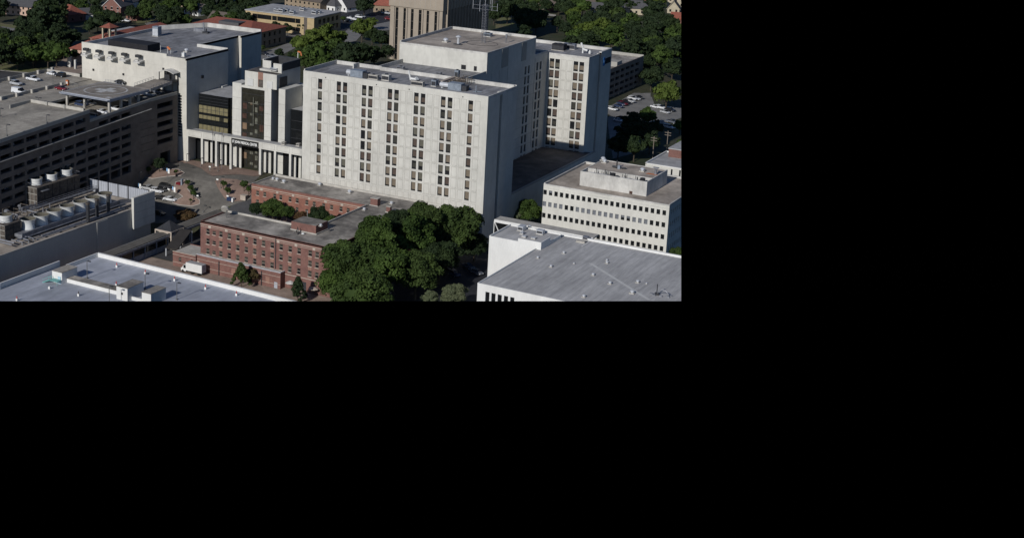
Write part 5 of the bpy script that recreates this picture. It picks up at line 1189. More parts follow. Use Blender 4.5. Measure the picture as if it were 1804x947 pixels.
for h in hs+[(h[0], h[1], wzs-5.2, wzs-3.2) for h in hs[4:]]: pane(YO, (h[0]+h[1])/2, yy0+.35, h[2], 3.0, round(h[3]-h[2], 2), 'black_glass')
for h in hx: pane(YO, yx1-.35, (h[0]+h[1])/2, h[2], 2.6, round(h[3]-h[2], 2), 'black_glass', R(90))
mb = MB(); mb.box(-456.3, yx1+.3, yy0-.3, 680.3, 8, 8.5); mb.build('roof', 'pale_roof', YO)
def simple_box_unit(x, y, z, sx, sy, sz, label, cat='air unit', group=None, m1='light_metal', m2='dark_metal', name='air_unit', fan=True):
    t_ = thing(name, label, cat, (x, y, z), group); q = MB(); q.box(x-sx/2, x+sx/2, y-sy/2, y+sy/2, z+.2, z+sz); q.box(x-sx/2+.1, x+sx/2-.1, y-sy/2-.03, y-sy/2, z+.35, z+sz*.8, 1); q.box(x-sx/2-.08, x+sx/2+.08, y-sy/2-.08, y+sy/2+.08, z+sz, z+sz+.07, 0); q.build('casing', [m1, m2], t_)
    q = MB(); q.box(x-sx/2-.15, x+sx/2+.15, y-sy/2-.15, y+sy/2+.15, z, z+.2); q.build('base', 'pale_concrete', t_)
    if fan: q = MB(); q.rev([(min(sx, sy)*.32, z+sz+.07), (min(sx, sy)*.32, z+sz+.3)], x, y, 10); q.build('fan', m2, t_)
    return t_
yu = [('a2', 60, 150), ('a2', 120, 160), ('a2', 185, 150), ('a2', 265, 185), ('a2', 400, 140), ('a2', 560, 185), ('a2', 610, 180)]
for i, p in enumerate(yu):
    x, y = at(*T(*p), 8.5); simple_box_unit(x, y, 8.5, 2.6, 2.2, 1.3+.3*(i % 2), 'pale air unit on the yellow office roof, %s of them' % ordn(i, 7), group='air units on the yellow office roof')
BR_ = thing('tile_roof_pavilion', 'pink-walled building with a bright red tiled roof left of the windowless hall', 'building', (-385, 480, -1.2))
x0, y0 = at(*T('a0', 930, 640), 5.0)
mb = MB(); mb.box(x0, x0+14, y0, y0+16, -2, 5.0); mb.build('wall', 'pink_wall', BR_)
mb = MB(); hip(mb, x0, x0+14, y0, y0+16, 5.0, 9.0, 0, .7, .3); mb.build('roof', 'tile_red', BR_)
x1, y1 = at(*T('a0', 1160, 540), 6.0)
B2 = thing('tile_roof_hall', 'long low red tiled roof just visible over the back edge of the windowless hall', 'building', (x1, y1, -1.2))
mb = MB(); mb.box(x1, x1+12, y1+2, y1+50, -2, 7.0); mb.build('wall', 'pink_wall', B2)
mb = MB(); hip(mb, x1, x1+12, y1+2, y1+50, 7.0, 9.5, 0, .7, .5); mb.build('roof', 'tile_red', B2)
x1, y1 = at(*T('a0', 1350, 500), 8.0)
B3 = thing('bell_cupola', 'open cupola on white posts with a small red tiled hip roof behind the hall', 'cupola', (x1, y1, -1.2))
mb = MB()
for a in (0, 4.2):
    for b in (0, 4.2): mb.box(x1+a, x1+a+.7, y1+b, y1+b+.7, -1.2, 13.0)
mb.build('post', 'house_cream', B3); mb = MB(); hip(mb, x1, x1+4.9, y1, y1+4.9, 13.0, 15.0, 0, .8, 0.0); mb.build('roof', 'tile_red', B3)
x1, y1 = at(*T('a0', 1480, 410), 8.0)
B4 = thing('flat_cream_annex', 'low cream block with roof units between the red cupola and the hall edge', 'building', (x1, y1, -1.2))
mb = MB(); mb.box(x1, x1+18, y1, y1+14, -2, 8.0); mb.build('wall', 'house_cream', B4); mb = MB(); mb.box(x1-.2, x1+18.2, y1-.2, y1+14.2, 8.0, 8.3); mb.build('roof', 'pale_roof', B4)

def house(k, px_, py_, w, d, h, rh, wall, roof, label, rz=0, gable='y', chim=False, trim=None):
    x, y, z = atg(*T(k, px_, py_)); t_ = thing('house', label, 'house', (x, y, z), None, R(rz))
    def B(mb, name, mt, par=None): return mb.build(name, mt, par or t_, local=True)
    mb = MB(); hs = []
    n = max(2, int(w/3.2))
    for i in range(n):
        c = -w/2+(i+.5)*w/n
        for zz in ([.9] if h < 4.5 else [.9, 3.6]): hs.append((c-.55, c+.55, zz, zz+1.4))
    wallgrid(mb, 'y', -d/2, -w/2, w/2, -2, h, hs, .15, 0)
    hy = [(-d/4-.5, -d/4+.5, .9, 2.3), (d/4-.5, d/4+.5, .9, 2.3)]
    wallgrid(mb, 'x', w/2, -d/2, d/2, -2, h, hy, .15, 0)
    mb.face([(w/2, d/2, -2), (-w/2, d/2, -2), (-w/2, d/2, h), (w/2, d/2, h)]); mb.face([(-w/2, d/2, -2), (-w/2, -d/2, -2), (-w/2, -d/2, h), (-w/2, d/2, h)])
    if gable == 'y':
        mb.face([(-w/2, -d/2, h), (w/2, -d/2, h), (0, -d/2, h+rh)]); mb.face([(w/2, d/2, h), (-w/2, d/2, h), (0, d/2, h+rh)])
    elif gable == 'x':
        mb.face([(w/2, -d/2, h), (w/2, d/2, h), (w/2, 0, h+rh)]); mb.face([(-w/2, d/2, h), (-w/2, -d/2, h), (-w/2, 0, h+rh)])
    B(mb, 'wall', [wall])
    for a, b, c, e in hs:
        q = MB(); q.box(a, b, -d/2+.1, -d/2+.14, c, e); f = B(q, 'window', 'black_glass')
        if trim: q = MB(); q.box(a-.12, b+.12, -d/2-.05, -d/2-.01, c-.15, c); q.box(a-.12, b+.12, -d/2-.05, -d/2-.01, e, e+.12); q.build('frame', trim, f, local=True)
    for a, b, c, e in hy: q = MB(); q.box(w/2-.14, w/2-.1, a, b, c, e); B(q, 'window', 'black_glass')
    mb = MB(); o = .5
    if gable == 'y':
        s = rh/(w/2)
        for sg in (-1, 1):
            P = [(0, -d/2-o, h+rh+.02), (0, d/2+o, h+rh+.02), (sg*(w/2+o), d/2+o, h-o*s+.02), (sg*(w/2+o), -d/2-o, h-o*s+.02)]
            mb.face(P if sg < 0 else P[::-1], 0); mb.face([(p[0], p[1], p[2]-.2) for p in (P[::-1] if sg < 0 else P)], 0)
            mb.face([P[0], P[3], (P[3][0], P[3][1], P[3][2]-.3), (P[0][0], P[0][1], P[0][2]-.3)], 1)
    elif gable == 'x':
        s = rh/(d/2)
        for sg in (-1, 1):
            P = [(-w/2-o, 0, h+rh+.02), (w/2+o, 0, h+rh+.02), (w/2+o, sg*(d/2+o), h-o*s+.02), (-w/2-o, sg*(d/2+o), h-o*s+.02)]
            mb.face(P if sg > 0 else P[::-1], 0); mb.face([(p[0], p[1], p[2]-.2) for p in P], 0)
            mb.face([P[1], P[2], (P[2][0], P[2][1], P[2][2]-.3), (P[1][0], P[1][1], P[1][2]-.3)], 1)
    else: hip(mb, -w/2, w/2, -d/2, d/2, h, h+rh, 0, .6, .1)
    rf = B(mb, 'roof', [roof, trim or wall])
    if chim: q = MB(); q.box(w/4, w/4+1, 0, 1, h, h+rh+1.2); q.build('chimney', 'house_brick', rf, local=True)
    return t_
house('a0', 1560, 190, 11, 14, 5.5, 5.0, 'house_brick', 'shingle_grey', 'steep gabled brick house with white eaves at the top left of the photo', 12, 'y', True, 'white_paint')
house('a0', 1690, 150, 9, 9, 6, 3.0, 'white_paint', 'shingle_grey', 'white dormered wing right of the gabled brick house', 12, 'y')
house('a0', 1150, 250, 8, 13, 3.4, 2.6, 'white_paint', 'shingle_grey', 'low white garage with a grey roof left of the gabled brick house', -35, 'y', False, 'white_paint')
house('a0', 1790, 260, 7, 8, 3.2, 2.2, 'house_brick', 'shingle_grey', 'small grey-roofed brick lodge right of the gabled brick house', 12, 'hip')
house('a0', 320, 190, 17, 11, 5.4, 3.2, 'pink_wall', 'shingle_grey', 'broad tan house with a dark roof in the trees at the top left corner', 8, 'x', True, 'house_cream')
house('a0', 930, 270, 13, 11, 4.0, 4.5, 'house_brick', 'tile_red', 'dull red tiled house half hidden by trees in the upper left', -15, 'hip')
house('a2', 480, 120, 26, 12, 6.0, 3.5, 'stone_house', 'shingle_brown', 'two-storey tan stone house behind the yellow office', -6, 'x', True, 'house_cream')
house('a2', 765, 135, 16, 11, 3.6, 4.5, 'white_paint', 'shingle_grey', 'white bungalow with a grey hipped roof behind the dark car park', -8, 'hip')
house('a2', 985, 140, 11, 12, 3.0, 6.0, 'white_paint', 'shingle_grey', 'white house with a steep grey gable behind the dark car park', -12, 'y', False, 'white_paint')
house('a2', 1495, 150, 12, 12, 4, 6.5, 'stone_house', 'tile_red', 'red-roofed house just left of the beige tower', 20, 'hip')
house('a4', 640, 105, 12, 10, 4, 4.0, 'house_brick', 'shingle_brown', 'brown-roofed house among trees at the top right', 25, 'x', True)
house('a4', 730, 180, 10, 9, 3.4, 3.0, 'house_cream', 'shingle_grey', 'grey-roofed bungalow among trees just below the brown-roofed house', 10, 'x')
house('a4', 1210, 180, 16, 11, 3.6, 4.2, 'house_cream', 'shingle_grey', 'low house with a pale grey roof in the upper right woods', 20, 'hip', True)
house('a4', 1740, 80, 10, 12, 4.5, 5.0, 'house_cream', 'shingle_brown', 'tall cream gabled house in the top right corner', 15, 'y', False, 'house_cream')
house('a4', 1705, 165, 7, 9, 3.0, 4.2, 'house_cream', 'shingle_brown', 'small cream gabled house just below the tall cream one', 15, 'y', False, 'house_cream')
house('a4', 60, 130, 14, 10, 4, 3.5, 'house_brick', 'shingle_brown', 'brick house behind the tall block among trees at the top', 0, 'x')
house('a1', 780, 90, 15, 10, 4, 3.5, 'stone_house', 'shingle_brown', 'brown-roofed house in the woods above the windowless hall', 8, 'x', True)
house('a1', 800, 190, 12, 9, 3.4, 3.0, 'white_paint', 'shingle_brown', 'white-ended cottage in the woods above the windowless hall', -10, 'x')
house('a1', 1140, 320, 12, 9, 3.4, 3.2, 'house_cream', 'shingle_brown', 'tan cottage at the right back corner of the windowless hall', 0, 'x')
house('a4', 1790, 320, 10, 9, 3.6, 3, 'house_brick', 'tile_red', 'reddish house at the right edge of the photo among trees', 10, 'x')
x, y, z = atg(*T('a0', 920, 890)); t_ = thing('garden_monument', 'small white gabled gate pier with a garden statue left of the windowless hall', 'gate', (x, y, z))
q = MB(); q.box(x-.9, x+.9, y-.4, y+.4, z, z+5.0); q.face([(x-1.4, y-.5, z+5), (x+1.4, y-.5, z+5), (x, y-.5, z+6.3)]); q.box(x-1.4, x+1.4, y-.5, y+.5, z+4.7, z+5.0); q.box(x+4.5, x+5.4, y-2, y-1.1, z, z+4.2); q.build('pier', 'weathered_white', t_)

# ---------------------------------------------------------------- rooftop equipment
def dome(x, y, z, r, label, group, mt='light_metal'):
    t_ = thing('roof_vent', label, 'roof vent', (x, y, z), group)
    q = MB(); q.box(x-r*1.1, x+r*1.1, y-r*1.1, y+r*1.1, z, z+r*.35); q.build('base', 'pale_concrete', t_)
    q = MB(); q.rev([(r*.6, z+r*.35), (r*.6, z+r*.8), (r*1.0, z+r*.9), (r*.95, z+r*1.2), (r*.6, z+r*1.55), (.03, z+r*1.7)], x, y, 12); q.build('cap', mt, t_, smooth=False)
gv = [('e4', 250, 122, .5, 'round white vent nearest the raised corner block on the streaked grey roof'), ('e4', 80, 302, .5, 'round white vent nearest the left edge of the streaked grey roof'), ('d3', 1710, 862, .45, 'small grey vent beside the left edge of the streaked grey roof'),
      ('e4', 385, 258, .3, 'tiny vent between two round vents on the left of the streaked grey roof'), ('e4', 820, 218, .4, 'rear one of two vents standing close together on the streaked grey roof'), ('e4', 822, 252, .5, 'front one of two vents standing close together on the streaked grey roof'),
      ('e4', 638, 412, .5, 'round vent left of the pale seam in the middle of the streaked grey roof'), ('e4', 862, 525, .55, 'squarish vent below the middle of the pale seam on the streaked grey roof'), ('e4', 1228, 508, .55, 'round vent right of the pale seam near its lower end on the streaked grey roof'),
      ('e4', 1345, 525, .3, 'tiny vent just right of the round vent at the lower end of the pale seam'), ('e4', 1155, 650, .7, 'largest round vent near the aerial on the streaked grey roof'), ('e4', 515, 700, .55, 'round vent by the front edge of the streaked grey roof'), ('d4', 620, 618, .4, 'vent against the back edge of the streaked grey roof')]
for k, a, b, r, l in gv:
    x, y = at(*T(k, a, b), gzr-.25); dome(x, y, gzr-.25, r*.82, l, 'vents on the streaked grey roof')
x, y = at(*T('e4', 1480, 670), gzr-.25); t_ = thing('roof_aerial', 'dark mast with bent pipes and pale weights on the streaked grey roof', 'antenna', (x, y, gzr-.25))
q = MB(); q.tube((x, y, gzr-.25), (x, y, gzr+2.6), .13); q.box(x-.5, x+.6, y-.3, y+.4, gzr-.25, gzr+.3)
for k in range(8): a, b = (x+1.6-1.5*math.cos(k*.39), gzr+1.3*math.sin(k*.39)), (x+1.6-1.5*math.cos((k+1)*.39), gzr+1.3*math.sin((k+1)*.39)); q.tube((a[0], y, a[1]), (b[0], y, b[1]), .12, 1)
for dx, dy in ((-1.6, -.5), (-.7, -1.2), (1.0, -1.0), (2.8, -.6), (2.9, .8)): q.box(x+dx, x+dx+.7, y+dy, y+dy+.4, gzr-.25, gzr+.1, 1)
q.build('mast', ['dark_metal', 'galvanised'], t_)
for i, (a, b, sx, sy, sz, l) in enumerate(((1500, 490, 1.6, 2.4, 1.3, 'low grey duct box leftmost on the raised corner block'), (1600, 470, .8, .7, .9, 'small grey vent box behind the low duct box'), (1500, 545, .8, .8, .7, 'small pale vent cap at the middle of the corner block'), (1530, 585, 1.1, .9, .5, 'flat pale hatch in front of the small vent cap'), (1655, 605, 1.1, .8, .4, 'flat hatch near the front edge of the corner block'), (1745, 540, 1.9, 1.6, 1.2, 'louvred box at the right of the corner block'))):
    x, y = at(*T('d3', a, b), bz-.3); simple_box_unit(x, y, bz-.3, sx, sy, sz, l, 'roof unit', 'units on the raised corner block', name='roof_unit', fan=False)
for i, (a, b, l) in enumerate(((480, 650, 'flat pale duct lying on the back of the streaked grey roof'), (540, 615, 'dark duct end beside the flat pale duct on the streaked grey roof'))):
    x, y = at(*T('d4', a, b), gzr-.25); simple_box_unit(x, y, gzr-.25, 2.4-i, 1.3, .5+.4*i, l, 'roof duct', name='roof_duct', fan=False, m1='pale_concrete' if i == 0 else 'galvanised')
# bed tower roof
RZ = 35.9
def tank_unit(k, a, b, z, L, r, label, box=True, mt='light_metal'):
    x, y = at(*T(k, a, b), z); t_ = thing('air_handler', label, 'air unit', (x, y, z)); q = MB(); q.tube((x, y, z+r+.3), (x+L, y, z+r+.3), r, 0, 12); q.rev([(r*.5, z+.0), (r*.5, z+.3)], x+.6, y, 6, 0); q.build('cylinder', mt, t_)
    if box: q = MB(); q.box(x+L+.02, x+L+4.6, y-1.2, y+1.6, z+.2, z+2.2); q.box(x+L, x+L+4.7, y-1.3, y+1.7, z, z+.2); q.build('casing', 'blue_duct', t_); q = MB(); q.box(x+L+4.62, x+L+6.2, y-.8, y+1.2, z+.1, z+1.7); q.build('fan_section', 'dark_metal', t_)
tank_unit('b2', 990, 95, RZ, 1.8, .85, 'blue-grey air handler with a silver drum end, left on the slab block roof')
tank_unit('b3', 420, 258, RZ, 3.2, .8, 'silver cylinder air handler on the right of the slab block roof', True)
simple_box_unit(*at(*T('b2', 1340, 150), RZ), RZ, 3.4, 1.3, 1.5, 'pale slatted unit with small vents behind the front edge of the slab block roof', group='air units on the cream slab block roof', m1='pale_concrete')
simple_box_unit(*at(*T('b2', 1510, 165), RZ), RZ, 2.6, 1.8, 1.9, 'grey box unit with a dark open side at the middle of the slab block roof', group='air units on the cream slab block roof', m1='weathered_white')
simple_box_unit(*at(*T('b3', 120, 235), RZ), RZ, 4.2, 1.4, 1.5, 'long low pale unit left of the silver cylinder on the slab block roof', group='air units on the cream slab block roof', m1='pale_concrete')
simple_box_unit(*at(*T('b3', 345, 240), RZ), RZ, 1.6, 1.8, 2.0, 'blue-grey box unit at the left end of the silver cylinder', group='air units on the cream slab block roof', m1='blue_duct')
simple_box_unit(*at(*T('b3', 640, 150), RZ), RZ, 1.3, 1.3, 3.0, 'tall blue-grey unit on the slab block roof in front of the penthouse wall', group='air units on the cream slab block roof', m1='blue_duct')
simple_box_unit(*at(*T('b2', 1700, 15), RZ), RZ, 2.4, 1.5, .9, 'low dark unit with pipes far back on the slab block roof', group='air units on the cream slab block roof', m1='galvanised')
simple_box_unit(*at(*T('b3', 400, 88), RZ), RZ, 1.6, 1.3, .8, 'small grey box on the open middle of the slab block roof', group='air units on the cream slab block roof', m1='galvanised', fan=False)
x, y = at(*T('b3', 40, 160), RZ); t_ = thing('satellite_dish', 'white dish on a raised white arm on the slab block roof', 'satellite dish', (x, y, RZ))
q = MB(); q.tube((x-.4, y, RZ), (x-1.2, y, RZ+3.0), .28, 0, 8); q.tube((x-.4, y, RZ+.5), (x+1.6, y, RZ+.4), .4, 0, 8); q.build('arm', 'white_metal', t_); q = MB(); q.tube((x+1.6, y, RZ+.4), (x+2.0, y-.1, RZ+.6), .75, 0, 14); q.build('dish', 'white_metal', t_)
x, y = at(*T('b3', 890, 325), RZ); t_ = thing('roof_pipe', 'thin upturned blue-grey pipe at the right end of the slab block roof', 'pipe', (x, y, RZ))
q = MB(); q.tube((x, y, RZ), (x, y, RZ+2.2), .16); q.tube((x-1.2, y, RZ+.2), (x+1.6, y+1, RZ+.2), .12); q.build('pipe', 'blue_duct', t_)
x0, y0 = at(*T('b3', 590, 215), RZ); t_ = thing('pipe_rack', 'cream ducts and rusty pipe rack running over the right half of the slab block roof', 'pipes', (x0, y0, RZ))
q = MB(); q.box(x0-3, x0-1.8, y0-4, y0+6, RZ+.2, RZ+1.4, 0); q.box(x0-3, x0+1.5, y0+5, y0+6.4, RZ+.2, RZ+1.2, 0)
for k in range(5): q.tube((x0-1+.5*k, y0-3, RZ+1.0+.2*k), (x0-1+.5*k, y0+7, RZ+1.0+.2*k), .12, k % 2); q.tube((x0-1, y0+1.6*k-2, RZ+1.5), (x0+5, y0+1.6*k-2, RZ+1.5), .1, 1)
for k in range(4): q.tube((x0+1.5*k, y0+4, RZ), (x0+1.5*k, y0+4, RZ+2.6), .1, 1); q.tube((x0+1.5*k, y0-1, RZ), (x0+1.5*k, y0-1, RZ+1.8), .1, 1)
q.build('duct', ['limestone', 'rust_metal'], t_)
# penthouse roof: lattice mast and bits
MZ = PZ-.45
mx, my = at(*T('a3', 990, 572), MZ); t_ = thing('lattice_mast', 'square lattice radio mast with a cross frame of aerials on the tan penthouse roof', 'mast', (mx, my, MZ))
q = MB(); s0, hM = .62, 13.4
for a, b in ((-1, -1), (1, -1), (1, 1), (-1, 1)): q.tube((mx+a*s0, my+b*s0, MZ), (mx+a*s0*.9, my+b*s0*.9, MZ+hM), .055, 0, 4)
k = 0
while k < hM-.9:
    z = MZ+k
    for (a, b), (c, d) in (((-1, -1), (1, -1)), ((1, -1), (1, 1)), ((1, 1), (-1, 1)), ((-1, 1), (-1, -1))):
        q.tube((mx+a*s0, my+b*s0, z), (mx+c*s0, my+d*s0, z+.95), .03, 0, 4); q.tube((mx+a*s0, my+b*s0, z+.95), (mx+c*s0, my+d*s0, z+.95), .03, 0, 4)
    k += .95
q.build('lattice', 'galvanised', t_)
q = MB()
for z in (MZ+11.6, MZ+12.9): q.tube((mx-4.6, my, z), (mx+4.6, my, z), .05, 0, 5); q.tube((mx, my-4.2, z), (mx, my+4.2, z), .04, 0, 5)
for a, b, l in ((-4.6, 0, 5), (-2, 0, 1.6), (4.6, 0, 1.0), (2.6, 0, 4.5), (0, -4.2, 1.5), (0, 4.2, 3), (0, 0, 3.2)): q.tube((mx+a, my+b, MZ+11.4), (mx+a, my+b, MZ+13+l), .06, 1, 5)
q.build('aerial', ['galvanised', 'light_metal'], t_)
t_ = thing('cable_ring', 'dark cable laid in a ring on the tan penthouse roof around the mast', 'cable', (mx, my, MZ))
q = MB(); n = 40
for k in range(n):
    a, b = 2*math.pi*k/n, 2*math.pi*(k+1)/n; q.tube((mx+5.6*math.cos(a), my-1+4.6*math.sin(a), MZ+.03), (mx+5.6*math.cos(b), my-1+4.6*math.sin(b), MZ+.03), .09, 0, 4)
q.build('cable', 'dark_metal', t_)
dome(*at(*T('a3', 490, 560), MZ), MZ, .9, 'silver dome vent on the left of the tan penthouse roof', 'vents on the tan penthouse roof')
x, y = at(*T('a3', 655, 585), MZ); t_ = thing('roof_whistle', 'tall silver mushroom pipe with a littered base on the tan penthouse roof', 'roof vent', (x, y, MZ)); q = MB(); q.tube((x, y, MZ), (x, y, MZ+2.4), .42, 0, 10); q.rev([(.9, MZ+2.4), (.9, MZ+2.7), (.2, MZ+3.0)], x, y, 12); q.box(x-1, x+2, y-1.8, y-.6, MZ, MZ+.2, 1); q.build('pipe', ['light_metal', 'dark_metal'], t_)
x, y = at(*T('a3', 1290, 570), MZ); t_ = thing('roof_cowl', 'silver cowl on legs at the right edge of the tan penthouse roof', 'roof vent', (x, y, MZ)); q = MB()
for a in (0, 2.1, 4.2): q.tube((x+.5*math.cos(a), y+.5*math.sin(a), MZ), (x, y, MZ+2.2), .07)
q.rev([(.35, MZ+1.6), (.35, MZ+3.0), (.1, MZ+3.1)], x, y, 10); q.build('cowl', 'galvanised', t_)
simple_box_unit(*at(*T('a3', 1050, 485), MZ), MZ, 2.6, 2.0, 1.2, 'flat-topped white and blue box unit beside the mast on the tan penthouse roof', 'air unit', m1='blue_duct')
# ward block roof
simple_box_unit(*at(*T('a4', 190, 665), 34.9), 34.9, 4.6, 3, 2.3, 'dark louvred air unit on the ward block roof', group='air units on the ward block roof', m1='mesh_black')
simple_box_unit(*at(*T('a4', 330, 650), 34.9), 34.9, 4.4, 2.2, 1.9, 'blue-grey ducted air unit just right of the dark louvred one', group='air units on the ward block roof', m1='galvanised')
x, y = at(*T('a4', 500, 705), 34.9); t_ = thing('satellite_dish', 'white angled dish and pipes on the ward block roof', 'satellite dish', (x, y, 34.9)); q = MB(); q.tube((x, y, 34.9), (x, y, 37.2), .3); q.tube((x-.8, y, 38.6), (x-.1, y, 37.0), .35); q.tube((x-.1, y, 36.4), (x+1.8, y, 36.0), .4); q.build('arm', 'white_metal', t_); q = MB(); q.rev([(.5, 35), (.5, 35.6), (.1, 36.4)], x+2.7, y, 8); q.build('cone', 'white_metal', t_)
# hall roof
simple_box_unit(*at(*T('a1', 275, 480), 34.2), 34.2, 2.6, 2.2, 3.6, 'tall louvred blue-white ventilator on the windowless hall roof', 'air unit', m1='blue_duct', m2='light_metal', fan=False)
x, y = at(*T('a1', 900, 440), 34.2); t_ = thing('roof_pipework', 'blue-grey duct with a dark mast at the back of the windowless hall roof', 'pipes', (x, y, 34.2)); q = MB(); q.box(x-5, x-.5, y, y+1.2, 34.3, 35.6, 0); q.tube((x, y, 34.2), (x-.4, y, 38.2), .3, 0); q.tube((x+1, y, 34.2), (x+1, y, 36), .3, 1); q.box(x-.5, x+2, y-.5, y+.8, 34.2, 34.9, 1); q.build('duct', ['galvanised', 'dark_metal'], t_)
simple_box_unit(*at(*T('a1', 630, 755), 34.2), 34.2, 1.1, 1.0, 1.4, 'small white vent by the near corner of the windowless hall roof', 'roof vent', m1='white_metal', m2='white_metal', name='roof_vent')
dome(*at(*T('a1', 665, 690), 34.2), 34.2, .8, 'flat pale disc vent near the corner of the windowless hall roof', 'vents on the hall roof')
x, y = at(*T('a1', 430, 705), 34.3); t_ = thing('windsock', 'orange windsock on white posts at the front edge of the windowless hall roof', 'windsock', (x, y, 34.2)); q = MB(); q.tube((x-3.6, y, 34.2), (x-3.6, y, 36.6), .07); q.tube((x-.5, y, 34.2), (x-.5, y, 36.6), .07); q.tube((x+.9, y, 34.2), (x+.9, y, 35.8), .07); q.build('post', 'white_paint', t_); q = MB(); q.tube((x-.5, y, 36.4), (x+.7, y, 35.6), .42, 0, 10); q.build('sock', 'orange_paint', t_)
# glass wing and cross tower roofs
x, y = at(*T('b1', 1095, 245), gzt); t_ = thing('plant_chimney', 'white box chimney with a louvred base on the black glass wing roof', 'chimney', (x, y, gzt)); q = MB(); q.box(x-.9, x+.9, y-.9, y+.9, gzt, gzt+2.9, 0); q.box(x-2.8, x+2.4, y-1.2, y+2, gzt, gzt+.6, 1); q.tube((x-.3, y, gzt+2.9), (x-.3, y, gzt+3.6), .35, 1); q.build('chimney', ['white_metal', 'weathered_white'], t_)
simple_box_unit(*at(*T('b2', 0+20, 35), 33.2), 33.25, 2.6, 1.2, .8, 'pale duct box in the notch of the cross tower top', 'roof unit', m1='light_metal', fan=False)
x, y = at(*T('a2', 335, 840), 33.0); t_ = thing('roof_windsock', 'tall white pole with an orange windsock behind the cross tower', 'windsock', (x, y, 33.0)); q = MB(); q.tube((x, y, 30), (x, y, 37.2), .13); q.build('pole', 'white_paint', t_); q = MB(); q.tube((x, y, 37.1), (x+1.2, y, 36.9), .3, 0, 8); q.tube((x+1.2, y, 36.9), (x+1.5, y, 35.8), .22, 0, 8); q.build('sock', 'orange_paint', t_)
for i, (a, b, l) in enumerate(((150, 110, 'small pale box on the roof ledge between cross tower and slab block, left'), (345, 130, 'small pale box on the roof ledge against the slab block'))):
    x, y = at(*T('c2', a, b), 9.7); simple_box_unit(x, y, 9.7, 1.2, 1.2, .9, l, 'roof unit', fan=False, m1='pale_concrete', name='roof_unit')
# brick building roof
for k, a, b, z, r, l in (('c2', 60, 585, ZB-.35, .6, 'silver dome vent nearest the left end of the rear brick wing roof'), ('c2', 150, 615, ZB-.35, .65, 'silver dome vent second from the left end of the rear brick wing roof'), ('c2', 0+8, 572, ZB-.35, .5, 'small vent at the very left end of the rear brick wing roof'), ('c2', 625, 650, ZB-.35, .6, 'silver vent against the back edge of the rear brick wing roof'), ('c2', 1020, 750, ZB-.35, .65, 'silver vent in the middle of the rear brick wing roof'), ('d2', 1575, 145, ZB-.35, .55, 'silver vent on a square kerb right of the brick chimney'), ('d2', 1215, 225, ZB-.35, .5, 'white cone vent beside the courtyard corner of the brick roof')):
    x, y = at(*T(k, a, b), z); dome(x, y, z, r, l, 'vents on the brick building roof')
x, y = at(*T('d2', 350, 540), ZB-.35); t_ = thing('fallen_aerial', 'bent dark aerials and a white dish lying beside the brick roof house', 'antenna', (x, y, ZB)); q = MB()
for a, b in (((-1.6, -.3, .1), (-.4, .5, 1.4)), ((-.6, .2, .1), (.8, -.4, 1.0)), ((0, -.8, .1), (1.2, -.6, 1.3)), ((.2, -.9, 0), (-.8, .9, .8)), ((-1.2, .6, 0), (-.8, .6, 1.8))): q.tube((x+a[0], y+a[1], ZB-.35+a[2]), (x+b[0], y+b[1], ZB-.35+b[2]), .1)
q.build('aerial', 'dark_metal', t_); q = MB(); q.rev([(.5, ZB-.2), (.35, ZB+.1), (.05, ZB+.2)], x+1.2, y+.3, 10); q.build('dish', 'white_metal', t_)
x, y = at(*T('d2', 460, 380), ZB); t_ = thing('vent_mast', 'silver vent with a thin mast on the back edge of the brick roof house', 'roof vent', (x, y, ZB)); q = MB(); q.rev([(.5, ZB-.3), (.5, ZB+.7), (.2, ZB+1.1)], x, y, 10); q.tube((x, y, ZB), (x, y, ZB+3.4), .05); q.build('vent', 'light_metal', t_)
dome(*at(*T('d2', 640, 438), ZB+2.2), ZB+2.2, .45, 'pale round hatch on top of the brick roof house', 'vents on the brick building roof')
x, y = at(*T('d1', 1195, 325), ZB-.35); t_ = thing('tilted_dish', 'large tilted grey dish on a post at the left end of the front brick wing', 'satellite dish', (x, y, ZB-.35)); q = MB(); q.tube((x, y, ZB-.35), (x, y, ZB+1.9), .12); q.build('post', 'pole_grey', t_); q = MB(); q.tube((x-.7, y+.3, ZB+2.4), (x-.5, y-.2, ZB+2.0), 1.15, 0, 16); q.build('dish', 'pale_concrete', t_)
# office penthouse roof
dz_ = pz-.12
for k, a, b, l in (('c4', 770, 320, 'white twin vent at the back left of the office penthouse roof'), ('c4', 790, 350, 'silver round vent just in front of the white twin vent'), ('c4', 1290, 465, 'silver dome vent on the right of the office penthouse roof')):
    x, y = at(*T(k, a, b), dz_); dome(x, y, dz_, .75, l, 'vents on the office penthouse roof')
x, y = at(*T('c4', 950, 425), dz_); t_ = thing('exhaust_pipes', 'dark exhaust pipes and a mast in the middle of the office penthouse roof', 'pipes', (x, y, dz_)); q = MB(); q.tube((x, y, dz_), (x, y, dz_+2.6), .22, 0); q.tube((x-1.4, y, dz_+.5), (x+.4, y, dz_+.5), .35, 0); q.box(x+.4, x+1.2, y-.4, y+.4, dz_, dz_+1.1, 1); q.tube((x+1.5, y, dz_+.4), (x+2.8, y+.6, dz_+.4), .3, 0); q.build('pipe', ['dark_metal', 'blue_duct'], t_)
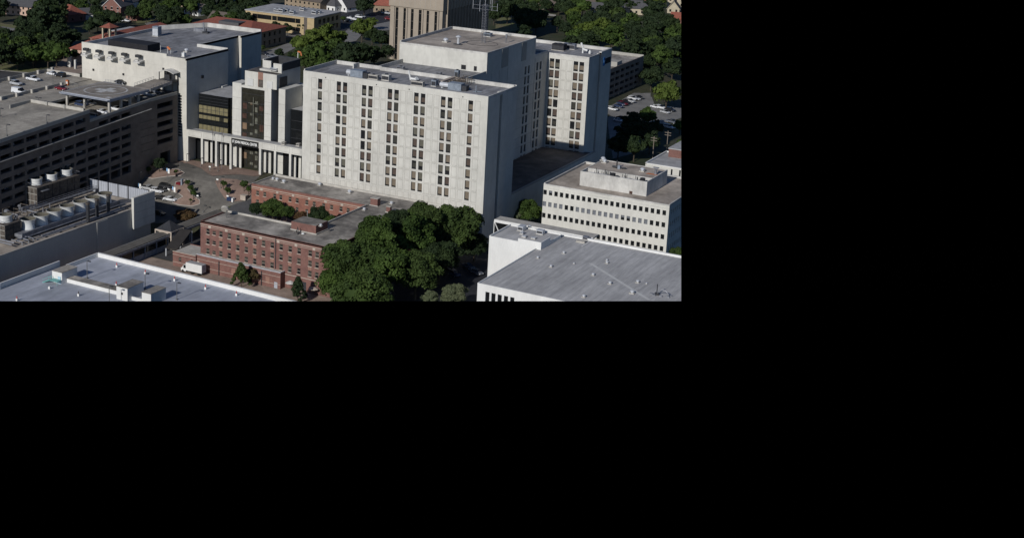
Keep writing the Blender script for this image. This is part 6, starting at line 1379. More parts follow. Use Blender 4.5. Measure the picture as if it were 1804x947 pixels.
x, y = at(*T('c4', 1465, 505), dz_); t_ = thing('rusty_chimney', 'capped chimney on a rust-stained orange patch at the right of the office penthouse roof', 'chimney', (x, y, dz_)); q = MB(); q.rev([(.45, dz_), (.45, dz_+1.6), (.35, dz_+1.7)], x, y, 10); q.box(x-.9, x+.9, y-.5, y+.5, dz_+2.1, dz_+2.25); q.tube((x-.4, y, dz_+1.7), (x-.4, y, dz_+2.1), .06); q.tube((x+.4, y, dz_+1.7), (x+.4, y, dz_+2.1), .06); q.build('chimney', 'galvanised', t_); q = MB(); q.face([(x-3, y-1, dz_+.01), (x+.6, y-.9, dz_+.01), (x+.6, y+.3, dz_+.01), (x-2.6, y+.5, dz_+.01)]); q.build('rust_stain', 'orange_paint', t_)
for i, (xa, xb) in enumerate(((px0+1.5, px0+10), (px1-9.6, px1-1.6))):
    t_ = thing('plant_pipes', ('left', 'right')[i]+' run of grey pipes and pumps behind the parapet of the office penthouse', 'pipes', ((xa+xb)/2, py0+2.5, pz-1.6)); q = MB(); rg = random.Random(i)
    for k in range(5): q.tube((xa, py0+1.0+.7*k, pz-1.2+.3*(k % 3)), (xb, py0+1.0+.7*k, pz-1.2+.3*(k % 3)), .1+.05*(k % 2), k % 2)
    for k in range(12): x = rg.uniform(xa, xb); y = py0+rg.uniform(.8, 4.4); q.tube((x, y, pz-1.6), (x, y, pz+rg.uniform(-.2, .7)), .09, 1)
    q.rev([(.8, pz-1.6), (.8, pz+.6)], xb+.2 if i == 0 else xb-.4, py0+1.4, 12, 2); q.build('pipe', ['galvanised', 'dark_metal', 'mesh_black'], t_)

# ---------------------------------------------------------------- vehicles
def car_template(kind):
    t_ = thing(kind, None, None)
    S = {'sedan': (4.7, 1.8, [(-2.35, .45, .75), (-2.2, .35, .95), (-1.3, .3, 1.0), (1.0, .3, .98), (2.1, .35, .82), (2.35, .45, .65)], [(-1.55, 1.0), (-.95, 1.42), (.35, 1.45), (1.15, .98)]),
         'suv': (4.8, 1.9, [(-2.4, .5, 1.0), (-2.3, .4, 1.1), (-1.2, .35, 1.12), (1.0, .35, 1.1), (2.15, .4, .98), (2.4, .5, .8)], [(-2.2, 1.1), (-1.95, 1.7), (.3, 1.75), (1.1, 1.1)]),
         'pickup': (5.6, 1.95, [(-2.8, .55, 1.0), (-2.75, .45, 1.1), (-.7, .4, 1.1), (1.2, .4, 1.12), (2.6, .45, 1.02), (2.8, .5, .8)], [(-.85, 1.1), (-.7, 1.75), (.7, 1.78), (1.35, 1.1)]),
         'van': (5.4, 2.0, [(-2.7, .45, 1.1), (-2.65, .35, 1.2), (-1, .35, 1.2), (1.2, .35, 1.15), (2.5, .4, .95), (2.7, .5, .8)], [(-2.65, 1.15), (-2.6, 2.05), (1.0, 2.1), (1.9, 1.1)])}[kind]
    L, W, body, top = S; w = W/2
    q = MB(); pts = body; n = len(pts)
    def ring(x, zl, zh, ww): return [(x, -ww, zl), (x, -ww*1.0, zh-.25), (x, -ww*.9, zh), (x, ww*.9, zh), (x, ww, zh-.25), (x, ww, zl)]
    rings = [ring(x, a, b, w*(.86 if i in (0, n-1) else 1)) for i, (x, a, b) in enumerate(pts)]
    for a, b in zip(rings, rings[1:]):
        for i in range(6): j = (i+1) % 6; q.face([a[i], a[j], b[j], b[i]])
    q.face(rings[0][::-1]); q.face(rings[-1])
    if kind == 'pickup': q.box(-2.6, -.95, -w*.78, w*.78, 1.11, 1.13, 1)
    q.build('body', ['paint_white', 'dark_metal'], t_, local=True)
    q = MB(); wt = w*.78; (x0, z0), (x1, z1), (x2, z2), (x3, z3) = top
    A = [(x0, -w*.88, z0), (x1, -wt, z1), (x2, -wt, z2), (x3, -w*.88, z3)]; Bq = [(a, -b, c) for a, b, c in A]
    q.face([A[0], A[3], A[2], A[1]]); q.face(Bq); q.face([A[0], A[1], Bq[1], Bq[0]]); q.face([A[2], A[3], Bq[3], Bq[2]])
    q.build('window', ['glass'], t_, local=True)
    q = MB(); q.face([(x1, -wt, z1+.01), (x2, -wt, z2+.01), (x2, wt, z2+.01), (x1, wt, z1+.01)]); q.face([(x1, -wt, z1-.06), (x1, -wt, z1+.01), (x1, wt, z1+.01), (x1, wt, z1-.06)])
    for s in (-1, 1):
        q.box(x1, x2, s*wt-.04, s*wt+.04, z1-.1, z1+.0)
        for fx_ in (.3, .65) if kind != 'van' else (.12, .35, .6): xx = x1+(x2-x1)*fx_; q.box(xx-.05, xx+.05, s*(wt+w*.88)/2-.06*1, s*(wt+w*.88)/2+.06, z0, z1)
    if kind == 'van':
        for s in (-1, 1): q.face([(x0, s*(w*.89), z0), (x0+3.0, s*(w*.89), z0), (x0+3.0, s*(wt+.02), z1), (x1, s*(wt+.02), z1)][::s])
        q.face([(x0-.02, -w*.88, z0), (x0-.02, w*.88, z0), (x1-.02, wt, z1), (x1-.02, -wt, z1)])
    q.build('roof', ['paint_white'], t_, local=True)
    for s in (-1, 1):
        for x in (-L*.31, L*.31):
            q = MB(); q.tube((x, s*(w-.22), .34), (x, s*(w+.01), .34), .34, 0, 12); f = q.build('wheel', 'tyre', t_, local=True)
            q = MB(); q.tube((x, s*(w+.01), .34), (x, s*(w+.03), .34), .19, 0, 8); q.build('rim', 'light_metal', f, local=True)
        q = MB(); q.box(L/2-.12, L/2-.02, s*w*.62-.18, s*w*.62+.18, .62, .78); q.build('headlight', 'headlight', t_, local=True)
        q = MB(); q.box(-L/2+.0, -L/2+.1, s*w*.66-.12, s*w*.66+.12, .68, .86); q.build('tail_light', 'tail_light', t_, local=True)
    return t_
TPL = {k: car_template(k) for k in ('sedan', 'suv', 'pickup', 'van')}
USED = set(); BUILT = {}
NAMES = {'sedan': 'parked_car', 'suv': 'parked_suv', 'pickup': 'pickup_truck', 'van': 'white_van'}
CATN = {'sedan': 'car', 'suv': 'suv', 'pickup': 'pickup truck', 'van': 'van'}
PM = {}
def recolour(o, col):
    for c in o.children:
        if c.name.split('.')[0] in ('body', 'roof'):
            key = (c.data.name if False else TPLN[c.data.name], col)
            if key not in PM:
                me = c.data.copy(); me.materials[0] = M['paint_'+col]; PM[key] = me
            c.data = PM[key]
TPLN = {}
for k, t_ in TPL.items():
    for c in t_.children: TPLN[c.data.name] = k+c.data.name
def car(kind, x, y, z, col, label, group, rz=0):
    o = copy_tree(TPL[kind]); o.name = NAMES[kind]; tag(o, label, CATN[kind], group); o.location = (x, y, z); o.rotation_euler = (0, 0, R(rz)); recolour(o, col); return o
cars = [('suv', 'b0', 215, 225, 22.76, 'silver', 'silver suv alone by the outer rail of the garage roof', 'A', -4), ('pickup', 'b0', 440, 168, 22.76, 'white', 'white pickup near the outer rail of the garage roof', 'A', -4), ('van', 'b0', 250, 335, 22.76, 'white', 'white van behind the inner rail of the garage roof', 'A', 0), ('suv', 'b0', 800, 115, 22.76, 'black', 'black suv in the far corner of the garage roof', 'A', 175), ('sedan', 'b0', 700, 95, 22.76, 'white', 'white car behind the black suv on the garage roof', 'A', 0), ('sedan', 'b0', 812, 290, 22.76, 'red', 'dark red car beside the rail left of the helipad', 'A', 0),
        ('suv', 'b0', 1080, 505, 21.05, 'blue', 'dark blue car in the shade under the helipad', 'B', 0), ('sedan', 'b0', 1190, 480, 21.1, 'white', 'pale car tucked behind the dark blue one under the helipad', 'B', 0), ('suv', 'b0', 1245, 625, 21.05, 'black', 'black hatchback at the garage edge left of the front helipad column', 'B', 0), ('sedan', 'b0', 1360, 600, 21.1, 'white', 'white car just behind the front helipad column', 'B', 0), ('sedan', 'b0', 1540, 560, 21.2, 'white', 'white car between the two right helipad columns', 'B', 0), ('suv', 'b0', 1690, 500, 21.4, 'grey', 'grey suv under the right edge of the helipad', 'B', 0), ('sedan', 'b1', 60, 410, 21.7, 'silver', 'silver car below the helipad ramp, nearest the pad', 'B', 0), ('suv', 'b1', 180, 370, 21.9, 'white', 'white suv halfway along below the helipad ramp', 'B', 0), ('suv', 'b1', 290, 340, 22.0, 'grey', 'dark grey suv below the lift shelter', 'B', 0), ('sedan', 'b1', 20, 260, 21.9, 'red', 'red car beyond the helipad against the hall wall', 'B', 0), ('sedan', 'b0', 1600, 205, 22.8, 'black', 'black car behind the far edge of the helipad', 'B', 0)]
grp = {'A': 'cars on the open garage roof', 'B': 'cars parked under and around the helipad'}
for k, tk, a, b, z, col, lb, g_, rz in cars:
    x, y = at(*T(tk, a, b), z); car(k, x, y, z, col, lb, grp[g_], rz)
gcars = [('suv', 'c1', 275, 745, 'white', 'white suv in the row of cars on the forecourt', 5), ('suv', 'c1', 390, 690, 'black', 'black suv with pale roof bars at the back of the forecourt row', 5), ('sedan', 'c1', 330, 725, 'black', 'black car squeezed between the two suvs on the forecourt', 5), ('pickup', 'c1', 165, 712, 'silver', 'pale pickup half hidden by the metal screen on the forecourt', 5), ('sedan', 'c1', 320, 835, 'black', 'black car in front of the white suv on the forecourt', 5), ('sedan', 'c1', 450, 855, 'white', 'white car at the end of the front forecourt row', 5), ('suv', 'c0', 1570, 635, 'white', 'pale suv behind the metal screen next to the garage', -12), ('sedan', 'c0', 1700, 610, 'red', 'red car by the garage wall behind the metal screen', -12), ('sedan', 'd1', 300, 285, 'black', 'dark car in the deep shade right of the screen panel', 0)]
for k, tk, a, b, col, lb, rz in gcars:
    x, y, z = atg(*T(tk, a, b)); car(k, x, y, z+.07, col, lb, 'cars on the forecourt', rz)
lot = [('suv', 895, 560, 'white'), ('sedan', 905, 545, 'black'), ('sedan', 975, 520, 'blue'), ('sedan', 1010, 490, 'blue'), ('suv', 1030, 490, 'red'), ('pickup', 1060, 470, 'black'), ('suv', 1130, 455, 'silver'), ('suv', 1160, 420, 'white'), ('sedan', 1200, 420, 'white'), ('sedan', 1245, 405, 'black'), ]
rowlab = ['white suv at the near end of the row along the far garage wall', 'black car second in the row along the far garage wall', 'dark blue car third in the row along the far garage wall', 'dark blue car fourth in the row beside the red suv', 'red suv in the row along the far garage wall', 'black pickup between the red suv and the silver suv', 'silver suv in the row along the far garage wall', 'white suv just beyond the silver one by the far garage', 'white car second from the far end of the row by the far garage', 'black car at the far end of the row by the far garage']
for i, (k, a, b, col) in enumerate(lot):
    x, y, z = atg(*T('b4', a, b)); car(k, x, y, z+.07, col, rowlab[i], 'cars in the row along the far garage', -18)
lot2 = [('sedan', 'b4', 975, 710, 'white', 'white car behind the dark tree on the staff car park'), ('sedan', 'b4', 1010, 680, 'black', 'black car next to the white one behind the dark tree'), ('suv', 'b4', 1530, 540, 'white', 'white suv under the bright tree at the right edge'), ('sedan', 'b4', 1460, 530, 'white', 'white car partly under leaves left of the white suv'), ('sedan', 'b4', 1590, 600, 'silver', 'silver car in front of the row at the right edge'), ('suv', 'b4', 1660, 575, 'black', 'black suv at the right end of the row under the bright tree'), ('suv', 'b4', 1650, 800, 'white', 'white suv on the lower lane at the right edge'), ('sedan', 'b4', 1590, 780, 'white', 'white car just left of the white suv on the lower lane'), ('pickup', 'b4', 1680, 730, 'grey', 'dark pickup above the white suv on the lower lane'), ('sedan', 'b4', 1330, 795, 'grey', 'grey car deep in the shade of the big dark trees'),
        ('sedan', 'a2', 1040, 255, 'white', 'white car at the left of the dark car park'), ('sedan', 'a2', 1090, 270, 'white', 'white car second in the dark car park row'), ('suv', 'a2', 1150, 240, 'white', 'white suv third in the dark car park row'), ('sedan', 'a2', 1180, 235, 'silver', 'silver car beside the white suv in the dark car park'), ('sedan', 'a2', 1125, 335, 'white', 'white car half under the bright tree in the dark car park'), ('pickup', 'a2', 1510, 190, 'silver', 'silver pickup beside the beige tower'), ('suv', 'a2', 1540, 265, 'red', 'red suv beside the beige tower'), ('sedan', 'a2', 1000, 290, 'black', 'black car in front of the dark car park row'),
        ('suv', 'a1', 1690, 730, 'black', 'black car at the kerb behind the windowless hall'), ('sedan', 'a1', 1790, 760, 'grey', 'grey car on the street behind the windowless hall'), ('suv', 'a0', 1600, 285, 'white', 'white suv outside the gabled brick house'), ('sedan', 'a0', 1680, 290, 'white', 'white car beside the white suv outside the gabled brick house'), ('suv', 'e3', 600, 420, 'blue', 'blue-grey van-like car in the shade at the foot of the big trees'), ('sedan', 'e3', 790, 320, 'grey', 'grey car in shade behind the blue-grey one'), ('sedan', 'e3', 900, 395, 'grey', 'dark car in shade beside the white building corner'), ('sedan', 'b0', 60, 195, 'silver', 'silver car at the left edge on the avenue')]
for k, tk, a, b, col, lb in lot2:
    x, y, z = atg(*T(tk, a, b)); car(k, x, y, z+.09, col, lb, None, -18 if tk == 'b4' else (-25 if tk == 'e3' else 0))
# cars standing inside the garage, seen through its openings
rg = random.Random(8)
for z1, fl_ in ((16.8, 15.3), (13.8, 12.3), (10.9, 9.4), (7.9, 6.4), (24.1, 22.1), (21.1, 18.5)):
    for k in range(10, 27):
        if rg.random() > .5: continue
        y = 235.2+5.6*k+rg.choice((1.6, 4.0))
        if y > 384 or (z1 > 22 and y > 355): continue
        zf = fl_+shv(y)
        if z1 == 24.1: zf = 22.12+shv(y)
        car(rg.choice(('sedan', 'suv')), XG-3.6, y, zf+.02, rg.choice(('blue', 'grey', 'black', 'silver', 'white', 'blue', 'grey')), 'dim car parked inside an opening of the brown garage wall', 'cars inside the parking garage', rg.choice((0, 180)))
for t_ in TPL.values():
    for c in list(t_.children):
        for d in list(c.children): bpy.data.objects.remove(d)
        bpy.data.objects.remove(c)
    bpy.data.objects.remove(t_)
# lorry
x1, y1, z1 = atg(*T('e1', 885, 435)); tL = -250.6; zt = z1+.07
LR = thing('box_lorry', 'white box lorry parked in front of the brick annex behind the cream parapet', 'lorry', (x1-4, y1, zt))
q = MB(); q.box(x1-6.6, x1, y1, y1+2.5, zt+.95, zt+3.7, 0); q.box(x1-6.55, x1-.05, y1+.05, y1+2.45, zt+3.7, zt+3.76, 1); q.build('cargo_box', ['white_paint', 'pale_roof'], LR)
q = MB(); q.prism([(x1-8.7, y1+.1), (x1-6.65, y1+.1), (x1-6.65, y1+2.4), (x1-8.7, y1+2.4)], zt+.5, zt+1.5); q.face([(x1-8.3, y1+.2, zt+1.5), (x1-6.65, y1+.2, zt+1.5), (x1-6.65, y1+.2, zt+2.6), (x1-7.7, y1+.2, zt+2.6)]); q.box(x1-7.7, x1-6.65, y1+.2, y1+2.3, zt+1.5, zt+2.65); q.build('cab', 'white_paint', LR)
q = MB(); q.face([(x1-8.35, y1+.2, zt+1.5), (x1-7.72, y1+.2, zt+2.55), (x1-7.72, y1+2.3, zt+2.55), (x1-8.35, y1+2.3, zt+1.5)]); q.box(x1-7.6, x1-6.9, y1+.17, y1+.2, zt+1.6, zt+2.3); q.build('window', 'glass', LR)
q = MB(); q.box(x1-6.6, x1-.1, y1+.3, y1+2.2, zt+.55, zt+.93); q.build('chassis', 'dark_metal', LR)
q = MB(); q.box(x1+.005, x1+.05, y1+.1, y1+2.4, zt+1.0, zt+3.6); q.build('rear_door', 'fence_metal', LR)
for xx in (-7.9, -4.2, -1.4):
    for yy_ in (y1+.05, y1+2.2): q = MB(); q.tube((x1+xx, yy_, zt+.48), (x1+xx, yy_+.28, zt+.48), .48, 0, 12); q.build('wheel', 'tyre', LR)

LR.scale = (.87, .87, .87)

# ---------------------------------------------------------------- lamp posts, poles, signs, banners
for (k, a, b, z, h, l, n) in (('b0', 702, 258, 22.8, 5.2, 'tall lamp post on the inner rail of the garage roof', 1), ('b0', 510, 468, 22.85, 1.9, 'double-armed lamp on the end of the pale wall on the garage roof', 2), ('b0', 5, 640, 23.6, 2.6, 'lamp post cut by the left edge on the garage roof', 1), ('b0', 618, 728, 24.3, 2.6, 'lamp post on the garage edge, right one of two on the dark wall', 1), ('b0', 92, 900, 23.2, 3.6, 'lamp post on the garage edge, left one of two on the dark wall', 1), ('b0', 1115, 555, 24.2, 2.5, 'slim dark post at the end of the pale wall on the garage roof', 1)):
    x, y = at(*T(k, a, b), z); lamp(x, y, z, h, l, n, 'lamp posts on the garage roof', .1)
for i, (k, a, b, h, l) in enumerate((('c1', 667, 350, 3.2, 'dark lamp beside the left corner of the colonnade'), ('c1', 858, 400, 3.0, 'dark lamp in front of the second colonnade column'), ('c1', 1085, 470, 4.2, 'dark lamp in front of the third colonnade column'), ('c1', 40, 660, 5, 'tall dark lamp at the left end of the forecourt'), ('d1', 890, 255, 2.4, 'short dark post at the lower end of the driveway'), ('c1', 578, 465, 3.2, 'thin dark lamp on the planting island'), ('c1', 1120, 690, 4, 'dark lamp on the corner island'), ('e3', 868, 130, 2.6, 'pale lamp in the deep shade left of the white corner block'))):
    x, y, z = atg(*T(k, a, b)); lamp(x, y, z, h, l, 1, 'lamps on the forecourt', .07)
for i, (k, a, b, h, l) in enumerate((('c1', 418, 620, 4.6, 'white and blue banner on a post beside the rear of the forecourt row'), ('c1', 495, 800, 2.9, 'white and blue banner above the white car at the end of the row'), ('c1', 40, 700, 1.5, 'white and blue banner at the left end of the metal screen'))):
    x, y, z = atg(*T(k, a, b)); t_ = thing('banner_post', l, 'banner', (x, y, z), 'banners on the forecourt'); q = MB(); q.tube((x, y, z), (x, y, z+h+.6), .08); q.build('post', 'pole_grey', t_); q = MB(); q.box(x+.05, x+.75, y-.04, y+.04, z+h-1.2, z+h+.4, 0); q.box(x-.5, x+.04, y-.05, y+.03, z+h-.6, z+h+.5, 1); q.build('banner', ['sign_white', 'banner_blue'], t_)
for i, (k, a, b, l) in enumerate((('c1', 975, 460, 'small white sign on a post in front of the colonnade'), ('c1', 690, 640, 'small white sign on the middle island'), ('c1', 1075, 630, 'small white sign at the tip of the corner island'), ('c1', 812, 845, 'small white sign at the lower end of the middle island'), ('c1', 1210, 850, 'small pale sign beside the blue bin on the corner island'), ('c1', 430, 760, 'small pale sign between the parked rows'))):
    x, y, z = atg(*T(k, a, b)); t_ = thing('sign_post', l, 'sign', (x, y, z), 'small signs on the forecourt'); q = MB(); q.tube((x, y, z), (x, y, z+1.7), .05); q.build('post', 'teal_paint' if i == 0 else 'pole_grey', t_); q = MB(); q.box(x-.4, x+.4, y-.06, y, z+1.3, z+1.75); q.build('panel', 'sign_white', t_)
x, y, z = atg(*T('c1', 580, 640)); t_ = thing('red_booth', 'small red and blue booth at the top of the middle island', 'booth', (x, y, z)); q = MB(); q.prism([(x-1.2, y-.6), (x+.5, y-.6), (x+.5, y+.6), (x-1.2, y+.6)], z, z+.8); q.build('body', 'paint_red', t_); q = MB(); q.box(x+.55, x+1.1, y-.4, y+.4, z, z+2.0); q.box(x+.5, x+1.15, y-.5, y+.5, z+2.0, z+2.1); q.build('kiosk', 'blue_duct', t_)
x, y, z = atg(*T('c1', 1250, 860)); t_ = thing('blue_bin', 'blue covered cart with a white panel at the lower end of the corner island', 'cart', (x, y, z)); q = MB(); q.box(x-1.2, x+.6, y-.6, y+.6, z+.2, z+1.2); q.box(x-1.0, x+.4, y-.5, y+.5, z+1.2, z+1.4); q.build('body', 'paint_blue', t_); q = MB(); q.box(x+.7, x+1.3, y-.6, y+.6, z, z+1.3); q.build('panel', 'white_paint', t_)
x, y, z = atg(*T('c1', 1430, 840)); t_ = thing('block_planter', 'pale orange block planter next to the brick building', 'planter', (x, y, z)); q = MB(); q.box(x-1, x+1, y-.8, y+.8, z, z+1.5); q.box(x-1.1, x+1.1, y-.9, y+.9, z+1.5, z+1.65); q.build('block', 'limestone', t_)
x, y = at(*T('b0', 895, 225), 22.8); t_ = thing('work_barrier', 'orange and white work barrier with wire panels on the garage roof', 'barrier', (x, y, 22.8)); q = MB(); q.box(x-.5, x+.5, y-.4, y+.4, 22.8, 24.6, 0); q.box(x-.4, x+.4, y-.42, y-.4, 23.3, 24.1, 1); q.build('bin', ['orange_paint', 'white_marking'], t_); q = MB()
for k in range(6): q.tube((x+1.2+k*.9, y-.3*k, 22.8), (x+1.2+k*.9, y-.3*k, 24.2), .05)
q.tube((x+1.2, y, 24.1), (x+5.7, y-1.5, 24.1), .05); q.tube((x-1.2, y, 23.9), (x-.5, y, 23.9), .05); q.tube((x-1.2, y, 22.8), (x-1.2, y, 24.3), .05); q.build('wire_panel', 'joint_grey', t_)
for i, (k, a, b, h, l) in enumerate((('c4', 1425, 300, 9, 'wooden power pole with a crossarm right of the office roof'), ('c4', 1612, 190, 8, 'wooden power pole behind the low white block'), ('a3', 1350, 430, 9, 'power pole at the edge of the far lawn'), ('a3', 1770, 330, 9, 'power pole among trees above the ward block'), ('a2', 1345, 90, 12, 'slim tall pole behind the dark car park'), ('a2', 1280, 205, 9, 'lamp pole in the middle of the dark car park'), ('a4', 870, 640, 8, 'pole at the left of the park lawn'), ('a4', 1010, 665, 7, 'pole at the right of the park lawn'), ('a4', 1665, 760, 4, 'pale post in the corner lawn'), ('a2', 425, 125, 6, 'thin pole behind the yellow office'), ('a4', 190, 150, 7, 'pole beside the distant street'))):
    x, y, z = atg(*T(k, a, b)); t_ = thing('power_pole', l, 'pole', (x, y, z), 'poles beyond the hospital'); q = MB(); q.tube((x, y, z), (x, y, z+h), .16); q.build('pole', 'pole_wood', t_); q = MB(); q.box(x-1.3, x+1.3, y-.08, y+.08, z+h-.8, z+h-.6)
    if i < 2: q.box(x-1.3, x+1.3, y-.08, y+.08, z+h-1.8, z+h-1.6)
    q.build('crossarm', 'pole_wood', t_)

for i, (k, a, b, l) in enumerate((('e2', 235, 600, 'pale patio umbrella beside the conical pine'), ('e2', 540, 680, 'tan patio umbrella at the brick entrance by the big trees'))):
    x, y, z = atg(*T(k, a, b)); t_ = thing('patio_umbrella', l, 'umbrella', (x, y, z), 'patio umbrellas by the brick building'); q = MB(); q.tube((x, y, z), (x, y, z+2.5), .05); q.build('pole', 'pole_grey', t_); q = MB(); q.rev([(1.5, z+2.0), (.8, z+2.4), (.03, z+2.7)], x, y, 8); q.build('canopy', 'weathered_white' if i == 0 else 'limestone', t_)

# ---------------------------------------------------------------- trees
import numpy as np
def crown_mesh(seed, K, per, leaf, flat=.8, kind='round'):
    r = np.random.RandomState(seed); V = []; n = 0
    cs = []
    for i in range(K):
        z = r.uniform(-.75, 1); a = r.uniform(0, 2*math.pi); rr = math.sqrt(max(0, 1-z*z)); s = r.uniform(.55, .86)
        if kind == 'cone': z = r.uniform(-.9, 1); rr = (1-z)/2*1.0+.05; s = 1
        if kind == 'column': rr = .55*math.sqrt(max(0, 1-z*z)); s = r.uniform(.8, 1)
        cs.append((rr*math.cos(a)*s, rr*math.sin(a)*s, z*s*flat, r.uniform(.20, .36)*(1 if kind == 'round' else .75)))
    quads = []
    for cx, cy, cz, cr in cs:
        d = r.normal(size=(per, 3)); d /= np.linalg.norm(d, axis=1)[:, None]; d[:, 2] = np.where(d[:, 2] < -.3, -d[:, 2], d[:, 2])
        p = np.array([cx, cy, cz])+d*cr*r.uniform(.7, 1.08, size=(per, 1))*np.array([1, 1, .8])
        nrm = d+r.normal(size=(per, 3))*.55; nrm /= np.linalg.norm(nrm, axis=1)[:, None]
        t = np.cross(nrm, r.normal(size=(per, 3))); t /= np.linalg.norm(t, axis=1)[:, None]; b = np.cross(nrm, t)
        s = leaf*r.uniform(.6, 1.3, size=(per, 1))
        quads.append(np.stack([p-t*s-b*s*.6, p+t*s-b*s*.6, p+t*s*.7+b*s*.7, p-t*s*.6+b*s*.8], axis=1))
    Q = np.concatenate(quads).reshape(-1, 3)
    # a lumpy inner mass so that the crown is not see-through everywhere
    core = []
    u = 10; v = 7; base = len(Q); faces_core = []
    ph = r.uniform(0, 6, 4)
    for j in range(v+1):
        for i in range(u):
            th = math.pi*j/v; al = 2*math.pi*i/u; rad = .60*(1+.18*math.sin(3*al+ph[0])*math.sin(2*th+ph[1])+.12*math.sin(5*al+ph[2]))
            if kind == 'cone': rad *= .45
            if kind == 'column': rad *= .6
            zc_ = math.cos(th)*.62*flat*(1 if kind == 'round' else 1.3)
            core.append((rad*math.sin(th)*math.cos(al), rad*math.sin(th)*math.sin(al), zc_))
    for j in range(v):
        for i in range(u): faces_core.append((base+j*u+i, base+(j+1)*u+i, base+(j+1)*u+(i+1) % u, base+j*u+(i+1) % u))
    allv = np.concatenate([Q, np.array(core)]); nf = len(Q)//4
    me = bpy.data.meshes.new('crown'); me.vertices.add(len(allv)); me.vertices.foreach_set('co', allv.ravel())
    fl = np.concatenate([np.arange(nf*4), np.array(faces_core).ravel()]); F = nf+len(faces_core)
    me.loops.add(len(fl)); me.loops.foreach_set('vertex_index', fl.astype(np.int32)); me.polygons.add(F); me.polygons.foreach_set('loop_start', (np.arange(F)*4).astype(np.int32)); me.update(calc_edges=True); me.validate()
    return me
CM = {'far': [crown_mesh(i, 34, 60, .085) for i in range(6)], 'near': [crown_mesh(20+i, 50, 250, .040) for i in range(4)], 'cone': [crown_mesh(40, 60, 60, .07, 1.0, 'cone')], 'small': [crown_mesh(50+i, 22, 60, .09) for i in range(2)]}
CMM = {}
def crown(kind, i, mt):
    k = (kind, i % len(CM[kind]), mt)
    if k not in CMM: me = CM[kind][k[1]].copy(); me.materials.append(M[mt]); CMM[k] = me
    return CMM[k]
TRK = {}
def trunk(h, r0):
    k = (round(h, 1), round(r0, 2))
    if k not in TRK:
        q = MB(); q.rev([(r0*1.3, -.8), (r0, .6), (r0*.75, h*.5), (r0*.4, h*.85)], 0, 0, 7)
        for a in range(5): c, s = math.cos(a*1.26+.3), math.sin(a*1.26+.3); q.tube((0, 0, h*.38+.04*h*a), (c*h*.3, s*h*.3, h*.7), r0*.33, 0, 5)
        o = q.build('trunk', 'bark'); TRK[k] = o.data; bpy.data.objects.remove(o)
    return TRK[k]
rt_ = random.Random(3)
def tree(px_, py_, rpx, label, mt='leaf_mid', kind='far', group=None, asp=None, name='leafy_tree', cat='tree', i=None, gnd=None, X=None, Y=None):
    """crown centred on the photo spot, standing on the ground beneath it"""
    h = 6.0; x, y, z = atg(px_, py_, h)
    for _ in range(4):
        rm = rpx*dist(x, y)/F_PX; a = asp if asp else 1.0; h = max(rm*.9*a+1.2, rm*1.25*a)
        if gnd is None: x, y, z = atg(px_, py_, h)
        else: z = gnd; x, y = at(px_, py_, z+h)
    if Y is not None: x, zc_ = ony(px_, py_, Y); y = Y; z = gz(x, y); h = zc_-z; rm = rpx*dist(x, y)/F_PX
    if X is not None:
        x = X; y, zc_ = onx(px_, py_, X); z = gz(x, y); h = zc_-z
    t_ = thing(name, label, cat, (x, y, z), group, rt_.uniform(0, 6.28))
    o = bpy.data.objects.new('crown', crown(kind, rt_.randint(0, 9) if i is None else i, mt)); COL.objects.link(o); o.parent = t_; o.location = (0, 0, h); o.scale = (rm*1.05, rm*1.05, rm*1.05*a*rt_.uniform(.95, 1.08))
    o = bpy.data.objects.new('trunk', trunk(h, max(.12, rm*.055))); COL.objects.link(o); o.parent = t_
    return t_
# the big trees in front
near = [(797, 402, 50, 'leaf_mid', 'tall broad tree rising against the right corner of the cream slab block'), (718, 412, 44, 'leaf_mid', 'large tree overlapping the right end of the brick roof'), (655, 420, 28, 'leaf_mid', 'tree between the corner tree and the big one hiding the front wing'), (664, 414, 34, 'leaf_mid', 'tree crown covering the corner of the brick roof, left of the large one'), (616, 462, 49, 'leaf_mid', 'big tree hiding the right end of the front brick wing'), (676, 474, 50, 'leaf_mid', 'wide tree in the middle of the clump, right of the one hiding the brick wing'), (733, 478, 42, 'leaf_mid', 'yellowish green tree at the right of the clump'), (636, 516, 50, 'leaf_mid', 'tree at the bottom edge of the photo in the clump'), (700, 520, 46, 'leaf_mid', 'tree at the bottom edge, right one of two in the clump'), (592, 500, 33, 'leaf_mid', 'smaller tree on the left fringe of the clump beside the brick entrance'), (775, 455, 38, 'leaf_dark', 'dark tree between the clump and the tall broad tree'), (836, 432, 24, 'leaf_dark', 'narrow dark tree at the right edge of the clump near the shaded wall'), (752, 425, 38, 'leaf_dark', 'dark tree filling the gap behind the yellowish green one'), (742, 386, 32, 'leaf_mid', 'tree top just behind the large one, touching the slab block wall'), (700, 392, 24, 'leaf_dark', 'small dark tree top poking over the brick roof edge')]
NX = {616: -202.5, 664: -200.5, 700: -201.0, 718: -199.0, 742: -200.0, 655: -202.5, 592: -203.5}
for i, (a, b, r, mt, l) in enumerate(near): tree(a, b, r, l, mt, 'near', 'big trees in the clump beside the brick building', i=i, X=NX.get(a))
for a, b, r, mt, l in ((800, 520, 24, 'leaf_pale', 'pale green tree at the bottom edge left of the white corner block'), (757, 528, 17, 'leaf_pale', 'sparse greyish tree at the bottom edge beside the pale green one'), (905, 380, 17, 'leaf_pale', 'small pale tree in the shade left of the white office'), (932, 372, 24, 'leaf_mid', 'taller tree in the shade against the white office corner'), (1192, 447, 14, 'leaf_mid', 'bush-like tree behind the back edge of the streaked grey roof')): tree(a, b, r, l, mt, 'near', None)
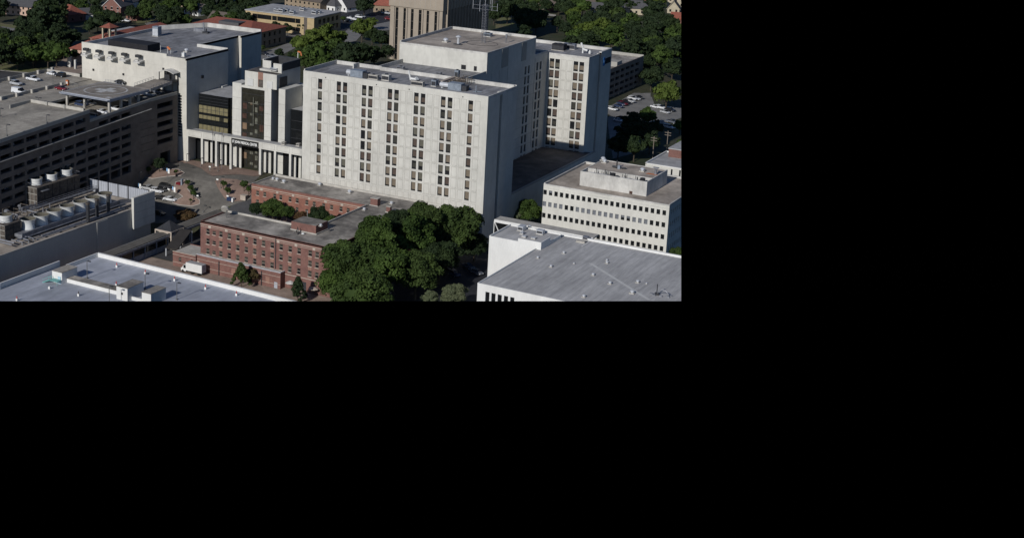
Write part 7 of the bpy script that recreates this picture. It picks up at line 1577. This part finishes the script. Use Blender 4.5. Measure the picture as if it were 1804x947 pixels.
for a, b, r, yq, mt, l in ((480, 369, 22, 376, 'leaf_mid', 'spreading tree in the brick courtyard'), (452, 368, 14, 374, 'leaf_dark', 'dark tree at the left of the brick courtyard'), (505, 374, 13, 372, 'leaf_mid', 'smaller green tree right of the spreading courtyard tree'), (561, 380, 19, 372, 'leaf_dark', 'rounded tree at the right of the brick courtyard'), (531, 383, 13, 374, 'leaf_rust', 'reddish small tree between the courtyard trees'), (582, 390, 12, 370, 'leaf_mid', 'small tree by the right courtyard wall')): tree(a, b, r, l, mt, 'near', 'trees in the brick courtyard', Y=yq)
tree(425, 483, 16, 'green tree in front of the long brick annex', 'leaf_mid', 'cone', asp=1.15); tree(443, 484, 13, 'thin reddish tree right of the green one by the annex', 'leaf_rust', 'near')
tree(525, 508, 15, 'dark conical pine beside the arched brick entrance', 'leaf_dark', 'cone', asp=1.15, name='pine_tree')
tree(326, 379, 20, 'rusty green rounded bush beside the covered walkway', 'leaf_rust', 'near', asp=.5, name='round_bush', cat='bush')
tree(281, 288, 13, 'dark tree in a planter at the foot of the garage', 'leaf_dark', 'small', asp=.8)
for i, (a, b, r) in enumerate(((331, 321, 5), (336, 331, 6), (341, 340, 6), (336, 352, 3))): tree(a, b, r, 'small %s tree on the middle island, %s from the colonnade' % ('young', ('nearest', 'second', 'third', 'farthest')[i]), 'leaf_mid', 'small', 'young trees on the forecourt islands')
for i, (a, b, r, l) in enumerate(((394, 323, 6, 'young tree at the left of the corner island'), (401, 335, 6, 'young tree in the middle of the corner island'), (430, 324, 8, 'rounded young tree on the corner island near the brick building'), (438, 333, 5, 'low shrub below the rounded tree on the corner island'), (262, 298, 5, 'low shrub on the planting island by the garage'), (310, 302, 4, 'low shrub at the right of the planting island'))): tree(a, b, r, l, 'leaf_mid', 'small', 'young trees on the forecourt islands')
# belt behind the cross tower and slab block
belt = [(528, 78, 17, 'leaf_bright'), (548, 70, 19, 'leaf_bright'), (572, 62, 22, 'leaf_bright'), (560, 95, 26, 'leaf_mid'), (535, 98, 18, 'leaf_mid'), (590, 88, 22, 'leaf_mid'), (600, 66, 12, 'leaf_bright'), (612, 98, 24, 'leaf_dark'), (638, 96, 24, 'leaf_dark'), (660, 97, 17, 'leaf_dark'), (672, 68, 17, 'leaf_dark'), (656, 62, 14, 'leaf_dark'), (638, 50, 20, 'leaf_bright'), (655, 40, 11, 'leaf_bright'), (683, 90, 12, 'leaf_dark'), (543, 112, 14, 'leaf_mid'), (573, 112, 18, 'leaf_mid'), (492, 93, 9, 'leaf_dark'), (484, 46, 9, 'leaf_dark'), (506, 50, 11, 'leaf_dark'), (536, 45, 12, 'leaf_dark'), (544, 36, 7, 'leaf_dark'), (583, 42, 9, 'leaf_mid'), (605, 33, 5, 'leaf_mid'), (463, 84, 5, 'leaf_mid'), (513, 97, 7, 'leaf_dark')]
tone = {'leaf_bright': 'bright green', 'leaf_mid': 'green', 'leaf_dark': 'dark green', 'leaf_pale': 'pale green'}
def place_word(px_, py_, zones):
    return min(zones, key=lambda z: (z[0]-px_)**2+((z[1]-py_)*1.5)**2)[2]
def grove(lst, zones, group, kind='far'):
    by = {}
    for t in lst: by.setdefault((t[3], place_word(t[0], t[1], zones)), []).append(t)
    for (mt, zn), L in by.items():
        L.sort()
        for i, (a, b, r, _) in enumerate(L):
            lb = '%s tree %s' % (tone[mt], zn) + ('' if len(L) == 1 else ', ' + ordn(i, len(L)))
            tree(a, b, r, lb, mt, kind, group)
grove(belt, [(535, 100, 'behind the cross tower'), (570, 70, 'in the sunlit belt below the yellow office'), (620, 98, 'in the belt behind the slab block roof'), (672, 75, 'beside the foot of the beige tower'), (640, 45, 'at the edge of the dark car park'), (500, 48, 'along the yellow office front'), (480, 90, 'by the street behind the hall')], 'trees between the hospital and the yellow office')
# right hand side
right = [(1175, 164, 24, 'leaf_bright'), (1148, 135, 20, 'leaf_dark'), (1185, 120, 20, 'leaf_dark'), (1140, 110, 16, 'leaf_dark'), (1165, 100, 22, 'leaf_mid'), (1192, 92, 18, 'leaf_mid'), (1128, 88, 17, 'leaf_dark'), (1150, 80, 18, 'leaf_mid'), (1026, 56, 15, 'leaf_bright'), (1198, 222, 11, 'leaf_mid'), (1198, 290-40, 6, 'leaf_mid'),
         (1112, 212, 18, 'leaf_dark'), (1140, 205, 17, 'leaf_mid'), (1104, 235, 20, 'leaf_dark'), (1132, 232, 24, 'leaf_dark'), (1155, 225, 15, 'leaf_dark'), (1090, 255, 20, 'leaf_dark'), (1118, 258, 22, 'leaf_dark'), (1145, 250, 18, 'leaf_dark')]
grove(right, [(1175, 164, 'above the staff car park at the right edge'), (1170, 95, 'right of the far garage'), (1115, 230, 'in the shade right of the ward block'), (1140, 205, 'standing in the middle of the staff car park'), (1026, 56, 'above the ward block roof'), (1198, 240, 'on the right edge below the car park')], 'trees at the right of the hospital')
# wooded suburb filling the top of the view
clear = [(520, 30, 52, 34), (480, 50, 25, 22), (520, 5, 42, 12), (583, 10, 18, 16), (612, 10, 18, 16), (640, 28, 60, 18), (680, 14, 12, 18), (780, 40, 95, 60), (205, 12, 22, 20), (152, 26, 17, 14), (40, 14, 26, 17), (125, 28, 16, 13), (225, 38, 20, 8), (8, 42, 22, 12), (145, 76, 26, 22), (185, 60, 30, 12), (230, 55, 50, 8), (265, 38, 24, 9), (1045, 12, 14, 10), (1120, 22, 16, 9), (1188, 14, 16, 15), (888, 42, 16, 20), (1085, 80, 26, 10), (1180, 110, 20, 12), (100, 108, 24, 12), (120, 100, 14, 12), (22, 118, 60, 9), (972, 26, 14, 6), (340, 22, 10, 8), (395, 42, 12, 6), (1198, 45, 10, 8), (960, 60, 20, 4)]
rs = random.Random(19); wood = []
def ok(x, y, r): return all(abs(x-c[0]) > c[2]*.8+r*.3 or abs(y-c[1]) > c[3]*.75+r*.25 for c in clear)
def infront(x, y):                                                # keep the trees off the hospital's own ground
    if x < 145: return y < 112 and not (y > 104 and x > 95)
    if x < 250: return y < 74-(x-145)*.25
    if x < 460: return y < 38
    if x < 690: return y < 20
    if x < 870: return False
    if x < 945: return y < 62
    if x < 1080: return y < 76
    return y < 100
rows = [(-6, 11), (3, 12), (13, 13), (23, 14), (33, 15), (43, 15), (54, 16), (65, 17), (76, 17), (88, 18), (100, 18)]
for py_, r in rows:
    px_ = -8+rs.uniform(0, 10)
    while px_ < 1215:
        rr = r*rs.uniform(.8, 1.3); b = py_+rs.uniform(-4, 4)
        if infront(px_, b) and ok(px_, b, rr): wood.append((px_, b, rr, rs.choices(['leaf_dark', 'leaf_mid', 'leaf_bright'], [9, 3, .5])[0]))
        px_ += rr*rs.uniform(1.5, 2.15)
wood += [(12, 68, 20, 'leaf_dark'), (38, 82, 22, 'leaf_mid'), (62, 66, 20, 'leaf_dark'), (88, 74, 21, 'leaf_dark'), (58, 96, 20, 'leaf_mid'), (84, 98, 18, 'leaf_mid'), (108, 60, 20, 'leaf_dark'), (112, 84, 16, 'leaf_dark'), (30, 104, 16, 'leaf_dark'), (72, 30, 26, 'leaf_dark'), (95, 18, 24, 'leaf_dark'), (125, 66, 16, 'leaf_dark'), (6, 96, 15, 'leaf_dark'), (134, 95, 11, 'leaf_dark'), (172, 38, 15, 'leaf_dark'), (190, 30, 14, 'leaf_dark'), (158, 46, 12, 'leaf_dark')]
zones = [(30, 5, 'around the broad tan house'), (20, 60, 'on the left edge above the garage roof'), (60, 85, 'left of the red tiled pavilion'), (90, 40, 'between the tan house and the low white garage'), (95, 10, 'at the top edge beside the low white garage'), (170, 50, 'in front of the gabled brick house'), (240, 8, 'beyond the gabled brick house'), (290, 30, 'above the left end of the hall roof'), (350, 15, 'around the cottage above the hall roof'), (420, 20, 'above the right end of the hall roof'), (470, 8, 'left of the tan stone house'), (660, 4, 'behind the dark car park at the top edge'), (900, 15, 'right of the beige tower at the top edge'), (925, 50, 'behind the mast on the far lawn'), (985, 30, 'above the ward block roof near the distant street'), (1040, 45, 'in the woods behind the ward block'), (1080, 10, 'right of the brown-roofed house at the top'), (1120, 50, 'below the pale grey roof, upper right'), (1170, 60, 'in the woods at the right edge'), (1160, 10, 'left of the cream gabled houses'), (150, 10, 'behind the low white garage')]
grove(wood, zones, 'trees of the wooded suburb')
# distant wood beyond what can be told apart
r = np.random.RandomState(4); q = MB()
for k in range(2600):
    D = r.uniform(1020, 1900); a = r.uniform(-.62, .02)+YAW*0; x = D*math.sin(-.38+(a+.3)*.9); y = D*math.cos(-.38+(a+.3)*.9)
    px0_ = r.uniform(4, 8)
    s = px0_
    pts = [(x+s*math.cos(t)*r.uniform(.7, 1.1), y+s*math.sin(t)*r.uniform(.7, 1.1)) for t in [i*1.0472 for i in range(6)]]
    top = (x, y, r.uniform(9, 13)-3)
    mid = [(px_+(0), py_+0, r.uniform(3, 6)) for px_, py_ in pts]
    for i in range(6):
        j = (i+1) % 6; q.face([(pts[i][0], pts[i][1], -2), (pts[j][0], pts[j][1], -2), mid[j], mid[i]]); q.face([mid[i], mid[j], top])
tag(q.build('distant_wood', 'leaf_dark'), label='dark far-off wood beyond the last houses', cat='wood', kind='stuff')

# ---------------------------------------------------------------- limit of the modelled ground
# The photograph shows nothing right of and below its picture area, so the model of the town ends along two straight section planes.
def section(p, q_):
    a, b = ray(*p), ray(*q_); n = a.cross(b).normalized(); return n
nR = section((1200, 0), (1200, 530)); nB = section((0, 530), (1200, 530))
inside = ray(600, 265)
nR = nR if nR.dot(inside) < 0 else -nR; nB = nB if nB.dot(inside) < 0 else -nB     # normals point outward
C0 = Vector((0, 0, CAM_Z))
bpy.context.view_layer.update()
cache = {}
for o in [o for o in COL.objects if o.type == 'MESH']:
    mw = o.matrix_world; bb = [mw @ Vector(c) for c in o.bound_box]
    cut = []; gone = False
    for n in (nR, nB):
        ds = [(p-C0).dot(n) for p in bb]
        if min(ds) > 0: gone = True
        elif max(ds) > 0: cut.append(n)
    if gone: bpy.data.objects.remove(o); continue
    if not cut: continue
    bm = bmesh.new(); bm.from_mesh(o.data); bm.transform(mw)
    for n in cut: bmesh.ops.bisect_plane(bm, geom=bm.verts[:]+bm.edges[:]+bm.faces[:], plane_co=C0, plane_no=n, clear_outer=True)
    if len(bm.faces) == 0: bm.free(); bpy.data.objects.remove(o); continue
    bm.transform(mw.inverted()); me = o.data.copy(); bm.to_mesh(me); bm.free(); o.data = me
for _ in range(3):
    for o in [o for o in COL.objects if o.type == 'EMPTY' and not o.children]: bpy.data.objects.remove(o)
for o in COL.objects:
    for c in o.keys():
        pass
